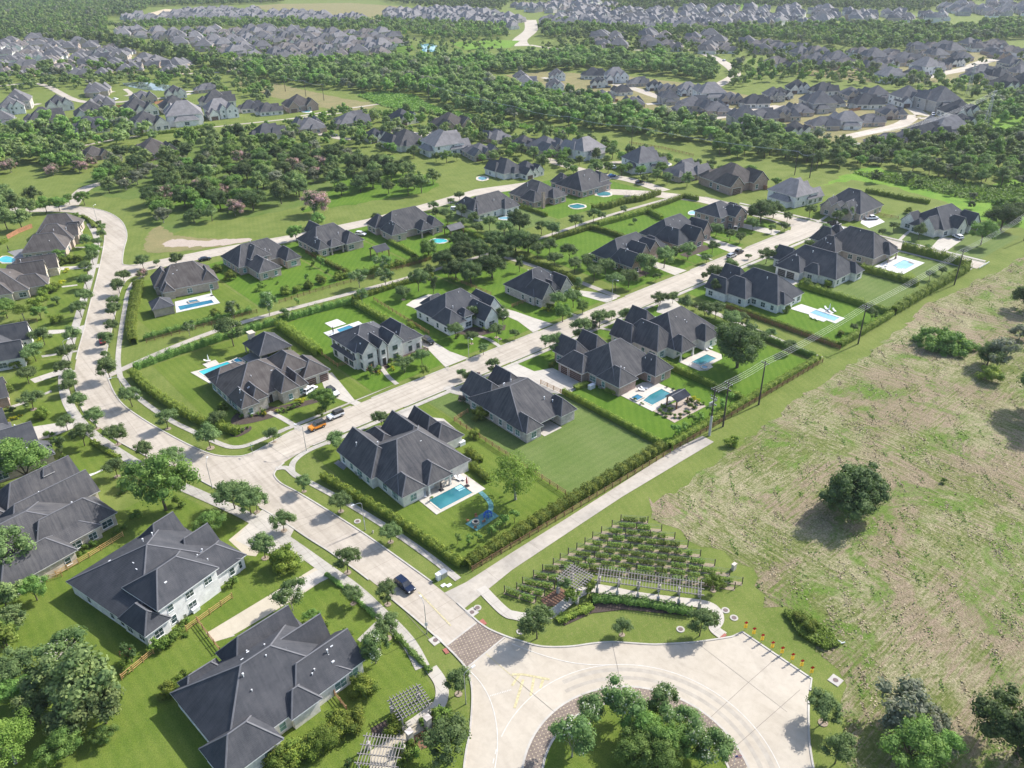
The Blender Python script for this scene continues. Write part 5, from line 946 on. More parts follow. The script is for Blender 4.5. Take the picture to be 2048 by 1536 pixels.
# ================================================================== CARS
def wheel_meshes():
    t = MB(); t.tube([(0, -.12, 0), (0, .12, 0)], .37, 16); a = mesh_only(t, 'tyre', 'tyre'); t = MB(); t.tube([(0, -.13, 0), (0, .13, 0)], .2, 8); return a, mesh_only(t, 'rim', 'rim')
WH = wheel_meshes()
def car(name, label, X, Y, yaw, kind='suv', paint='paint_black', top=None, cat='car', group='cars around the estate', base_z=.07):
    r = empty(name, (X, Y, base_z), R(yaw)); tag(r, label, cat, group)
    P = {'suv': dict(L=4.85, W=1.9, hood=1.02, belt=1.12, roof=1.74, pr=[(-2.4, .45), (-2.42, 1.0), (-2.35, 1.15), (.75, 1.12), (1.05, 1.08), (2.1, .95), (2.38, .8), (2.42, .45)], cab=[(-2.33, 1.1), (-1.95, 1.68), (-1.6, 1.75), (.0, 1.76), (.35, 1.70), (1.12, 1.1)]),
         'offroad': dict(W=1.9, pr=[(-2.2, .55), (-2.25, 1.2), (.65, 1.2), (.8, 1.18), (2.0, 1.12), (2.2, 1.02), (2.25, .55)], cab=[(-2.2, 1.18), (-2.12, 1.84), (-1.9, 1.9), (.15, 1.9), (.3, 1.85), (.72, 1.18)]),
         'pickup': dict(W=1.95, pr=[(-2.85, .5), (-2.9, 1.12), (-1.0, 1.12), (.95, 1.14), (2.5, 1.08), (2.8, .9), (2.85, .5)], cab=[(-1.0, 1.1), (-.85, 1.78), (-.5, 1.84), (.7, 1.84), (.95, 1.75), (1.5, 1.12)]),
         'sedan': dict(W=1.8, pr=[(-2.35, .4), (-2.35, .95), (-1.7, 1.0), (1.1, .95), (2.2, .78), (2.4, .6), (2.4, .4)], cab=[(-1.85, .97), (-1.2, 1.38), (-.7, 1.46), (.2, 1.46), (.5, 1.38), (1.3, .94)])}[kind]
    W = P['W']; m = MB(); pr = P['pr']; n = len(pr)
    V = []
    for sy, ins, zs in ((-1, 0, 0), (1, 0, 0)):
        V += [(x, sy*(W/2-(.07 if z > .9 else 0)), z) for x, z in pr]
    m.add([(x, y, z) for x, y, z in V], [tuple(range(n)), tuple(range(2*n-1, n-1, -1))]+[(i, n+i, n+(i+1) % n, (i+1) % n) for i in range(n)])
    x0, x1 = pr[0][0], pr[-1][0]; m.box(x0-.08, x0+.1, -W/2+.05, W/2-.05, .42, .68, 1); m.box(x1-.1, x1+.08, -W/2+.05, W/2-.05, .40, .64, 1)
    m.box(x0+.15, x1-.15, -W/2-.005, W/2+.005, .34, .50, 1)
    bd = m.build('body', [paint, 'metal_black'], r)
    bd.data.polygons.foreach_set('use_smooth', [False]*len(bd.data.polygons))
    bv = bd.modifiers.new('b', 'BEVEL'); bv.width = .05; bv.segments = 2; bv.limit_method = 'ANGLE'
    cb_ = P['cab']; k = len(cb_); m = MB(); V = []
    for sy in (-1, 1): V += [(x, sy*(W/2-.08-(.14 if z > 1.3 else 0)), z) for x, z in cb_]
    m.add(V, [tuple(range(k)), tuple(range(2*k-1, k-1, -1))]+[(i, k+i, k+(i+1) % k, (i+1) % k) for i in range(k)]); m.build('window', 'car_glass', r)
    a, b_ = cb_[1], cb_[-2]; m = MB(); V = []
    rf = cb_[1:-1]; q = len(rf)
    for sy in (-1, 1): V += [(x, sy*(W/2-.2), z+.035) for x, z in rf]
    for sy in (-1, 1): V += [(x, sy*(W/2-.2), z-.05) for x, z in rf]
    m.add(V, [(i, i+1, q+i+1, q+i) for i in range(q-1)]+[(2*q+i, i, i+1, 2*q+i+1)[::-1] for i in range(q-1)]+[(q+i, 3*q+i, 3*q+i+1, q+i+1)[::-1] for i in range(q-1)]+[(0, q, 3*q, 2*q), (q-1, 3*q-1+0, 4*q-1, 2*q-1)[:4]])
    for sy in (-1, 1):
        for xx in ((-.45,) if kind in ('pickup',) else (-1.05, -.15)): m.bar((xx, sy*(W/2-.1), 1.1), (xx, sy*(W/2-.215), rf[1][1]), .09, .05)
        m.bar((cb_[-1][0], sy*(W/2-.09), cb_[-1][1]), (rf[-1][0], sy*(W/2-.215), rf[-1][1]), .07, .05); m.bar((cb_[0][0], sy*(W/2-.09), cb_[0][1]), (rf[0][0], sy*(W/2-.215), rf[0][1]), .1, .05)
    m.build('roof', top or paint, r)
    if kind == 'pickup': m = MB(); m.box(-2.75, -1.05, -.8, .8, 1.0, 1.125); m.build('bed', 'metal_black', r)
    if kind == 'offroad': w_ = inst('spare_wheel', WH[0], r, (-2.38, 0, 1.05), R(90))
    wb = {'suv': 1.42, 'offroad': 1.35, 'pickup': 1.75, 'sedan': 1.38}[kind]; ws = 1.12 if kind == 'offroad' else 1.0
    for sx in (-1, 1):
        for sy in (-1, 1): w = inst('wheel', WH[0], r, (sx*wb, sy*(W/2-.1), .37*ws), 0, ws); inst('rim', WH[1], w)
    for sy in (-1, 1):
        m = MB(); m.box(x1-.12, x1+.015, sy*(W/2-.28)-.16, sy*(W/2-.28)+.16, .68, .84); m.build('headlight', 'lamp_lens', r)
        m = MB(); m.box(x0-.015, x0+.1, sy*(W/2-.2)-.11, sy*(W/2-.2)+.11, .78, 1.0); m.build('tail_light', 'tail_red', r)
        m = MB(); m.box(.75, .95, sy*(W/2+.06)-.09, sy*(W/2+.06)+.09, 1.02, 1.18); m.build('mirror', paint, r)
    return r
def carp(name, label, px, py, yaw, *a, **k): return car(name, label, *G(px, py), yaw, *a, **k)
carp('parked_car', 'dark blue sport utility car driving toward the roundabout', 809.5, 1175, -86, 'suv', 'paint_navy')
carp('parked_car', 'orange off-road car with black bonnet parked behind the white one', 634.5, 857, 180, 'offroad', 'paint_orange', 'soft_top')
carp('parked_car', 'white off-road car with black soft top parked ahead on the kerb', 671.5, 835, 180, 'offroad', 'paint_white', 'soft_top')
carp('parked_car', 'white off-road car on the driveway hidden behind the bushy tree', 666, 789, -88, 'offroad', 'paint_white', 'soft_top'); carp('parked_car', 'silver car beside the stone wall of the corner house garage', 620, 784, 20, 'suv', 'paint_white')
carp('parked_car', 'black off-road car on the driveway of the grey two-storey house', 857, 686, -88, 'offroad', 'paint_black', 'soft_top'); carp('parked_car', 'dark car with a cover partly under the white flowering tree', 1002, 634, -80, 'suv', 'paint_silver')
carp('parked_car', 'grey car parked at the kerb of the straight street', 1463, 515, 0, 'suv', 'paint_silver'); carp('parked_car', 'dark car parked just ahead of the grey kerbside car', 1475, 508, 0, 'pickup', 'paint_black'); carp('parked_car', 'black car on the drive of the two-storey brick house', 1459, 464, 35, 'suv', 'paint_black'); carp('parked_car', 'silver pickup on the drive of the two-storey brick house', 1470, 461, 35, 'pickup', 'paint_silver')
carp('parked_car', 'white pickup on the pale drive at the end of the street', 1743, 439, -35, 'pickup', 'paint_white'); carp('parked_car', 'white car in front of the last house near the field', 1915, 477, 60, 'suv', 'paint_white'); carp('parked_car', 'black pickup parked on the side street near its trees', 1668, 450, -88, 'pickup', 'paint_black'); carp('parked_car', 'white car parked behind the black pickup on the side street', 1676, 458, -88, 'sedan', 'paint_white')
carp('parked_car', 'red car half hidden under a street tree on the curved road', 206, 685, 78, 'sedan', 'paint_red'); carp('parked_car', 'black car on the back street beside the brown roofed house', 410, 521, -10, 'sedan', 'paint_black'); carp('parked_car', 'white estate car beside the brick house with the pavilion lawn', 722, 471, -60, 'suv', 'paint_white'); carp('parked_car', 'white car under the row trees near the small tree cluster', 911, 421, -40, 'suv', 'paint_white')
carp('parked_car', 'bright blue car on the side street drive', 1223, 354, -10, 'sedan', 'paint_blue'); carp('parked_car', 'white pickup on the drive left of the white gabled house', 1226, 338, -50, 'pickup', 'paint_white'); carp('parked_car', 'white pickup before the far two-storey brick house', 897, 273, 0, 'pickup', 'paint_white'); carp('parked_car', 'dark golf cart sized car on the side street kerb', 1279, 366, -10, 'sedan', 'paint_black')
for i, (px, py) in enumerate([(1405, 228), (1455, 215), (1490, 206), (1237, 190), (1216, 176), (1840, 206), (1720, 202), (1866, 231), (1575, 200)]): carp('parked_car', 'tiny far parked car, number of rows back %s in the hazy subdivision street' % ['one', 'two', 'three', 'four', 'five', 'six', 'seven', 'eight', 'nine'][i] if False else ['dark car in the near far-subdivision street', 'grey car before the grey cottage row', 'dark car beside the long far drive', 'white car in the distant cul-de-sac', 'silver car above the distant cul-de-sac', 'white car by the far white two-storey house', 'teal shaded car between the far roofs', 'dark car on the far bare building plot', 'white car on the upper far street'][i], px, py, 30*i, 'suv', ['paint_black', 'paint_silver', 'paint_black', 'paint_white'][i % 4])
for lb, px, py, yw, kd, pt in (('white car on the drive in front of the far left pale house', 232, 200, 40, 'suv', 'paint_white'), ('dark car in front of the far left gabled houses', 330, 214, 10, 'suv', 'paint_black'), ('silver car on the drive below the middle brown roofs', 668, 272, -20, 'sedan', 'paint_silver'), ('dark car beside the turret bay house drive', 1120, 322, 60, 'suv', 'paint_black'), ('red car in front of the middle grey roofed row', 790, 262, 20, 'sedan', 'paint_red'), ('white van on the street of the right hand subdivision', 1352, 207, -20, 'pickup', 'paint_white'), ('silver car before the upper right drive houses', 1862, 152, 20, 'suv', 'paint_silver'), ('white car on the far curved boulevard', 1448, 122, 60, 'sedan', 'paint_white')): carp('parked_car', lb, px, py, yw, kd, pt)
# ================================================================== PERGOLAS, VINES, SMALL OBJECTS
def pergola(label, c, L, Wd, yaw, z=3.0, n=36, slat='trellis', cross=3, posts=(2, 2), pmat='wall_grey_stone', pr=.28):
    r = empty('pergola', (c[0], c[1], 0), R(yaw)); tag(r, label, 'pergola', 'wooden pergolas by the roundabout')
    for i in range(n):
        x = -L/2+L*(i+.5)/n; s_ = MB(); s_.box(x-.04, x+.04, -Wd/2-.45, Wd/2+.45, z+.18, z+.34); s_.build('slat', slat, r)
    for j in range(cross):
        y = -Wd/2+Wd*j/(cross-1); m = MB(); m.box(-L/2-.3, L/2+.3, y-.07, y+.07, z-.02, z+.17); m.build('beam', slat, r)
    for i in range(posts[0]):
        for j in range(posts[1]):
            x = -L/2+.3+(L-.6)*i/(posts[0]-1); y = -Wd/2+Wd*j/max(1, posts[1]-1); m = MB(); m.box(x-pr, x+pr, y-pr, y+pr, 0, 1.6 if pr > .25 else z-.05); m.box(x-.1, x+.1, y-.1, y+.1, 1.5, z-.03) if pr > .25 else None; m.build('post', pmat if pr > .25 else slat, r)
    return r
A, B = Vector(G(1024+705/4, 1152+150/4)), Vector(G(1024+1470/4, 1152+260/4)); dv = (B-A); nn = Vector((-dv.y, dv.x)).normalized()
if nn.y < 0: nn = -nn
cc = (A+B)/2+nn*1.6
pergola('long white slatted pergola over the curved walk below the vineyard', cc, dv.length+1.8, 3.2, math.degrees(math.atan2(dv.y, dv.x)), 3.5, 35, posts=(6, 2))
pergola('square slatted pergola at the left end of the vineyard walk', G(1149, 1183), 5.0, 4.6, -80, 3.6, 9, cross=8, posts=(2, 2))
pergola('tilted lattice pergola beside the curved walk left of the roundabout', G(823, 1431), 5.4, 4.2, -8, 3.2, 9, cross=8, posts=(2, 2)); pergola('lattice pergola at the bottom edge with ladder shadows', G(765, 1528), 6.2, 4.6, -48, 3.0, 13, cross=4, posts=(2, 2))
for i, (px, py) in enumerate(((857, 1457), (821, 1485))):
    m = MB(); m.box(-.45, .45, -.45, .45, 0, 2.6); m.box(-.55, .55, -.55, .55, 2.6, 2.75); o = m.build('stone_column', 'wall_grey_stone'); o.location = (*G(px, py), 0); tag(o, ['vine covered stone column right of the lattice pergola', 'vine covered stone column between the two lattice pergolas'][i], 'column')
MK = GT(1024, 1152, (1862, 452), (1928, 500), (1995, 552)) + GT(1536, 1152, (28, 612), (105, 655), (188, 708), (262, 760), (342, 815))
for i, (x, y) in enumerate(MK):
    r = empty('road_end_marker', (x+.5, y+.3, 0), R(-15)); tag(r, '%s red and yellow road end marker counted from the curved walk' % ['first', 'second', 'third', 'fourth', 'fifth', 'sixth', 'seventh', 'eighth'][i], 'road marker', 'road end markers on the grass')
    m = MB(); m.box(-.03, .03, -.03, .03, 0, 2.0); m.build('post', 'metal_grey', r)
    m = MB(); m.add([(0, -.05, 1.55), (.38, -.05, 1.9), (0, -.05, 2.25), (-.38, -.05, 1.9), (0, .0, 1.55), (.38, .0, 1.9), (0, .0, 2.25), (-.38, .0, 1.9)], [(0, 1, 2, 3), (7, 6, 5, 4)]); a_ = m.build('red_diamond', 'marker_red', r); a_.rotation_euler = (0, 0, R(-25))
    for k in range(3): m = MB(); m.box(-.3, .3, -.05, 0, .55+.33*k, .80+.33*k); a_ = m.build('yellow_panel', 'marker_yellow', r); a_.rotation_euler = (0, 0, R(-25))
def boxthing(name, label, cat, px, py, dims, mat, yaw=0, group=None, top=None, z0=0):
    X, Y = G(px, py); r = empty(name, (X, Y, z0), R(yaw)); tag(r, label, cat, group); w, d, h = dims
    m = MB(); m.box(-w/2, w/2, -d/2, d/2, 0, h*.86); m.build('cabinet', mat, r); m = MB(); m.box(-w/2-.05, w/2+.05, -d/2-.05, d/2+.05, h*.86, h); m.build('lid', top or mat, r); return r
boxthing('utility_cabinet', 'white utility cabinet at the trail mouth beside the corner hedge', 'cabinet', 877, 1159, (.8, .8, 1.5), 'metal_white'); boxthing('utility_cabinet', 'grey utility cabinet behind the white one at the trail mouth', 'cabinet', 886, 1153, (1.4, 1.2, 1.3), 'metal_grey')
boxthing('pedestal_box', 'pale pedestal with dark box at the right corner of the vineyard', 'box', 1467, 1139, (.9, .6, 1.5), 'stone_pale', 0); boxthing('generator', 'white generator box beside the cream garage wall of the corner house', 'generator', 924, 890, (1.6, .9, 1.1), 'metal_white'); boxthing('generator', 'white generator box near the clipped hedge behind the double garage driveway', 'generator', 1183, 777, (2.0, 1.0, 1.3), 'metal_white')
boxthing('generator', 'white generator box beside the wooden screened air conditioners', 'generator', 392, 1222, (1.5, .8, 1.0), 'metal_white', 16)
for i, (px, py, lb) in enumerate([(352, 1246, 'grey air conditioner nearest the corner of the white house'), (368, 1234, 'grey air conditioner next to the white generator'), (715, 948, 'grey air conditioner against the cream wall above the hedge'), (723, 956, 'second grey air conditioner on the cream wall above the hedge'), (938, 925, 'grey air conditioner at the patio corner of the cream house'), (1201, 776, 'grey air conditioner beside the clipped box hedge'), (1215, 778, 'second grey air conditioner beside the clipped box hedge'), (1720, 522, 'grey air conditioner by the last brown brick house'), (1460, 600, 'grey air conditioner beside the bright white house'), (500, 500, 'grey air conditioner behind the brick house with upper dormer')]):
    X, Y = G(px, py); r = empty('air_conditioner', (X, Y, 0)); tag(r, lb, 'air conditioner', 'air conditioning units beside the houses'); m = MB(); m.box(-.45, .45, -.45, .45, 0, .9); m.build('casing', 'metal_grey', r); m = MB(); m.tube([(0, 0, .9), (0, 0, .95)], .36, 12); m.build('fan_grille', 'metal_black', r)
def disc(label, px, py, r_=.45, pad=0.75, sq=False):
    X, Y = G(px, py); r = empty('manhole_cover', (X, Y, 0)); tag(r, label, 'manhole cover', 'manhole covers around the roundabout'); m = MB()
    if sq: m.box(-pad-.2, pad+.2, -pad-.2, pad+.2, 0, .10)
    else: m.tube([(0, 0, 0), (0, 0, .10)], pad, 20)
    m.build('concrete_ring', 'curb_concrete', r); m = MB(); m.tube([(0, 0, 0.02), (0, 0, .125)], r_, 16); m.build('lid', 'manhole_metal', r)
for lb, px, py, sq in (('round manhole cover in the small triangular lawn by the crossing', 955, 1216, False), ('manhole cover on a square pad at the kerb by the crossing', 944, 1225, True), ('manhole cover on a square pad by the street lamp and crossing', 871, 1281, True), ('manhole cover left of the round tree at the roundabout lawn', 1041, 1263, False), ('manhole cover on the lawn below the long pergola', 1361, 1259, False), ('manhole cover outside the curved walk, nearer the pergola', 1451, 1221, False), ('manhole cover outside the curved walk, nearer the markers', 1468, 1236, False), ('manhole cover beside the street lamp with white sign', 715, 1043, False), ('square drain cover right of the last road marker', 1671, 1361, True)): disc(lb, px, py, sq=sq)
X, Y = G(746, 1066); r = empty('fire_hydrant', (X, Y, 0)); tag(r, 'pale fire hydrant on the grass near the street lamp with sign', 'fire hydrant'); m = MB(); m.tube([(0, 0, 0), (0, 0, .55), (0, 0, .68), (0, 0, .76)], [.15, .14, .1, .03], 10); m.build('barrel', 'stone_pale', r); m = MB(); m.tube([(-.24, 0, .45), (.24, 0, .45)], .07, 8); m.build('outlet', 'metal_grey', r)
for i, (px, py) in enumerate(((887, 1171), (898, 1171))): m = MB(); m.box(-.5, .5, -.35, .35, 0, .12); o = m.build('valve_cover', 'wall_white'); o.location = (*G(px, py), 0); tag(o, ['left pale valve cover in the small lawn by the trail mouth', 'right pale valve cover in the small lawn by the trail mouth'][i], 'cover')
for i, (P, lb) in enumerate(((GT(1024, 1152, (1660, 495), (1700, 460), (1720, 475), (1682, 502)), 'a'), (gp((958, 1243), (966, 1238), (974, 1248), (966, 1252)), 'b'), (gp((885, 1300), (892, 1296), (899, 1306), (892, 1309)), 'c'))): slab('tactile_paving', P, .05, .125, 'detector_red')
# furniture ------------------------------------------------------------------
def lounger_proto():
    r = empty('sun_lounger'); m = MB(); m.box(-.95, .35, -.32, .32, .28, .36); m.build('seat', 'cloth_white', r)
    m = MB(); m.add([(.35, -.32, .30), (.35, .32, .30), (.95, .32, .75), (.95, -.32, .75), (.35, -.32, .36), (.35, .32, .36), (.93, .32, .81), (.93, -.32, .81)], [(3, 2, 1, 0), (4, 5, 6, 7), (0, 1, 5, 4), (1, 2, 6, 5), (2, 3, 7, 6), (3, 0, 4, 7)]); m.build('backrest', 'cloth_white', r)
    lg = MB(); lg.box(-.03, .03, -.03, .03, 0, .3); me = mesh_only(lg, 'leg', 'metal_grey')
    for x in (-.85, .3):
        for y in (-.28, .28): inst('leg', me, r, (x, y, 0))
    return r
def copy_tree(o, parent=None):
    c = o.copy(); COL.objects.link(c)
    if parent: c.parent = parent
    for ch in list(o.children): copy_tree(ch, c)
    return c
LP0 = lounger_proto(); used = [False]
def lounger(label, X, Y, yaw, group='sun loungers on the pool terraces'):
    o = LP0 if not used[0] else copy_tree(LP0); used[0] = True; o.location = (X, Y, .14); o.rotation_euler = (0, 0, R(yaw)); tag(o, label, 'sun lounger', group)
for lb, px, py, yw in (('left white lounger on the terrace near the red umbrella', 916, 960, 100), ('right white lounger on the terrace near the red umbrella', 924, 959, 100), ('white lounger at the near corner of the corner house pool', 850, 992, 60), ('white lounger beside it under the eave of the corner house', 846, 984, 60), ('left blue-white lounger above the raised square spa', 1283, 782, 130), ('right blue-white lounger above the raised square spa', 1288, 779, 130),
        ('upper left lounger of three beside the long narrow pool', 1652, 619, 60), ('upper middle lounger of three beside the long narrow pool', 1658, 624, 60), ('upper right lounger of three beside the long narrow pool', 1668, 623, 60), ('lower left lounger beside the long narrow pool', 1624, 637, 60), ('lower right lounger beside the long narrow pool', 1633, 640, 60), ('lounger under the white parasol by the turquoise pool', 415, 724, 150), ('lounger of the round tree pool terrace, left one', 1412, 700, 80), ('lounger of the round tree pool terrace, right one', 1420, 697, 80),
        ('dark side lounger near the long row pool of the last brick house', 1762, 535, 20), ('second lounger near the last brick house', 1772, 533, 20), ('white lounger right of the blue corner pool', 665, 672, 30)): lounger(lb, *G(px, py), yw)
def umbrella(label, px, py, mat, base='metal_black', h=2.7, canti=False):
    X, Y = G(px, py); r = empty('patio_umbrella', (X, Y, .13)); tag(r, label, 'umbrella', 'closed patio umbrellas')
    m = MB(); m.box(-.5, .5, -.5, .5, 0, .1); m.build('base', base, r); m = MB()
    if canti: m.tube([(.45, 0, .05), (.5, 0, 2.3), (.3, 0, 2.8), (0, 0, 2.6)], .05, 6)
    else: m.tube([(0, 0, .05), (0, 0, h)], .04, 6)
    m.build('pole', 'metal_grey', r); m = MB(); m.tube([(0, 0, .75), (0, 0, 1.1), (0, 0, 2.2), (0, 0, 2.6)], [.2, .22, .12, .03], 8); m.build('canopy', mat, r)
umbrella('closed dark red cantilever umbrella at the pool end of the terrace', 934, 973, 'cloth_red', canti=True); umbrella('closed dark umbrella beside the pool near the dining table', 883, 981, 'cloth_dark'); umbrella('closed white parasol at the left end of the turquoise pool', 418, 725, 'cloth_white', 'stone_pale'); umbrella('closed black umbrella on the white terrace of the grey house', 667, 668, 'cloth_dark', 'metal_white'); umbrella('closed white parasol beside the long narrow pool', 1658, 622, 'cloth_white'); umbrella('closed black umbrella at the left edge pool patio', 18, 503, 'cloth_dark'); umbrella('closed white parasol at the fountain wall pool corner', 424, 592, 'cloth_white')
def chair_at(name, label, X, Y, yaw, mat, cat='chair', group=None, z=.15):
    r = empty(name, (X, Y, z), R(yaw)); tag(r, label, cat, group); m = MB(); m.box(-.28, .28, -.28, .28, .38, .45); m.build('seat', mat, r); m = MB(); m.box(-.28, .28, .24, .31, .45, .95); m.build('backrest', mat, r)
    lg = MB(); lg.box(-.03, .03, -.03, .03, 0, .38); me = mesh_only(lg, 'leg', mat)
    for x in (-.24, .24):
        for y in (-.24, .24): inst('leg', me, r, (x, y, 0))
X, Y = 81.6, 123.3; r = empty('dining_table', (X, Y, .155)); tag(r, 'pale outdoor dining table under the covered patio of the corner house', 'table'); m = MB(); m.box(-1.3, 1.3, -.55, .55, .7, .78); m.build('tabletop', 'stone_pale', r)
for x in (-1.1, 1.1):
    for y in (-.4, .4): m = MB(); m.box(x-.05, x+.05, y-.05, y+.05, 0, .7); m.build('leg', 'metal_grey', r)
for k in range(6): chair_at('dining_chair', 'grey dining chair at the patio table of the corner house', X-1+k % 3, Y+(-.95 if k < 3 else .95), 180 if k < 3 else 0, 'metal_grey', 'chair', 'dining chairs around the patio table')
mat_p = GT(512, 768, (1675, 1120), (1765, 1178), (1942, 1058), (1880, 1012), (1850, 1010)); o = slab('play_mat', mat_p, .03, .09, 'mat_teal', None); tag(o, 'teal rubber mat under the fire pit in the corner house lawn', 'mat')
pth = smooth_path(GT(512, 768, (1795, 865), (1850, 920), (1880, 970), (1872, 1025)), 6); L_, R_ = strip(pth, .55, -.55); o = slab('play_path', [tuple(v) for v in L_]+[tuple(v) for v in R_][::-1], .03, .10, 'mat_teal', None); tag(o, 'curved teal path running from the pool terrace to the play mat', 'path mat')
X, Y = GT(512, 768, (1758, 1115))[0]; r = empty('fire_pit', (X, Y, .09)); tag(r, 'round stone fire pit on the teal mat', 'fire pit'); m = MB(); m.prism([(.8*math.cos(a*math.pi/8), .8*math.sin(a*math.pi/8)) for a in range(16)], 0, .5, 0, None, [[(.5*math.cos(a*math.pi/8), .5*math.sin(a*math.pi/8)) for a in range(16)]]); m.build('ring', 'wall_stone', r); m = MB(); m.tube([(0, 0, 0), (0, 0, .3)], .5, 12); m.build('ash_bed', 'metal_black', r)
for k, (a, b_) in enumerate(((1695, 1105), (1755, 1160), (1822, 1112), (1762, 1070))): chair_at('fire_pit_chair', 'terracotta chair %s the stone fire pit' % ['left of', 'in front of', 'right of', 'behind'][k], *GT(512, 768, (a, b_))[0], [60, 150, 250, -20][k], 'terracotta', 'chair', 'chairs round the fire pit', .1)
X, Y = GT(512, 768, (1855, 1058))[0]; r = empty('climbing_frame', (X, Y, .1)); tag(r, 'blue climbing frame at the end of the teal path', 'climbing frame')
for k in range(6):
    a = k*math.pi/3; m = MB(); m.tube([(1.1*math.cos(a), .9*math.sin(a), 0), (.9*math.cos(a), .75*math.sin(a), .8), (.3*math.cos(a), .3*math.sin(a), 1.3)], .09, 6); m.build('bar', 'plastic_blue', r)
for z, s_ in ((.45, 1.0), (.85, .85), (1.25, .35)): m = MB(); m.tube([(s_*1.05*math.cos(a*math.pi/6), s_*.85*math.sin(a*math.pi/6), z) for a in range(13)], .07, 5, cap=False); m.build('ring', 'plastic_blue', r)
X, Y = G(925, 402) if False else G(1255, 396); r = empty('trampoline', (X, Y, 0)); tag(r, 'dark trampoline with net on the lawn by the side street hedge', 'trampoline'); m = MB(); m.tube([(0, 0, .7), (0, 0, .8)], 1.9, 16); m.build('mat', 'metal_black', r)
for k in range(6): a = k*math.pi/3; m = MB(); m.tube([(1.9*math.cos(a), 1.9*math.sin(a), 0), (1.9*math.cos(a), 1.9*math.sin(a), 2.5)], .04, 5); m.build('pole', 'metal_grey', r)
def flag(label, px, py):
    X, Y = G(px, py); r = empty('flag', (X, Y, 0)); tag(r, label, 'flag', 'small flags by the kerbs'); m = MB(); m.tube([(0, 0, 0), (0, 0, 2.4)], .025, 5); m.build('pole', 'metal_white', r)
    m = MB()
    for k in range(7): m.box(0, 1.0, -.012, .012, 1.72+.09*k, 1.81+.09*k, k % 2)
    m.box(0, .4, -.02, .02, 2.0, 2.36, 2); f_ = m.build('cloth', ['flag_red', 'cloth_white', 'flag_blue'], r); f_.rotation_euler = (0, 0, R(-40))
flag('small striped flag at the kerb before the pale brick house', 954, 759); flag('small striped flag by the walk to the white stone house', 997, 690); flag('small striped flag at the edge of the roundabout paving', 1467, 1531)
X, Y = G(1467, 1139)
# fallen white pipes in the field
X, Y = G(1655, 1285); r = empty('pipe_heap', (X, Y, .1)); tag(r, 'heap of fallen white pipes in the green weeds of the field', 'pipes')
for a, b_ in (((-1.2, 1.2, .4), (.6, 2.2, .3)), ((-.4, 2.4, .5), (.2, .2, .3)), ((.3, .8, .4), (1.6, -1.6, .2)), ((.9, .7, .3), (1.4, -1.7, .4)), ((.4, -1.2, .15), (2.1, -2.1, .15))): m = MB(); m.tube([a, b_], .11, 6); m.build('pipe', 'metal_white', r)
# dead-end barrier
r = empty('road_barrier', (311.5, 96.2, 0)); tag(r, 'low white barrier across the dead end of the side street', 'barrier'); m = MB(); m.box(-4.4, 4.4, -.05, .05, .55, .95); m.build('rail', 'sign_white', r)
for x in (-4, -1.3, 1.3, 4): m = MB(); m.box(x-.06, x+.06, -.05, .05, 0, .55); m.build('post', 'metal_grey', r)
# vineyard
def vine_rows():
    rows = [(GT(1024, 768, a, b_)) for a, b_ in (((870, 1095), (1085, 1110)), ((800, 1140), (1195, 1175)), ((715, 1190), (1300, 1238)), ((645, 1232), (1405, 1305)), ((583, 1280), (1505, 1378)), ((518, 1322), (1620, 1455)), ((450, 1362), (1740, 1530)), ((385, 1405), (1840, 1600)), ((330, 1445), (1780, 1640)))]
    rows += [GT(1024, 768, (245, 1495), (500, 1500)), GT(1024, 768, (172, 1540), (430, 1580)), GT(1024, 1152, (85, 60), (340, 100)), GT(1024, 1152, (38, 105), (262, 160)), GT(1024, 1152, (-60, 130), (190, 210))]
    return rows
VROWS = vine_rows()
# ================================================================== PLANTS
def np_quads(name, V, mats, mi=None, tint=None, smooth=None):
    V = np.ascontiguousarray(V, dtype=np.float32).reshape(-1, 3); nv = len(V); nf = nv//4
    me = bpy.data.meshes.new(name); me.vertices.add(nv); me.vertices.foreach_set('co', V.ravel()); me.loops.add(nv); me.loops.foreach_set('vertex_index', np.arange(nv, dtype=np.int32))
    me.polygons.add(nf); me.polygons.foreach_set('loop_start', np.arange(0, nv, 4, dtype=np.int32)); me.polygons.foreach_set('loop_total', np.full(nf, 4, dtype=np.int32))
    for m in (mats if isinstance(mats, (list, tuple)) else [mats]): me.materials.append(MATS[m])
    if mi is not None: me.polygons.foreach_set('material_index', mi.astype(np.int32))
    if tint is not None: a = me.attributes.new('tint', 'FLOAT', 'FACE'); a.data.foreach_set('value', tint.astype(np.float32))
    me.update(calc_edges=True); return me
def leaf_quads(C, Nn, size, rng, ratio=1.5, jit=.5):
    n = len(C); d = Nn+rng.normal(0, jit, (n, 3)); d[:, 2] += .35; d /= np.linalg.norm(d, axis=1, keepdims=True)+1e-9
    t = np.cross(d, rng.normal(0, 1, (n, 3))); t /= np.linalg.norm(t, axis=1, keepdims=True)+1e-9; b = np.cross(d, t)
    s = (size*rng.uniform(.6, 1.3, n))[:, None]; t = t*s*.5; b = b*s*.5/ratio
    return np.stack([C-t, C-b*1.0, C+t, C+b], 1)    # rhombic leaf sprays
def cube_sphere(c, r, k=3):
    """closed lumpy body inside a leaf clump"""
    g = np.linspace(-1, 1, k+1); Q = []
    for ax in range(3):
        for s in (-1, 1):
            for i in range(k):
                for j in range(k):
                    q = []
                    for a, b in ((i, j), (i+1, j), (i+1, j+1), (i, j+1)):
                        p = [0, 0, 0]; p[ax] = s; p[(ax+1) % 3] = g[a]*(1 if s > 0 else -1); p[(ax+2) % 3] = g[b]; q.append(p)
                    Q.append(q)
    Q = np.array(Q, float); Q /= np.linalg.norm(Q, axis=2, keepdims=True); return Q*np.array(r)+np.array(c)
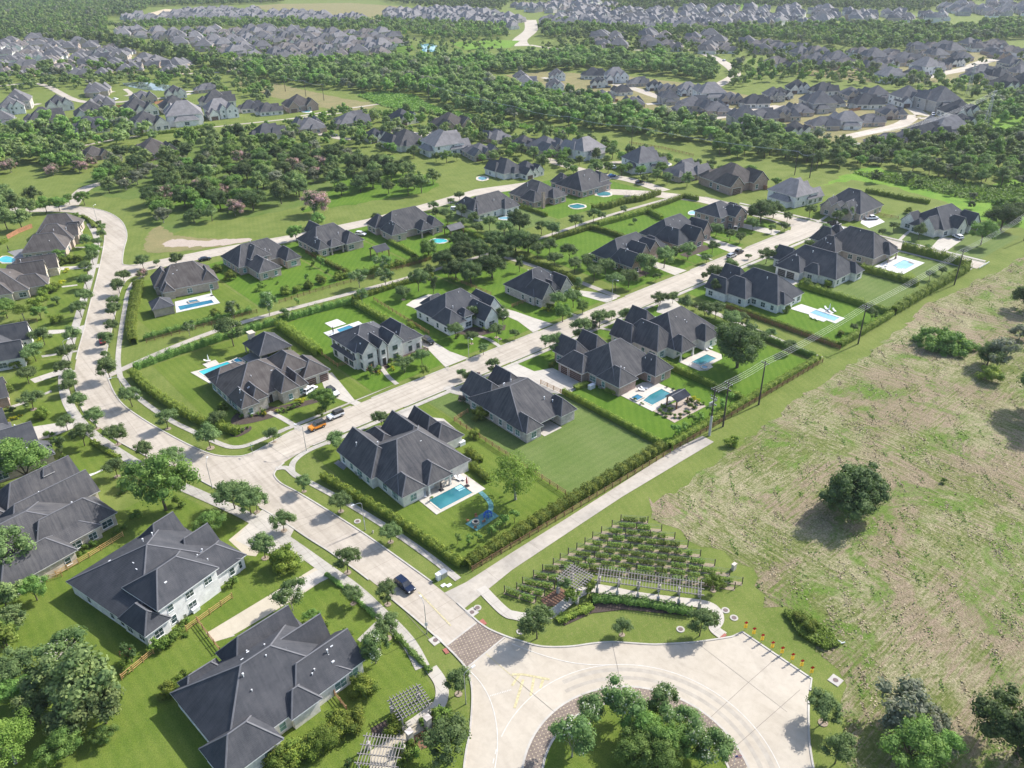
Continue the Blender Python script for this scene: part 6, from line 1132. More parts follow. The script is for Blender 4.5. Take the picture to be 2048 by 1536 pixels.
def crown(rng, rx, rz, zc, nclump, nleaf, leaf, cr=.34, flat=.0, hole=.12, tmax=1.0, core=.62):
    """leaf sprays on many clumps spread through an ellipsoid shell"""
    P = []; T = []; th = rng.uniform(0, 2*np.pi, nclump); u = rng.uniform(-.75, 1, nclump); rr = rng.uniform(.55, .92, nclump)
    lob = 1+.22*np.sin(th*2+rng.uniform(0, 6))+.12*np.sin(th*5+rng.uniform(0, 6))
    cx = np.cos(th)*np.sqrt(1-u**2)*rr*rx*lob; cy = np.sin(th)*np.sqrt(1-u**2)*rr*rx*lob; cz = zc+u*rr*rz
    k = max(2, nclump//6); cx[:k] *= .3; cy[:k] *= .3; cz[:k] = zc+rng.uniform(-.2, .55, k)*rz
    for i in range(nclump):
        r = cr*rx*rng.uniform(.65, 1.25); n = int(nleaf/nclump*(r/(cr*rx))**2)+4
        d = rng.normal(0, 1, (n, 3)); d[:, 2] += .35; d /= np.linalg.norm(d, axis=1, keepdims=True)
        C = np.array([cx[i], cy[i], cz[i]])+d*(r*rng.uniform(.72, 1.08, n))[:, None]*np.array([1, 1, .78]); t0 = rng.uniform(0, .8)
        P.append(leaf_quads(C, d, leaf, rng)); T.append(np.clip(t0+rng.normal(0, .16, n), 0, tmax))
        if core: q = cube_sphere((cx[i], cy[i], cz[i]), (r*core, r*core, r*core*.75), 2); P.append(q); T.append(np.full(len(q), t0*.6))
    return np.concatenate(P), np.concatenate(T)
def trunk_mb(rng, h, r, limbs, spread, ztop, lean=0):
    m = MB(); m.tube([(0, 0, -.2), (0, 0, .15), (lean*.4, 0, h*.55), (lean, 0, h)], [r*1.5, r*1.05, r*.85, r*.62], 7)
    for k in range(limbs):
        a = 2*math.pi*(k+rng.uniform(-.2, .2))/limbs; s = spread*rng.uniform(.6, 1); z = h*rng.uniform(.75, .98)
        m.tube([(lean*.9, 0, z), (lean+math.cos(a)*s*.45, math.sin(a)*s*.45, z+(ztop-z)*.45), (lean+math.cos(a)*s, math.sin(a)*s, z+(ztop-z)*rng.uniform(.75, 1))], [r*.55, r*.38, r*.14], 5)
    return m
KINDS = {}
#        crown radius, half height, centre z, clumps, leaves, leaf, trunk h, trunk r, leaf mat, bark, clump radius
SPEC = dict(street=(2.5, 1.7, 3.5, 30, 2700, .27, 2.0, .11, 'leaf_oak', 'bark', .36), big=(5.6, 3.6, 6.0, 64, 9000, .40, 3.2, .34, 'leaf_dark', 'bark', .27), round=(4.0, 2.8, 5.0, 42, 5200, .32, 2.6, .2, 'leaf_green', 'bark', .3),
            lime=(4.6, 2.3, 6.0, 60, 8000, .30, 3.6, .24, 'leaf_lime', 'bark_pale', .27), myrtle=(4.4, 3.0, 3.8, 38, 5200, .34, 1.6, .2, 'leaf_myrtle', 'bark_pale', .3), white=(2.4, 2.4, 3.8, 26, 2600, .26, 1.4, .1, 'leaf_whitebloom', 'bark_pale', .36),
            sapling=(.9, 1.2, 1.6, 9, 260, .26, .7, .05, 'leaf_green', 'bark', .45), bush=(2.2, 1.7, 1.5, 22, 2400, .26, .5, .12, 'leaf_hedge', 'bark', .4), shrub=(.8, .6, .55, 7, 240, .22, .3, .05, 'leaf_boxwood', 'bark', .5), yellow=(.8, .6, .55, 7, 240, .22, .3, .05, 'leaf_yellow', 'bark', .5), redflower=(1.1, 1.2, 1.5, 9, 380, .24, .8, .06, 'leaf_redbloom', 'bark', .42),
            wood=(4.1, 3.4, 5.6, 32, 2400, .56, 3.2, .22, 'leaf_wood', 'bark', .34), woodpale=(4.1, 3.2, 5.4, 30, 2300, .56, 3.0, .22, 'leaf_green', 'bark', .33), grey=(4.2, 2.8, 4.2, 30, 1700, .55, 2.4, .2, 'leaf_grey', 'bark_pale', .3), dome=(8.4, 4.6, 1.2, 90, 6500, .6, .6, .4, 'leaf_green', 'bark', .2), loneoak=(7.0, 4.6, 5.0, 130, 11000, .46, 2.6, .5, 'leaf_dark', 'bark', .22), column=(1.3, 2.6, 3.2, 14, 900, .3, .8, .1, 'leaf_dark', 'bark', .5), lightsmall=(2.0, 1.8, 3.2, 18, 1000, .34, 1.6, .08, 'leaf_lime', 'bark', .38))
NV = dict(street=5, big=4, wood=4, round=3, bush=3, white=2)
for kd, (rx, rz, zc, nc, nl, lf, th_, tr, lm, bk, cr) in SPEC.items():
    KINDS[kd] = []
    for v in range(NV.get(kd, 2)):
        rg = np.random.default_rng(abs(hash_) if False else sum(map(ord, kd))*7+v); P, T = crown(rg, rx, rz, zc, nc, nl, lf, cr, tmax=1.0, core=.0 if kd in ('lime',) else .62)
        P[..., 2] = np.maximum(P[..., 2], .03)
        tm = trunk_mb(random.Random(v*3+len(kd)), th_, tr, 5 if rx > 2 else 3, rx*.6, zc+rz*.3, random.Random(v).uniform(-.25, .25)*min(1, th_/3))
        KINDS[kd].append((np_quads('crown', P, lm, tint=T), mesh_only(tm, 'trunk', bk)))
PRNG = random.Random(77); TREES = []
def plant(kd, X, Y, s=1.0, label=None, cat='tree', group=None, name=None, v=None, mulch=False):
    c, t = KINDS[kd][PRNG.randrange(len(KINDS[kd])) if v is None else v]
    nm = name or {'street': 'street_tree', 'big': 'oak_tree', 'wood': 'woodland_tree', 'woodpale': 'woodland_tree', 'myrtle': 'myrtle_tree', 'bush': 'bush', 'shrub': 'shrub', 'yellow': 'shrub', 'sapling': 'sapling', 'redflower': 'flowering_shrub', 'dome': 'thicket', 'white': 'flowering_tree', 'column': 'conifer_tree', 'loneoak': 'oak_tree'}.get(kd, 'tree')
    r = empty(nm, (X, Y, 0), PRNG.uniform(0, 6.28)); r.scale = (s*PRNG.uniform(.93, 1.07), s*PRNG.uniform(.93, 1.07), s*PRNG.uniform(.92, 1.08)); inst('crown', c, r); inst('trunk', t, r); tag(r, label, cat, group)
    if mulch: m_ = inst('mulch_ring', MULCH, r)
    TREES.append(r); return r
mm_ = MB(); mm_.prism([(.75*math.cos(a*math.pi/6), .75*math.sin(a*math.pi/6)) for a in range(12)], -.02, .12); MULCH = mesh_only(mm_, 'mulch_ring', 'mulch_pale')
WORDS = {'loneoak': ('broad solitary dense oak in the open field', 'tree', 14.0), 'street': ('young street tree', 'tree', 5.0), 'big': ('large dark oak', 'tree', 11.2), 'round': ('full round tree', 'tree', 8.0), 'lime': ('lime green tree', 'tree', 9.2), 'myrtle': ('pinkish blooming tree', 'tree', 8.8), 'white': ('white flowering tree', 'tree', 4.8), 'sapling': ('tiny sapling', 'sapling', 1.8), 'bush': ('dense rounded bush', 'bush', 4.4), 'shrub': ('small garden shrub', 'shrub', 1.6), 'yellow': ('bright yellow shrub', 'shrub', 1.6), 'redflower': ('red flowering shrub', 'shrub', 2.2), 'wood': ('loose green tree', 'tree', 8.2), 'woodpale': ('pale green tree', 'tree', 8.2), 'grey': ('greyish leaved tree', 'tree', 8.4), 'dome': ('huge dome of brush', 'thicket', 16.8), 'column': ('narrow dark conifer', 'tree', 2.6), 'lightsmall': ('small light green tree', 'tree', 4.0)}
HN = []   # short names of the houses, used to say where a plant stands
for ob in COL.objects:
    if ob.name.startswith('house') and ob.parent is None: HN.append((ob.location.x, ob.location.y))
NICK = ['the corner pool house', 'the pale brick house', 'the double garage brick house', 'the house with the round tree pool', 'the long pool house', 'the three garage white house', 'the last brick house of the near row', 'the arched entry stone house', 'the last cream house by the field', 'the stone corner house', 'the two-storey grey house', 'the white stone house', 'the grey stone gabled house', 'the freeform pool brick house', 'the second brick house', 'the two-storey brick house', 'the cabana brick house', 'the dormer brick house', 'the pavilion lawn house', 'the oak clump pool house', 'the long brown roofed house', 'the chimney brick house', 'the turret bay house', 'the bottom left cream house', 'the white two-storey house', 'the large weathered roof house', 'the left edge stucco house', 'the steep gable edge house', 'the red bay white house', 'the twin gable brick house', 'the road bend brick house']
PL = [('lime', 1031, 999, 11.5, False), ('sapling', 1012, 990, 1.2, False)]   # (kind, px, py, dia, mulch)
def T_(ox, oy, kd, *L):
    for q in L: PL.append((kd, ox+q[0]/4, oy+q[1]/4, q[2], len(q) > 3))
T_(512, 768, 'street', (145, 465, 4.6, 1), (1010, 345, 4.8, 1), (650, 520, 5.4), (385, 860, 4.6, 1), (680, 1020, 5.2, 1), (1078, 1265, 5.0, 1), (225, 1175, 5.4, 1), (75, 1395, 6.0, 1), (735, 1510, 5.6, 1), (10, 1025, 5.0, 1))
T_(512, 768, 'round', (560, 225, 7.6)); T_(512, 768, 'lightsmall', (530, 275, 2.8)); T_(512, 768, 'bush', (250, 1470, 6.4), (1785, 280, 4.4), (1745, 430, 3.2))
T_(512, 768, 'sapling', (1615, 1280, 1.8), (1702, 1290, 1.9), (1775, 1272, 1.8), (1882, 1215, 2.0), (1950, 1185, 2.2), (1995, 1150, 2.4), (1410, 940, 1.0))
T_(512, 768, 'shrub', (190, 230, 1.4), (215, 215, 1.3), (240, 225, 1.3), (265, 205, 1.4), (290, 200, 1.3), (310, 190, 1.5), (340, 180, 1.4), (60, 240, 1.8), (25, 215, 1.6), (20, 250, 1.4)); T_(512, 768, 'yellow', (345, 150, 2.2), (375, 140, 1.6), (170, 225, 1.5), (70, 250, 1.6))
T_(512, 768, 'myrtle', (1650, 150, 2.6))
T_(1024, 768, 'sapling', (1303, 418, 2.6), (1370, 385, 2.2), (1437, 345, 2.6), (1497, 312, 2.4), (1577, 270, 2.6), (1672, 215, 2.6), (1742, 172, 2.8), (20, 1110, 2.4)); T_(1024, 768, 'shrub', (1190, 240, 1.8), (1230, 262, 1.6), (1260, 230, 2.2), (1210, 200, 2), (1300, 270, 1.4), (1340, 270, 1.5), (1400, 240, 1.6), (1440, 200, 2.2), (1480, 160, 1.2), (1500, 170, 1.1), (1420, 150, 2.0), (1530, 165, 1), (980, 130, 1.2), (1040, 165, 1), (1290, 50, 1.2), (1340, 75, 1.3), (1240, 30, 1)); T_(1024, 768, 'yellow', (1440, 130, 1.8), (1475, 140, 1.4)); T_(1024, 768, 'bush', (1760, 490, 3.4))
T_(0, 768, 'street', (270, 205, 6.4, 1), (640, 220, 5.6), (570, 80, 5.0), (775, 358, 5.8, 1), (945, 485, 5.8, 1), (545, 378, 4.8), (680, 495, 6.2), (1172, 602, 5.0, 1), (1400, 670, 6.4), (1345, 360, 5.6, 1), (1060, 182, 6.4), (1685, 515, 7.0, 1), (1757, 342, 5.0, 1), (940, 742, 5.6, 1), (1095, 795, 5.2))
T_(0, 768, 'lime', (1345, 1030, 0)) if False else None
T_(0, 768, 'round', (1330, 1010, 15.5), (240, 825, 14.5)); T_(0, 768, 'street', (1880, 1000, 8.2), (2010, 1045, 7.2)); T_(0, 768, 'round', (1700, 1195, 6.4)); T_(0, 768, 'street', (100, 1545, 12.5)); T_(0, 768, 'bush', (340, 270, 4.2), (1780, 200, 3.0)); T_(0, 768, 'column', (500, 580, 2.6)); T_(0, 768, 'shrub', (505, 600, 2.0), (400, 425, 2.4), (430, 470, 2), (1430, 980, 3.0), (1100, 1080, 3.2), (1000, 870, 2.6), (560, 1400, 1.8), (620, 1370, 1.8), (680, 1330, 1.8), (730, 1300, 1.8), (780, 1290, 1.6), (930, 1200, 1.8), (1000, 1160, 1.6), (880, 1560, 2), (1880, 410, 1.2), (1915, 395, 1.2), (1950, 375, 1.2), (1985, 355, 1), (1900, 240, 1.6), (1945, 270, 1.6), (2000, 260, 1.6), (2030, 230, 1.6)); T_(0, 768, 'yellow', (100, 295, 1.6), (130, 280, 1.4), (160, 262, 1.4)); T_(0, 768, 'redflower', (85, 240, 2.2), (110, 235, 2)); T_(0, 768, 'lightsmall', (80, 130, 4))
T_(0, 1152, 'wood', (60, 260, 6), (150, 430, 5)); T_(0, 1152, 'round', (300, 195, 6), (60, 560, 6)); T_(0, 1152, 'street', (195, 845, 7.0)); T_(0, 1152, 'wood', (720, 1060, 10.5), (480, 980, 8)); T_(0, 1152, 'wood', (850, 1180, 7), (600, 1240, 7), (330, 1180, 6)); T_(0, 1152, 'round', (540, 1440, 6.5), (120, 1020, 6), (850, 1330, 4)); T_(0, 1152, 'lime', (130, 1500, 8.5), (380, 1560, 4), (40, 1400, 6)); T_(0, 1152, 'white', (560, 720, 6.4)); T_(0, 1152, 'lightsmall', (60, 640, 5.5)); T_(0, 1152, 'redflower', (1060, 690, 3.4)); T_(0, 1152, 'bush', (1350, 950, 3.4), (1430, 880, 3.0), (1500, 820, 2.6)); T_(0, 1152, 'shrub', (1000, 760, 2.6), (1270, 590, 3), (1330, 560, 3), (1400, 510, 2.8), (1450, 470, 2.4), (1470, 385, 1.4), (1500, 365, 1.4), (1840, 85, 2), (1880, 60, 2.2))
T_(512, 1152, 'white', (295, 275, 5.2), (960, 700, 5.6)); T_(512, 1152, 'street', (780, 222, 4.2, 1), (1055, 228, 4.8, 1), (1055, 500, 5.4, 1), (1620, 945, 5.0, 1), (1540, 1510, 8.0)); T_(512, 1152, 'bush', (850, 930, 4.6), (800, 1180, 4.4), (700, 1230, 4.4), (480, 1400, 4.6), (350, 1460, 4.8), (190, 1530, 5), (590, 1330, 4.2), (1120, 1230, 3.6)); T_(512, 1152, 'lime', (575, 1360, 4.4)); T_(512, 1152, 'shrub', (700, 510, 2.8), (480, 400, 2.6), (540, 420, 2), (720, 480, 2), (1440, 1150, 3), (1500, 1120, 2.6), (1570, 1180, 2.4), (1480, 1230, 2.6), (1250, 1370, 2), (1180, 1400, 2.4), (1210, 1480, 2.6), (1280, 1440, 2.2), (1340, 1180, 1.6)); T_(512, 1152, 'yellow', (520, 420, 2.4), (1430, 1110, 1.8)); T_(512, 1152, 'redflower', (1330, 1300, 1.2), (1290, 1330, 1.1), (1370, 1270, 1.1), (750, 1536, 1.8)); T_(512, 1152, 'round', (460, 370, 3.4))
T_(1024, 1152, 'street', (200, 500, 7.0), (880, 472, 4.0, 1), (1500, 480, 5.6)); T_(1024, 1152, 'white', (620, 1240, 6.0), (480, 1450, 6.6), (880, 1160, 6.2), (1185, 1120, 5.6), (1560, 1500, 6.4), (1330, 1280, 5.4)); T_(1024, 1152, 'round', (1040, 1330, 6.6), (980, 1480, 7), (1230, 1440, 7), (1160, 1560, 7), (1420, 1440, 6)); T_(1024, 1152, 'lightsmall', (1610, 118, 3.0, 1), (480, 240, 3.2), (600, 150, 3.0)); T_(1024, 1152, 'column', (430, 190, 2.6)); T_(1024, 1152, 'shrub', (290, 330, 1.8))
T_(1536, 1152, 'street', (440, 1175, 5.6, 1), (535, 1500, 5.4)); T_(1536, 1152, 'grey', (1080, 1230, 10), (1300, 1330, 6.5)); T_(1536, 1152, 'big', (1990, 1430, 13)); T_(1536, 1152, 'round', (1100, 1520, 10), (1360, 1450, 5.5)); T_(1536, 1152, 'bush', (250, 370, 2.6), (330, 440, 3.0)); T_(1536, 1152, 'redflower', (520, 720, 0)) if False else None
T_(1536, 768, 'loneoak', (665, 1010, 14.6)); T_(1536, 768, 'big', (2190, 260, 15)); T_(1536, 768, 'shrub', (1400, 790, 1.6))
T_(1536, 384, 'dome', (1390, 1240, 15.5)); T_(1536, 384, 'grey', (1830, 1400, 10), (2010, 1180, 6)); T_(1536, 384, 'big', (1750, 1390, 8.5), (2060, 940, 9.5), (1860, 300, 12.5), (1980, 240, 9)); T_(1536, 384, 'round', (1700, 425, 10.5)); T_(1536, 384, 'street', (90, 515, 4.8), (450, 350, 5), (320, 465, 4.4), (130, 312, 4), (330, 205, 6), (150, 240, 5), (40, 210, 8), (540, 255, 5.6), (630, 225, 6.2), (1000, 318, 4.6), (1200, 385, 6.6), (910, 355, 3.6), (15, 1175, 4), (165, 1290, 5), (822, 1035, 4.2), (680, 1125, 3.2), (1290, 705, 4.2), (1385, 665, 3.6), (1270, 470, 3), (310, 770, 3.6), (25, 330, 3.6)); T_(1536, 384, 'bush', (290, 740, 3.4), (480, 760, 3.4), (140, 960, 3.4), (1120, 170, 3.6), (1760, 1500, 6), (580, 1150, 2.5))
T_(1024, 384, 'street', (715, 235, 4.4), (650, 245, 6.2), (510, 300, 7.4), (320, 360, 7.4), (235, 340, 6.2), (890, 175, 4.2), (980, 255, 3), (205, 530, 7), (340, 600, 6.6), (460, 555, 6.8), (300, 505, 6.8), (500, 645, 6.8), (605, 615, 6.4), (655, 715, 7.2), (745, 660, 7), (825, 790, 7.6), (930, 765, 7.4), (1070, 680, 9), (1215, 610, 8.4), (1405, 540, 7.6), (1600, 490, 5.4), (1555, 570, 4), (1740, 395, 5), (1820, 410, 5), (1925, 312, 6), (1630, 355, 6), (1150, 715, 3.2), (1535, 700, 3), (1620, 730, 7.2), (1745, 655, 6.2), (1890, 540, 2.4), (2030, 575, 6.4), (1285, 892, 4.6), (1180, 915, 5.8), (1380, 960, 6.2), (1465, 945, 3), (1535, 1030, 6.6), (1625, 1020, 6.4), (1745, 1115, 7.2), (1840, 1095, 5.4), (1980, 1205, 4.6), (910, 1055, 5.8), (795, 1025, 3.6), (700, 1085, 6.8), (545, 1205, 7.4), (265, 1245, 4.2), (350, 1312, 7.0), (370, 940, 6.6), (490, 925, 7.0), (25, 1175, 3.2), (825, 1175, 2.6))
T_(1024, 384, 'round', (405, 1040, 6.8), (565, 975, 5)); T_(1024, 384, 'big', (1985, 250, 12.5), (1800, 1405, 14.4), (60, 330, 11), (30, 500, 11), (130, 480, 9)); T_(1024, 384, 'column', (60, 640, 3.2), (1620, 845, 3.6)); T_(1024, 384, 'bush', (300, 940, 3), (1690, 1165 - 0, 2.4), (860, 650, 3), (520, 800, 2.4), (320, 1400, 2.4)); T_(1024, 384, 'yellow', (250, 945, 2), (290, 950, 1.8)); T_(1024, 384, 'white', (1300, 540, 4.6), (530, 780, 3.6)); T_(1024, 384, 'myrtle', (660, 1100, 4))
T_(512, 384, 'round', (325, 395, 7.4), (500, 285, 8), (1385, 540, 8.6)); T_(512, 384, 'street', (1180, 862, 5.8, 1), (1300, 795, 8.2), (1385, 690, 5), (1600, 1175, 6.0), (1725, 1215, 4.8, 1), (1925, 1165, 5.4, 1), (1820, 1305, 4.2), (1895, 1465, 4.8), (1655, 1492, 3.2), (1725, 1540, 4.6), (1190, 1445, 5.6), (1330, 1385, 5.2), (960, 245, 4.6), (1560, 105, 4), (1420, 150, 5), (1440, 210, 5), (1535, 255, 7), (1645, 205, 7), (1630, 75, 5.4), (1740, 265, 5.6), (1870, 310, 6.6), (1770, 345, 5.6), (1655, 295, 5.4), (1990, 360, 8.4), (1120, 195, 2.4)); T_(512, 384, 'white', (110, 990, 7), (1040, 760, 6.0), (1020, 650, 6.0), (830, 765, 6), (1735, 1060, 5.2), (850, 890, 4.6), (1975, 1060, 4.6), (240, 1040, 4)); T_(512, 384, 'lightsmall', (1345, 1475, 3.0)); T_(512, 384, 'big', (1600, 700, 9.5), (1720, 735, 10), (1890, 690, 10), (1500, 610, 8.5), (1660, 580, 10), (1790, 540, 9.5), (1960, 560, 9), (1640, 460, 8), (1900, 450, 9)); T_(512, 384, 'column', (1420, 815, 3.2)); T_(512, 384, 'myrtle', (470, 180, 13.5), (1350, 1300, 3)); T_(512, 384, 'redflower', (915, 1470, 3)); T_(512, 384, 'shrub', (980, 1430, 2.4), (1080, 1370, 2), (1120, 1340, 2.4), (1260, 1330, 2), (1820, 1110, 1.8), (1880, 1110, 1.8), (40, 735, 1.4), (175, 735, 1.4), (75, 760, 1.2), (120, 700, 1.2), (1620, 1160, 1.6), (580, 640, 2), (450, 590, 1.6), (340, 530, 3), (30, 790, 3)); T_(512, 384, 'yellow', (1100, 1420, 1.6), (990, 1450, 1.5)); T_(512, 384, 'bush', (1240, 1090, 3), (420, 770, 4), (520, 730, 4), (660, 700, 4), (240, 820, 4.2), (330, 800, 3.4), (1140, 590, 3.6), (1270, 540, 3.6), (1500, 290, 0.1)) ; T_(512, 384, 'sapling', (330, 910, 2), (420, 730, 3), (460, 590, 2), (520, 600, 3))
T_(0, 384, 'street', (750, 585, 6), (700, 445, 6), (795, 445, 5), (825, 375, 4.4), (830, 315, 4), (800, 275, 3), (710, 675, 6), (700, 775, 6), (690, 905, 6.2), (655, 1005, 6.4), (595, 1235, 6.4), (555, 1355, 6.2), (535, 1475, 5.6), (575, 1540, 5), (995, 720, 5.2), (960, 815, 6), (930, 930, 5), (925, 1015, 5.8), (910, 1125, 5), (875, 1245, 5.6), (885, 1505, 7), (860, 1345, 3), (1150, 615, 6), (1420, 605, 6), (290, 1355, 6.8), (360, 1225, 6.8), (235, 1535, 5.8), (1260, 595, 3), (130, 700, 5.5), (460, 900, 3.6)); T_(0, 384, 'round', (755, 518, 6.6), (610, 260, 6), (680, 108, 8), (480, 155, 8), (375, 165, 8), (560, 100, 6)); T_(0, 384, 'myrtle', (1145, 685, 4.6)); T_(0, 384, 'white', (1520, 1155, 4.2), (1870, 1010, 5)); T_(0, 384, 'street', (1870, 1235, 9.5)); T_(0, 384, 'lime', (200, 1030, 6.4)); T_(0, 384, 'round', (60, 1010, 8), (330, 1020, 5.6), (480, 560, 5.6)); T_(0, 384, 'bush', (400, 810, 5), (350, 860, 5), (300, 920, 5), (450, 790, 4.4), (560, 560, 4), (500, 580, 4.4), (420, 560, 4), (620, 560, 4), (450, 1050, 4), (140, 1400, 3.6), (200, 1370, 3.4), (1840, 700, 4.4), (1740, 640, 4), (1100, 760, 4), (1090, 840, 4), (1720, 1000, 4), (420, 1140, 0.1)); T_(0, 384, 'yellow', (495, 745, 3), (540, 640, 2.4), (320, 1190, 1.8)); T_(0, 384, 'redflower', (470, 905, 1.6)); T_(0, 0, 'myrtle', (90, 1380, 8.5), (430, 1400, 8), (640, 1380, 8), (740, 1330, 7), (1480, 1340, 8), (420, 1330, 6)); T_(0, 384, 'myrtle', (1300, 80, 11)); T_(0, 384, 'wood', (60, 300, 9), (180, 300, 9), (30, 200, 9), (140, 180, 9), (250, 200, 8), (60, 100, 9), (280, 90, 8))
KC = {}; USED = set()
def describe(kd, X, Y, px, py, dia):
    w, cat, d0 = WORDS[kd]; j = min(range(len(HN)), key=lambda i: (HN[i][0]-X)**2+(HN[i][1]-Y)**2); hx, hy = PX(*HN[j]); dx, dy = px-hx, py-hy
    side = ('left of' if dx < 0 else 'right of') if abs(dx) > 1.6*abs(dy) else ('in front of' if dy > 0 else 'behind')
    if abs(dx) > 22 and abs(dy) > 22 and side in ('in front of', 'behind'): side = ('before' if dy > 0 else 'beyond')+' and %s of' % ('left' if dx < 0 else 'right')
    base = '%s %s %s' % (w, side, NICK[j] if j < len(NICK) else 'the house'); k = KC.get(base, 0); KC[base] = k+1
    return base, cat, k
ORD = ['', 'second ', 'third ', 'fourth ', 'fifth ', 'sixth ', 'seventh ', 'eighth ', 'ninth ', 'tenth ', 'eleventh ', 'twelfth ', 'thirteenth ', 'fourteenth ', 'fifteenth ', 'sixteenth ']
PL = sorted([p for p in PL if p[3] > .5], key=lambda p: -p[2])
for kd, px, py, dia, mu in PL:
    X, Y = G(px, py); base, cat, k = describe(kd, X, Y, px, py, dia); lb = base if k == 0 else (ORD[min(k, 15)]+base)
    plant(kd, X, Y, dia*(.9 if kd in ('street', 'round') else 1)/WORDS[kd][2], lb, cat, {'street': 'young street trees along the roads and walks', 'shrub': 'small shrubs in the garden beds', 'sapling': 'saplings in the lawns'}.get(kd), mulch=mu)
# ------------------------------------------------------------------ hedges
def hedge(label, pts, w=1.6, h=2.0, mat='leaf_hedge', leaf=.30, dens=150, lump=.22, group='hedges around the lots', name='hedge', cat='hedge', seed=1):
    rg = np.random.default_rng(seed+len(pts)*13+int(abs(pts[0][0])*7)); P = np.array([(p[0], p[1]) for p in pts], float); o0 = P[0].copy(); P = P-o0
    seg = np.linalg.norm(np.diff(P, axis=0), axis=1); Ltot = seg.sum(); cum = np.r_[0, np.cumsum(seg)]; n = int(dens*Ltot*(h+w)/3.6)
    s = rg.uniform(0, Ltot, n); X = np.interp(s, cum, P[:, 0]); Y = np.interp(s, cum, P[:, 1]); k = np.clip(np.searchsorted(cum, s)-1, 0, len(seg)-1); D = np.diff(P, axis=0)/seg[:, None]; nx, ny = -D[k, 1], D[k, 0]
    ph = rg.uniform(0, 6.28, 4); lm = 1+lump*(np.sin(s*2*np.pi/2.3+ph[0]+1.3*np.sin(s/2.9))+.9*np.sin(s*2*np.pi/5.3+ph[1]+np.sin(s/3.7))+.35*np.sin(s*2*np.pi/.8+ph[2]))/2.4
    a = rg.uniform(-.15, np.pi+.15, n); ca, sa = np.cos(a), np.sin(a); e = .62; yy = np.sign(ca)*np.abs(ca)**e*w/2*lm; zz = np.clip(np.sign(sa)*np.abs(sa)**e, -.2, 1)*h*.52*(lm*.4+.6*lm)+h*.46
    f = rg.uniform(.78, 1.14, n); yy *= f; zz *= f*(1+.10*np.sin(s*2*np.pi/3.1+ph[2]+2*np.sin(s/4.3))*lump*4); zz = np.maximum(zz, .05)
    C = np.stack([X+nx*yy, Y+ny*yy, zz], 1); Nn = np.stack([nx*ca, ny*ca, np.maximum(sa, .1)], 1); Q = leaf_quads(C, Nn, leaf, rg)
    tt = np.clip(.45+.35*np.sin(s*2*np.pi/2.6+ph[3])+rg.normal(0, .2, n), 0, 1)
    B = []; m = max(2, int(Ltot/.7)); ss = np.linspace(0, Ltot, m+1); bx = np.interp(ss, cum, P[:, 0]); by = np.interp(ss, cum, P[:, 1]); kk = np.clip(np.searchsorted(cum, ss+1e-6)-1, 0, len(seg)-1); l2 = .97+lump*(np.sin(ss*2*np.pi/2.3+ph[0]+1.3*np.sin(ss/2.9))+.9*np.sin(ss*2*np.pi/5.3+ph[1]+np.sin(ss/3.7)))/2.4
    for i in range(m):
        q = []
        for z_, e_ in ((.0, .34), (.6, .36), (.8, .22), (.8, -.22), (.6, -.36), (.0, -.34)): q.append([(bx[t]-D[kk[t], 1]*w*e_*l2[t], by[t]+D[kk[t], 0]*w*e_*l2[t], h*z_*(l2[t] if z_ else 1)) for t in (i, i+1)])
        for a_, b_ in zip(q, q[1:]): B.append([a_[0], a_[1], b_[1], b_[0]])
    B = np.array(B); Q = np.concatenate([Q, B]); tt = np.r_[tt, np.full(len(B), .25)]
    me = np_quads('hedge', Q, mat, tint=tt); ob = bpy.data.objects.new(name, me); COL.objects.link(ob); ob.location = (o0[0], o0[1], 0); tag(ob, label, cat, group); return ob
def t1(*p): return GT(0, 384, *p)
def t2(*p): return GT(512, 384, *p)
def t3(*p): return GT(1024, 384, *p)
def t4(*p): return GT(1536, 384, *p)
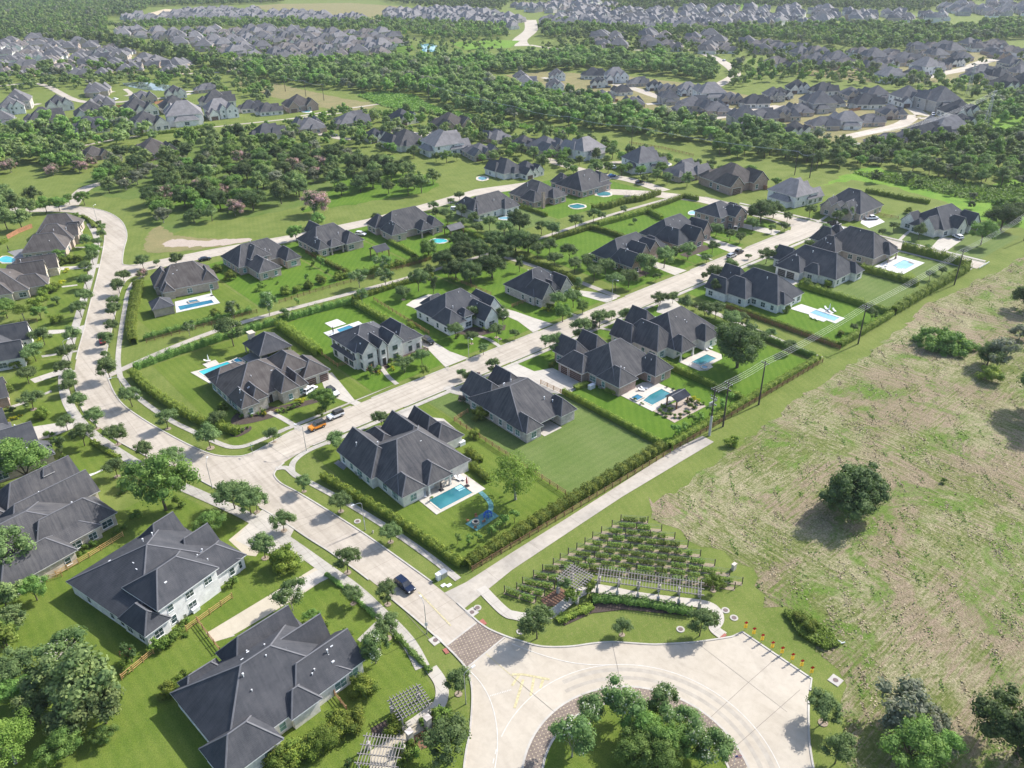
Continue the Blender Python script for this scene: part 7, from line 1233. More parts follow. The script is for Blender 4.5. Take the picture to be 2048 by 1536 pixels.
HD = [('long hedge along the walk beside the corner pool house', smooth_path([(62.9, 143.8), (64.6, 133), (66.4, 122), (67.6, 113), (68.4, 104), (68.9, 98.2)], 3), 1.7, 2.0, 170, .3),
 ('bushy hedge above the concrete trail behind the corner pool house and pale brick house', [(69.6, 97.6), (100, 98.3), (131.4, 98.4)], 2.4, 2.4, 210, .26),
 ('clipped hedge between the plain lawn and the pergola pool lot', [(131.9, 100), (131.9, 134.5)], 1.3, 1.7, 120, .12),
 ('trimmed hedge along the field behind the pergola pool and round tree lots', [(132.4, 97.6), (165, 97.5), (200.4, 97.6)], 1.8, 2.0, 130, .2),
 ('clipped hedge left of the round tree pool lot', [(164.6, 99), (164.6, 133)], 1.3, 1.9, 110, .1),
 ('clipped hedge right of the round tree lot along the grass strip', [(200.6, 99), (200.4, 128), (196, 143)], 1.4, 1.9, 100, .1),
 ('clipped hedge beside the fence left of the long pool lot', [(212.2, 98.6), (212.4, 139)], 1.3, 1.7, 100, .12), ('hedge along the field behind the long pool lot', [(212.6, 98), (245, 98)], 1.8, 2.2, 110, .25),
 ('dark hedge between long pool lot and plain lawn', [(245.8, 99.5), (245.6, 132)], 1.8, 2.3, 90, .25), ('tall bushy hedge along the field behind the far lawns', [(247, 98.6), (275, 98.8), (303.4, 98.6)], 2.6, 3.0, 95, .4),
 ('dark hedge between the plain lawn and putting green lot', [(275.8, 104), (275.4, 125)], 2.2, 2.6, 80, .3), ('bushy hedge between the white terrace and the dead end road', t4((1070, 460), (1300, 520), (1480, 570), (1600, 610)), 2.6, 3.2, 80, .4),
 ('big hedge along the walk beside the stone corner house lawn', smooth_path([(46.6, 226), (46.6, 216), (48, 203), (50.2, 190), (54.6, 178.5), (56.6, 175.5)], 3), 2.2, 2.4, 120, .4),
 ('hedge above the turquoise pool lawn below the grassy trail', [(48, 229.6), (60, 231), (76, 231.4), (93, 230.6), (108, 230), (121, 228.4)], 2.2, 2.4, 100, .4),
 ('hedge between the stone corner house and the grey house lawn', [(93.3, 228), (93.2, 200)], 2.8, 2.9, 120, .35), ('hedge between the grey house lawn and the white stone house', [(121, 227.5), (121.2, 203)], 2.2, 2.2, 90, .35), ('hedge behind the white stone house lawn below the trail', [(122, 229.6), (140, 230), (156, 229)], 1.8, 2.0, 80, .3),
 ('hedge above the grassy trail by the curved road', [(57, 248.4), (75, 247.2), (92, 245.4)], 2.0, 2.0, 90, .4), ('bushy hedge along the walk beside the cabana house', [(53.6, 247), (56.5, 258), (62, 272), (67, 284), (72, 296)], 2.8, 2.9, 90, .4),
 ('trimmed bright hedge right of the grey stone gabled house', t3((-60, 480), (0, 500), (130, 560), (300, 620), (540, 735)), 1.7, 2.0, 80, .1), ('clipped hedge around the lawn left of the freeform pool', t3((330, 385), (480, 345), (625, 298), (760, 330), (910, 385)), 1.6, 2.2, 70, .1), ('clipped hedge around the lawn of the second brick house', t3((690, 275), (880, 225), (1090, 165), (1200, 225)), 1.8, 2.4, 70, .15), ('clipped hedge around the lawn by the two-storey brick house', t3((1080, 152), (1250, 95), (1370, 48), (1490, 72)), 1.8, 2.4, 60, .15),
 ('trimmed hedge beside the pool shelter and oak clump', t2((1530, 280), (1680, 330), (1830, 395)), 1.7, 1.9, 70, .1), ('low hedge right of the pavilion lawn', t2((1065, 405), (1180, 460), (1255, 505)), 1.6, 1.7, 70, .2), ('low hedge left of the pavilion lawn', t2((455, 505), (600, 590), (740, 655)), 1.6, 1.7, 70, .2), ('hedge behind the pavilion lawn above the rail fence', t2((700, 690), (880, 660), (960, 640), (1080, 610), (1180, 590), (1400, 535)), 2.0, 2.2, 70, .4),
 ('thick hedge behind the turret bay house above the trail', t3((640, 150), (780, 130), (900, 90), (1040, 70), (1180, 20)), 2.6, 3.0, 55, .3), ('hedge left of the side street far trail', t3((60, 120), (180, 160), (280, 200)), 1.6, 2, 50, .2),
 ('hedge right of the long pool house beside its lawn', t4((1780-1536+20, 0), (240, 10)), 1, 1, 1, .1) if False else ('far hedge behind the arched entry stone house lawn', t4((780, 0), (960, 35), (1130, 70), (1290, 95)), 2, 2.2, 50, .3),
 ('low row of clipped shrubs along the western walk near the tan driveway', GT(512, 1152, (560, -10), (760, 150), (960, 335)), .9, .7, 110, .5), ('low row of tufted shrubs along the walk near the crossing', GT(512, 1152, (1110, 465), (1250, 620), (1400, 775)), 1.0, .8, 110, .6), ('low hedge along the western walk below the junction', GT(0, 768, (740, 465), (850, 540), (965, 600)), 1.3, .9, 80, .3), ('small hedge left of the lime tree near the fence', GT(512, 768, (1725, 665), (1800, 730), (1870, 790)), 1.6, 1.7, 130, .2), ('small hedge piece on the side lawn near the white generator', GT(512, 768, (1690, 545), (1750, 590), (1800, 635)), 1.7, 1.7, 130, .2), ('clipped box hedge beside the air conditioners of the double garage house', GT(1024, 768, (755, 50), (845, 80)), 2.2, 1.3, 110, .05), ('clipped hedge start beside the driveway generator', GT(1024, 768, (500, 45), (600, 10)), 1.8, 1.3, 110, .05), ('hedge between the white far houses and the trail', GT(0, 0, (1120, 1090), (1400, 1060), (1720, 1010)), 2.2, 2.4, 40, .3), ('clipped hedge near the far brown roofed house', GT(0, 0, (930, 1210), (1080, 1185)), 2.2, 2.4, 40, .2), ('ornamental grass bed along the pergola walk', GT(1024, 1152, (640, 200), (760, 190), (1000, 215), (1250, 260), (1440, 300)), 2.2, 1.1, 170, .3), ('low planting along the wall left of the square pergola', GT(1024, 1152, (360, 370), (500, 310), (640, 255)), 1.8, 1.0, 130, .4), ('foundation shrubs before the white two-storey grey house windows', GT(512, 384, (1060, 1400), (1180, 1350), (1330, 1300)), 1.5, 1.0, 100, .4),
 ('clipped hedge behind the road bend brick house', GT(0, 384, (0, 420), (60, 395)), 2, 1.8, 50, .2), ('hedge on the inner walk bend at far left', smooth_path(GT(0, 384, (660, 200), (720, 235), (750, 290)), 2), 1.4, 1.4, 50, .1), ('hedge beside the patio at the left edge pool', GT(0, 384, (230, 550), (380, 520)), 1.6, 1.2, 70, .2), ('grass bed along the lattice pergola walk', GT(512, 1152, (1450, 1130), (1560, 1180), (1480, 1270), (1420, 1320)), 2.0, 1.1, 130, .3), ('evergreen hedge below the oak clump beside the trail', t3((0, 470), (-100, 440)), 1.6, 2.0, 70, .1)]
for i, (lb, P, w, h, dn, lp) in enumerate(HD): hedge(lb, P, w, h, 'leaf_hedge' if 'clipped shrubs' not in lb and 'grass' not in lb and 'tufted' not in lb else 'leaf_green', .30 if dn > 85 else .42, dn*(1.0 if dn > 85 else .8), lp, seed=i)
# vineyard rows ---------------------------------------------------------------
NUM = ['topmost', 'second', 'third', 'fourth', 'fifth', 'sixth', 'seventh', 'eighth', 'ninth', 'tenth', 'eleventh', 'twelfth', 'thirteenth', 'lowest']
for i, (a, b) in enumerate(VROWS):
    A, B = Vector((*a, 0)), Vector((*b, 0)); d = B-A; Ln = d.length; r = empty('vine_row', A); tag(r, '%s row of grape vines counted from the top of the vineyard triangle' % NUM[i], 'vine row', 'vine rows of the small vineyard'); u = d.normalized()
    np_ = max(2, round(Ln/5)+1); pm = MB(); pm.box(-.07, .07, -.07, .07, 0, 1.75); pme = mesh_only(pm, 'post', 'pole_dark')
    for k in range(np_): inst('post', pme, r, tuple(d*k/(np_-1)))
    for z in (.8, 1.3, 1.65): m = MB(); m.tube([Vector((0, 0, z)), d+Vector((0, 0, z))], .02, 4); m.build('wire', 'metal_grey', r)
    m = MB(); L_, R_ = strip([(0, 0), tuple(d[:2])], .5, -.5); m.poly([tuple(v) for v in L_]+[tuple(v) for v in R_][::-1], Zl+.03+.001*i); sl = m.build('soil_strip', 'bare_soil', r)
    rg = np.random.default_rng(i+50); s0 = 1.6 if Ln > 9 else .5; cur = s0; k = 0
    while cur < Ln-s0:
        seg = min(rg.uniform(1.6, 3.4), Ln-s0-cur); n = int(seg*150); s = rg.uniform(cur, cur+seg, n); ang = rg.uniform(0, 6.28, n); hh = rg.uniform(.85, 1.2)
        C = np.stack([u.x*s-u.y*np.cos(ang)*.75*rg.uniform(.3, 1, n), u.y*s+u.x*np.cos(ang)*.75*rg.uniform(.3, 1, n), hh*.72+np.sin(ang)*.48*rg.uniform(.5, 1.1, n)], 1)
        me = np_quads('vine', leaf_quads(C, C*0+np.array([0, 0, 1.]), .3, rg), 'leaf_vine', tint=np.clip(rg.normal(.5, .25, n), 0, 1)); inst('vine', me, r)
        cur += seg+rg.uniform(.2, 1.3)
# ================================================================== FAR HOUSES
FR = random.Random(5)
def far_proto(seed, two, wall, roof, small=False):
    rg = random.Random(seed); w, d = rg.uniform(15, 18.5), rg.uniform(14.5, 18); e = 5.6 if two else 3.2; zr = e+rg.uniform(4.8, 6.2)
    W = [(-w/2, w/2, -d/2, d/2, e, zr, 'hX' if rg.random() < .6 else 'hY', dict(k=rg.uniform(.65, .95)))]
    W.append((-w/2-.6, -w/2+6.6, -d/2-rg.uniform(2, 4), 0, 3.2, 3.2+rg.uniform(3, 4), rg.choice(('Y-', 'h', 'Y-'))))
    W.append((w/2-7.5, w/2+.8, -d/2-rg.uniform(1, 3), 1, e if two else 3.3, (e if two else 3.3)+rg.uniform(3.4, 4.4), rg.choice(('Y-', 'Y-', 'h'))))
    if rg.random() < .7: W.append((-2.6, 3.2, -d/2-1.6, 2, e-.2, e+rg.uniform(2.6, 3.6), 'Y-'))
    W.append((rg.uniform(-w/2, -2), rg.uniform(1, w/2-1), d/2-4, d/2+2.6, 3.1, 5.6, 'h'))
    return house('far_house', 'x', 'house', W, wall, roof, at=(0, 0), yaw=0, seed=seed, vents=0, wdens=3.6 if not small else 99, garage=((-w/2+3, W[1][2]+.44, '-y', 4.2),) if not small else (), detail=False)
WALLS = ['wall_cream', 'wall_white', 'wall_tan_brick', 'wall_red_brick', 'wall_grey_stone']
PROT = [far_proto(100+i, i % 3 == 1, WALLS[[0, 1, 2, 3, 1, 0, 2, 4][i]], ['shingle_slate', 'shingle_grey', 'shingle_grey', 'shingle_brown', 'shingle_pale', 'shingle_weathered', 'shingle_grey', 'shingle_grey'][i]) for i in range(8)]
first = [True]*8
def place_house(P, first, i, X, Y, yaw, s, label, group, name='far_house'):
    o = P[i] if first[i] else copy_tree(P[i]); first[i] = False
    o.location = (X, Y, 0); o.rotation_euler = (0, 0, R(yaw)); o.scale = (s, s, s*1.0); o.name = name; tag(o, label, 'house', group); return o
MID = {
 'left': ('dark roofed far left subdivision house', 'houses of the far left subdivision', -14, [(38, 205, 56), (118, 208, 58), (195, 180, 56), (202, 206, 62), (285, 194, 54), (350, 184, 50), (275, 218, 75), (350, 210, 64), (432, 200, 65), (408, 174, 36), (24, 215, 48), (88, 236, 66), (185, 225, 70), (178, 252, 64), (293, 247, 80), (370, 235, 82), (440, 222, 62), (500, 212, 50), (70, 252, 50), (8, 238, 34)]),
 'mid': ('house beyond the oak park', 'mid distance houses beyond the park', -8, [(308, 300, 80), (535, 217, 50), (598, 208, 66), (532, 265, 68), (620, 250, 68), (700, 240, 68), (750, 268, 44), (803, 234, 64), (900, 246, 76), (813, 282, 84), (885, 292, 84), (960, 300, 72), (995, 270, 58), (1012, 336, 80), (1048, 283, 56), (1092, 292, 84), (1170, 300, 74), (1052, 336, 50), (1283, 325, 84), (1370, 340, 80), (1463, 358, 104), (1585, 388, 84), (187, 304, 36)]),
 'right': ('grey roofed right hand subdivision house', 'houses of the right hand subdivision', -38, [(1041, 155, 42), (1113, 150, 38), (1109, 172, 45), (1050, 165, 45), (1185, 147, 48), (1197, 163, 45), (1231, 153, 50), (1205, 190, 52), (1245, 178, 42), (1268, 201, 48), (1274, 161, 40), (1309, 168, 40), (1335, 174, 45), (1338, 196, 48), (1375, 178, 42), (1420, 188, 60), (1384, 206, 62), (1358, 223, 64), (1432, 215, 60), (1460, 194, 52), (1506, 202, 55), (1489, 240, 70), (1520, 230, 60), (1545, 190, 40), (1560, 184, 40), (1594, 173, 52), (1643, 178, 52), (1702, 184, 48), (1670, 200, 46), (1637, 210, 66), (1752, 190, 48), (1728, 204, 60), (1780, 222, 55), (1568, 226, 62), (1600, 217, 52), (1590, 255, 55), (1643, 245, 58), (1693, 242, 55), (1735, 238, 52), (1877, 208, 80), (1915, 223, 70), (1922, 240, 50), (1845, 266, 78), (1895, 260, 70), (1818, 271, 60), (1765, 282, 64), (1812, 198, 60)]),
 'upper': ('hazy house by the upper right drive', 'hazy houses by the upper right drive', -30, [(1750, 133, 52), (1778, 122, 44), (1822, 149, 45), (1778, 153, 48), (1850, 135, 48), (1878, 129, 35), (1905, 122, 38), (1925, 112, 38), (1960, 139, 42), (1997, 149, 45), (2010, 170, 60), (2018, 129, 40), (1945, 150, 42), (1586, 132, 42), (1650, 123, 38), (1683, 120, 30), (2040, 140, 42), (2046, 158, 44), (1560, 96, 34), (1610, 90, 30)])}
def hw(px, py): X, Y = G(px, py); return math.hypot(X, Y), X, Y
ORDW = ['first', 'second', 'third', 'fourth', 'fifth', 'sixth', 'seventh', 'eighth', 'ninth', 'tenth', 'eleventh', 'twelfth', 'thirteenth', 'fourteenth', 'fifteenth', 'sixteenth', 'seventeenth', 'eighteenth', 'nineteenth', 'twentieth', 'twenty-first', 'twenty-second', 'twenty-third', 'twenty-fourth', 'twenty-fifth']
HPOS = []
SPECIAL = {(1812, 198): 1, (900, 246): 3, (1283, 325): 1, (1585, 388): 4, (1113, 150): 1, (1463, 358): 3}
for key, (lb, grp, yw, L) in MID.items():
    rows = {}
    for q in L: rows.setdefault(int(q[1]//22), []).append(q)
    rk = sorted(rows, reverse=True)
    for ri, r_ in enumerate(rk):
        for k, q in enumerate(sorted(rows[r_])):
            X, Y = G(q[0], q[1]+2, 3.0); dist = math.hypot(math.hypot(X, Y), HC); wm = q[2]*dist/1580; s = max(.8, min(1.3, wm/23.0))
            if (q[0], q[1]) == (1463, 358): s = 1.25
            if (q[0], q[1]) == (1812, 198): i = 1
            else: i = SPECIAL.get((q[0], q[1]), FR.choice((0, 1, 2, 5, 6, 0, 4, 7) if key != 'mid' else (0, 3, 6, 2, 5, 3, 4)))
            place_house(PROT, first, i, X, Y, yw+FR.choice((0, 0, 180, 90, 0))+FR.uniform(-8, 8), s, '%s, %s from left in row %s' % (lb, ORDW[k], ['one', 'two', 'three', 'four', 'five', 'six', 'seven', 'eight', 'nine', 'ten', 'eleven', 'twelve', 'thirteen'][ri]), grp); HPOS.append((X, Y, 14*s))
# drives and yards of the mid distance subdivisions
for key in ('right', 'left', 'upper'):
    for q in MID[key][3]:
        X, Y = G(q[0], q[1]+2, 3.0); a = FR.uniform(0, 3.1); L_, R_ = strip([(X, Y), (X+math.cos(a)*17, Y+math.sin(a)*17)], 3, -3)
        sheet('driveway', [tuple(v) for v in L_]+[tuple(v) for v in R_][::-1], Zr+.06, 'drive_concrete') if FR.random() < .75 else None
sheet('yard_ground', gp((1010, 150), (1090, 143), (1250, 152), (1420, 172), (1500, 192), (1700, 180), (1840, 190), (1960, 215), (1950, 260), (1840, 285), (1740, 300), (1560, 268), (1420, 245), (1320, 235), (1200, 205), (1080, 182)), .08, 'dry_grass')
sheet('yard_ground', gp((1740, 120), (1900, 104), (2060, 108), (2060, 180), (1900, 165), (1740, 165), (1560, 145), (1540, 125)), .08, 'dry_grass')
# hazy bands of roofs: rows of small houses, the largest as things of their own
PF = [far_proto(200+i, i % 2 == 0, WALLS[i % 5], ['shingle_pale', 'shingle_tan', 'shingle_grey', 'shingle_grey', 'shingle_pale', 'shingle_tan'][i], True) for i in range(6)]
firstF = [True]*6
BANDS = [('pale roofed tiny house in the white distant rows at far left', 'white distant rows at far left', [(-60, 88), (100, 84), (200, 92), (262, 104), (262, 150), (200, 156), (60, 152), (-60, 150)], 23, (2, 3, 3, 1), 0), ('small dark house left of the tan drainage strip', 'houses left of the tan strip', [(255, 116), (350, 124), (380, 140), (360, 152), (262, 152)], 24, (3, 2), 8),
 ('brown roofed tiny house in the crowded band before the dark tree belt', 'brown roofed crowded band', [(228, 62), (330, 66), (520, 62), (640, 66), (760, 72), (800, 84), (770, 112), (690, 118), (600, 122), (520, 128), (470, 118), (400, 102), (300, 84), (235, 76)], 20, (1, 2, 5, 4), 1),
 ('pale tiny house in the hazy building area at the top left', 'hazy building area at the top left', [(262, 34), (300, 38), (400, 24), (520, 26), (620, 32), (690, 38), (760, 44), (740, 50), (560, 46), (400, 46), (300, 46), (250, 42)], 18, (0, 4, 3), 2),
 ('tiny grey roofed house in the distant band right of the bare field', 'distant band right of the bare field', [(770, 30), (860, 22), (950, 24), (1040, 40), (1030, 60), (980, 58), (900, 50), (780, 46)], 18, (3, 0, 4), 3),
 ('tiny hazy house in the top centre band of roofs', 'top centre band of roofs', [(1020, 14), (1100, 10), (1200, 10), (1250, 18), (1170, 28), (1060, 24)], 19, (0, 4, 2, 1), 4),
 ('small grey house in the long hazy band above the right tree belt', 'long hazy band above the right tree belt', [(1120, 34), (1200, 26), (1340, 22), (1480, 20), (1600, 22), (1700, 28), (1830, 30), (1900, 40), (1880, 48), (1760, 44), (1640, 50), (1500, 58), (1350, 56), (1200, 54), (1110, 44)], 18, (3, 0, 4, 2), 5),
 ('tiny pink-grey house fading into haze at the top right', 'houses fading into haze at top right', [(1880, 14), (2060, 8), (2060, 32), (1960, 36), (1890, 28)], 19, (1, 4), 6),
 ('small grey house between the upper right boulevards', 'roofs between the upper right boulevards', [(1545, 98), (1740, 110), (1900, 94), (2060, 96), (2060, 118), (1900, 124), (1740, 136), (1640, 142), (1545, 138)], 23, (3, 2, 1), 9), ('tiny pale house above the small tree roofs in the top centre', 'roofs above the top centre boulevard', [(1070, 44), (1230, 50), (1420, 50), (1520, 56), (1400, 64), (1240, 62), (1100, 56)], 18, (0, 4, 2), 10), ('small brown roofed house among dense small trees in the centre right', 'roofs among small trees, centre right', [(1160, 76), (1240, 72), (1380, 76), (1480, 84), (1560, 92), (1560, 112), (1450, 108), (1330, 104), (1200, 106), (1150, 96)], 20, (1, 5, 2), 7)]
POOL = []
for lb, grp, P, sp, ch, bi in BANDS:
    W_P = [G(*p) for p in P]; xs = [p[0] for p in W_P]; ys = [p[1] for p in W_P]; a = R(-25+bi*9); ca, sa = math.cos(a), math.sin(a)
    cx, cy = sum(xs)/len(xs), sum(ys)/len(ys); ext = max(max(xs)-min(xs), max(ys)-min(ys))
    nn_ = int(ext/sp)+2
    for i in range(-nn_, nn_):
        for j in range(-nn_, nn_):
            u_, v_ = i*sp+FR.uniform(-4, 4), j*sp*1.35+(j % 2)*-9+FR.uniform(-3.5, 3.5)+14*math.sin(i*.35+bi); x = cx+u_*ca-v_*sa; y = cy+u_*sa+v_*ca
            if inside((x, y), W_P): POOL.append((math.hypot(x, y), x, y, math.degrees(a)+(180 if j % 2 else 0)+FR.choice((0, 0, 90, -90))+FR.uniform(-15, 15), FR.uniform(.8, 1.15), FR.choice(ch), lb, grp))
POOL.sort(); NFAR = 300-len(HPOS)-30
print('far pool', len(POOL), 'mid', len(HPOS), 'indiv', NFAR)
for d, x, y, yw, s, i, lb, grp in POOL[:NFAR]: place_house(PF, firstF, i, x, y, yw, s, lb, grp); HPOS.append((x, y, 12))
if len(POOL) > NFAR:
    for nm, mats in (('wall', ['wall_cream', 'wall_white', 'wall_tan_brick']), ('roof', ['shingle_grey', 'shingle_brown', 'shingle_slate'])): pass
    mb = MB(); mats = ['wall_cream', 'wall_white', 'wall_tan_brick', 'wall_grey_stone', 'shingle_grey', 'shingle_tan', 'shingle_pale', 'shingle_weathered']
    src = []
    for p in PF:
        vs, fs, ms = [], [], []
        for ch in p.children:
            if ch.name.split('.')[0] in ('wall', 'roof'):
                me = ch.data; o_ = len(vs); vs += [v.co.copy() for v in me.vertices]; isr = ch.name.startswith('roof')
                for f in me.polygons: fs.append([v+o_ for v in f.vertices]); ms.append((mats.index(p_) if (p_ := me.materials[0].name) in mats else 1) if not (isr and f.material_index == 1) else 0)
        src.append((vs, fs, ms))
    for d, x, y, yw, s, i, lb, grp in POOL[NFAR:]:
        vs, fs, ms = src[i]; M = Matrix.Translation((x, y, 0)) @ Matrix.Rotation(R(yw), 4, 'Z') @ Matrix.Scale(s, 4); o_ = len(mb.v)
        mb.v += [tuple(M @ v) for v in vs]; mb.f += [tuple(q+o_ for q in f) for f in fs]; mb.m += ms; HPOS.append((x, y, 10))
    o = mb.build('distant_houses', mats); tag(o, 'mass of the smallest hazy roofs beyond the individually visible far houses', 'houses', None, 'stuff')
def kill(o):
    for c in list(o.children): kill(c)
    bpy.data.objects.remove(o)
for P_, f_ in ((PROT, first), (PF, firstF)):
    for k in range(len(P_)):
        if f_[k]: kill(P_[k])
# ================================================================== WOODS
WRNG = np.random.default_rng(99)
def dist_ok(x, y, m=1.0):
    for hx, hy, r in HPOS:
        if abs(hx-x) < r*m and abs(hy-y) < r*m: return False
    return True
WOODS = [  # label, group, px polygon, spacing, kinds, height scale
 ('leafy tree in the oak park left of centre', 'trees of the oak park left of centre', [(175, 365), (210, 330), (300, 312), (360, 285), (430, 272), (520, 280), (600, 296), (680, 312), (760, 330), (800, 352), (740, 360), (700, 345), (640, 352), (620, 400), (560, 420), (470, 436), (400, 448), (330, 448), (300, 430), (296, 405), (360, 390), (300, 380), (240, 385), (200, 388)], 10.6, ('wood', 'big', 'woodpale', 'big', 'wood', 'myrtle', 'grey', 'round'), 1.05),
 ('scattered park tree on the sunny lawn beyond the oak park', 'scattered park lawn trees', [(640, 352), (700, 340), (860, 352), (890, 372), (830, 392), (740, 392), (640, 412)], 13, ('wood', 'big'), 1.0),
 ('tree at the left edge among the pink blooming trees', 'trees at the left edge', [(-60, 262), (60, 262), (150, 282), (170, 320), (160, 350), (90, 345), (40, 330), (-60, 380)], 8.2, ('wood', 'wood', 'woodpale', 'grey'), 1.0),
 ('tree in the strip between the left houses and the white path', 'trees behind the white path', [(0, 262), (140, 250), (260, 232), (330, 265), (300, 290), (180, 296), (60, 268)], 11, ('wood', 'woodpale'), 1.0),
 ('shade tree among the far left subdivision gardens', 'shade trees of the far left subdivision', [(-60, 130), (160, 128), (350, 142), (480, 150), (560, 185), (520, 215), (480, 190), (260, 172), (100, 182), (-60, 190)], 13, ('wood', 'wood', 'woodpale'), 1.1),
 ('tree of the woodland belt behind the straight street houses', 'trees of the middle woodland belt', [(468, 150), (500, 128), (640, 132), (760, 122), (1024, 120), (1150, 112), (1300, 118), (1420, 130), (1435, 166), (1380, 162), (1300, 148), (1180, 140), (1020, 146), (930, 150), (990, 170), (1080, 188), (1170, 206), (1260, 224), (1340, 246), (1400, 252), (1440, 268), (1500, 268), (1560, 280), (1640, 292), (1700, 306), (1690, 345), (1620, 336), (1560, 318), (1480, 322), (1440, 312), (1400, 286), (1300, 278), (1230, 264), (1150, 256), (1060, 244), (980, 240), (890, 212), (850, 192), (740, 186), (640, 176), (560, 168)], 8.6, ('wood', 'wood', 'woodpale'), 1.05),
 ('scrubby tree in the wild ground at the right edge', 'scrub trees at the right edge', [(1700, 310), (1760, 296), (1850, 288), (1900, 268), (1960, 262), (1990, 285), (2070, 262), (2090, 340), (2048, 372), (1990, 372), (1900, 366), (1840, 350), (1760, 335), (1700, 345)], 8.0, ('wood', 'grey', 'woodpale', 'wood'), .92),
 ('garden tree between the mid distance houses', 'garden trees of the mid distance houses', [(480, 262), (700, 226), (900, 232), (1040, 262), (1230, 288), (1320, 320), (1500, 350), (1600, 375), (1500, 392), (1350, 372), (1180, 360), (1000, 330), (860, 326), (760, 305), (560, 290)], 10.5, ('wood', 'street', 'wood', 'woodpale'), .75)]
FAR = [('dense far woodland at the upper left', [(-80, -22), (560, -22), (565, 6), (480, 10), (300, 14), (275, 32), (215, 36), (212, 56), (225, 84), (150, 84), (0, 80), (-80, 84)], 10, 1.0),
 ('dark tree belt between the hazy roof bands', [(205, 58), (350, 46), (512, 44), (700, 48), (800, 44), (900, 50), (1010, 60), (1020, 78), (900, 82), (800, 72), (640, 60), (512, 58), (380, 58), (250, 60)], 10, .95),
 ('hazy forest along the top edge', [(690, -24), (2120, -24), (2120, 6), (1960, 4), (1880, 12), (1850, 26), (1700, 22), (1480, 14), (1440, 22), (1340, 18), (1320, 24), (1200, 28), (1260, 12), (1180, 4), (1020, 6), (1000, 22), (870, 18), (780, 6)], 11.5, 1.0),
 ('dark wooded band above the right subdivision', [(1075, 58), (1110, 52), (1250, 62), (1400, 64), (1530, 62), (1640, 58), (1760, 56), (1900, 60), (1990, 52), (2120, 44), (2120, 70), (2010, 84), (1880, 92), (1760, 106), (1700, 98), (1560, 86), (1420, 78), (1250, 70), (1160, 72), (1090, 78)], 9, 1.05),
 ('trees hiding the left end of the far rows', [(-80, 84), (225, 84), (262, 98), (200, 90), (100, 82), (-80, 90)], 9, 1.2), ('narrow wood by the tan drainage strip', [(225, 86), (262, 92), (330, 108), (395, 125), (470, 132), (468, 148), (400, 136), (340, 122), (280, 106), (230, 98)], 7.5, 1.2),
 ('small gardens and trees among the right subdivision roofs', [(1460, 140), (1560, 128), (1700, 140), (1860, 160), (1960, 170), (1990, 190), (1990, 215), (1950, 205), (1850, 188), (1700, 172), (1560, 162), (1480, 180), (1450, 175)], 12, .95), ('green scrub of the far right wild ground', [(1955, 215), (1990, 188), (2120, 195), (2120, 255), (2040, 252), (1995, 246), (1975, 262), (1930, 282), (1960, 240)], 8.5, .85), ('garden trees of the left hazy roof bands', [(260, 70), (520, 64), (760, 76), (1000, 84), (1010, 112), (760, 116), (500, 128), (330, 90)], 17, .7), ('garden trees of the right hazy roof bands', [(1100, 70), (1240, 68), (1560, 92), (1700, 110), (1740, 128), (1640, 122), (1540, 112), (1300, 108), (1130, 106)], 11.5, .72), ('young trees along the far curved boulevards', [(1060, 88), (1230, 98), (1400, 104), (1560, 118), (1900, 128), (2060, 118), (2060, 128), (1900, 140), (1560, 125), (1390, 112), (1100, 110)], 15, .6),
 ('small trees and hedges around the near right wild meadow', [(1740, 352), (1850, 366), (1960, 400), (2100, 440), (2100, 452), (1950, 425), (1850, 395), (1740, 366)], 13, .6)]
def scatter(P, sp):
    W_P = [G(*p) for p in P]; xs = [p[0] for p in W_P]; ys = [p[1] for p in W_P]; out = []; x0, x1, y0, y1 = min(xs), max(xs), min(ys), max(ys); j = 0; y = y0
    while y < y1:
        x = x0+(sp/2 if j % 2 else 0)
        while x < x1:
            q = (x+WRNG.uniform(-.38, .38)*sp, y+WRNG.uniform(-.38, .38)*sp)
            if inside(q, W_P): out.append(q)
            x += sp
        y += sp*.9; j += 1
    return out
CAND = []
SPARSE = ('scattered', 'shade', 'garden', 'tree in the strip')
for lb, grp, P, sp, kinds, hs in WOODS:
    for q in scatter(P, sp):
        if dist_ok(q[0], q[1], .75): CAND.append((math.hypot(q[0], q[1]), q, WRNG.choice(kinds), lb, grp, hs, sp))
CAND.sort(key=lambda c: c[0]); NI = 300
print('wood candidates', len(CAND))
for i, (d, q, kd, lb, grp, hs, sp) in enumerate(CAND[:NI]): plant(str(kd), q[0], q[1], hs*(WRNG.uniform(.75, 1.15) if kd != 'street' else WRNG.uniform(1, 1.6))*(.88 if kd == 'big' else 1), lb, 'tree', grp, name='woodland_tree')
def lod(seed, n, leaf, nc):
    rg = np.random.default_rng(seed); P, T = crown(rg, 4.1, 3.4, 5.2, nc, n, leaf, .36, core=.75); P[..., 2] = np.maximum(P[..., 2], .2); return P, T
LODA = [lod(300+i, 420, 1.15, 16) for i in range(5)]; LODB = [lod(320+i, 90, 2.2, 9) for i in range(5)]
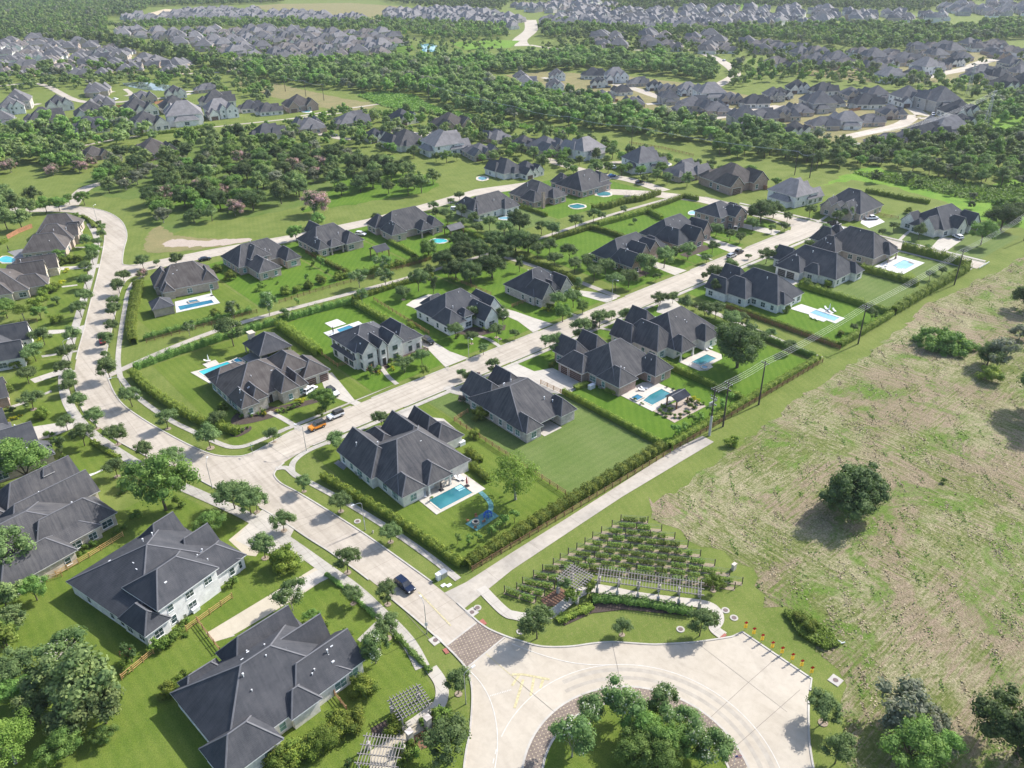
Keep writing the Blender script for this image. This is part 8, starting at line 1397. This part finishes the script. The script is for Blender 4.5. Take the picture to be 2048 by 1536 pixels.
def mass(name, label, pts, lodset, hs, mat):
    VV, TT, MM = [], [], []
    for x, y in pts:
        P, T = lodset[WRNG.integers(len(lodset))]; a = WRNG.uniform(0, 6.28); s = hs*WRNG.uniform(.6, 1.35); sz = s*WRNG.uniform(.85, 1.2); c, s_ = math.cos(a)*s, math.sin(a)*s
        Q = np.empty_like(P); Q[..., 0] = P[..., 0]*c-P[..., 1]*s_+x; Q[..., 1] = P[..., 0]*s_+P[..., 1]*c+y; Q[..., 2] = P[..., 2]*sz; VV.append(Q); TT.append(np.clip(T*.6+WRNG.uniform(0, .5), 0, 1)); MM.append(np.full(len(T), WRNG.choice((0, 0, 0, 1, 1, 2, 3), p=(.2, .2, .15, .12, .1, .18, .05))))
    if not VV: return
    me = np_quads(name, np.concatenate(VV), [mat, 'leaf_green', 'leaf_dark', 'leaf_grey'], mi=np.concatenate(MM), tint=np.concatenate(TT)); o = bpy.data.objects.new(name, me); COL.objects.link(o); tag(o, label, 'woodland', None, 'stuff')
rest = {}
for c in CAND[NI:]: rest.setdefault(c[3], []).append(c)
for lb, L in rest.items(): mass('woodland', 'remaining '+lb.replace('tree ', 'trees ', 1), [c[1] for c in L], LODA, L[0][5]*(.75 if L[0][6] > 12 else 1), 'leaf_wood')
tot = 0
for lb, P, sp, hs in FAR:
    pts = scatter(P, sp)
    if sp > 7.9: pts = [q for q in pts if dist_ok(q[0], q[1], .6)]
    d = min(math.hypot(*q) for q in pts) if pts else 0; tot += len(pts); mass('woodland', lb, pts, LODA if d < 560 else LODB, hs, 'leaf_wood')
print('far trees', tot)
# understory of the belts, weeds in the field
def ground_cover(name, label, P, n, leaf, mat, hmax):
    W_P = [G(*p) for p in P]; xs = [p[0] for p in W_P]; ys = [p[1] for p in W_P]; pts = []
    while len(pts) < n:
        q = (WRNG.uniform(min(xs), max(xs)), WRNG.uniform(min(ys), max(ys)))
        if inside(q, W_P): pts.append(q)
    C = np.array([(x, y, WRNG.uniform(.05, hmax)) for x, y in pts]); Q = leaf_quads(C, C*0+np.array([0, 0, 1.]), leaf, WRNG, 1.4, .9); me = np_quads(name, Q, mat, tint=WRNG.uniform(0, 1, n)); o = bpy.data.objects.new(name, me); COL.objects.link(o); tag(o, label, 'ground cover', None, 'stuff')
ground_cover('weeds', 'tall green weeds around the fallen white pipes', [(1565, 1225), (1600, 1225), (1655, 1262), (1680, 1292), (1650, 1302), (1600, 1275)], 5200, .4, 'leaf_lime', 0.9)
def tufts(label, n_cl, per, rad, leaf, mat, hmax, seed):
    rg = np.random.default_rng(seed); F = [p for p in field if p[0] < 420]; C = []
    while len(C) < n_cl*per:
        q = (rg.uniform(60, 330), rg.uniform(-40, 98))
        if inside(q, field):
            r_ = rad*rg.uniform(.4, 1.6); st = rg.uniform(.3, 1); a = .75
            for k in range(per): u_, v_ = rg.normal(0, r_), rg.normal(0, r_*st*.5); C.append((q[0]+u_*math.cos(a)-v_*math.sin(a), q[1]+u_*math.sin(a)+v_*math.cos(a), rg.uniform(.04, hmax)))
    C = np.array([c for c in C if inside(c, field)]); Q = leaf_quads(C, C*0+np.array([0, 0, 1.]), leaf, rg, 1.7, .8); Q[..., 2] = np.maximum(Q[..., 2], .03)
    me = np_quads('grass_tufts', Q, mat, tint=rg.uniform(0, 1, len(Q))); o = bpy.data.objects.new('grass_tufts', me); COL.objects.link(o); tag(o, label, 'grass', None, 'stuff')
tufts('green weed tufts scattered over the mown field', 480, 30, 1.5, .42, 'leaf_green', .22, 5); tufts('dry straw clumps scattered over the mown field', 1150, 34, 1.8, .45, 'leaf_straw', .12, 6)
ground_cover('weeds', 'dark green undergrowth at the foot of the middle woodland belt', [(715, 192), (760, 184), (830, 192), (850, 207), (880, 217), (1000, 244), (1150, 262), (1150, 270), (980, 250), (870, 230), (770, 214)], 9000, 1.6, 'leaf_green', 1.2)
ground_cover('weeds', 'wild bushes across the meadow at the right edge', [(1700, 345), (1840, 352), (1990, 375), (2100, 360), (2100, 410), (1960, 405), (1850, 380), (1750, 360)], 6000, 1.3, 'leaf_green', 1.3)
# ================================================================== HAZE
hz = MB(); hz.box(-3300, 3300, -380, 5200, -1.0, 113.0); ho = hz.build('haze', 'trim_light'); ho['kind'] = 'stuff'; ho['label'] = 'pale summer haze over the whole estate'
hm = bpy.data.materials.new('haze_air'); hm.use_nodes = True; nt = hm.node_tree; nt.nodes.clear(); vo = nt.nodes.new('ShaderNodeVolumePrincipled'); vo.inputs['Color'].default_value = (.84, .93, 1.0, 1); vo.inputs['Density'].default_value = .00007; vo.inputs['Anisotropy'].default_value = .25
oo = nt.nodes.new('ShaderNodeOutputMaterial'); nt.links.new(vo.outputs[0], oo.inputs['Volume']); ho.data.materials.clear(); ho.data.materials.append(hm)
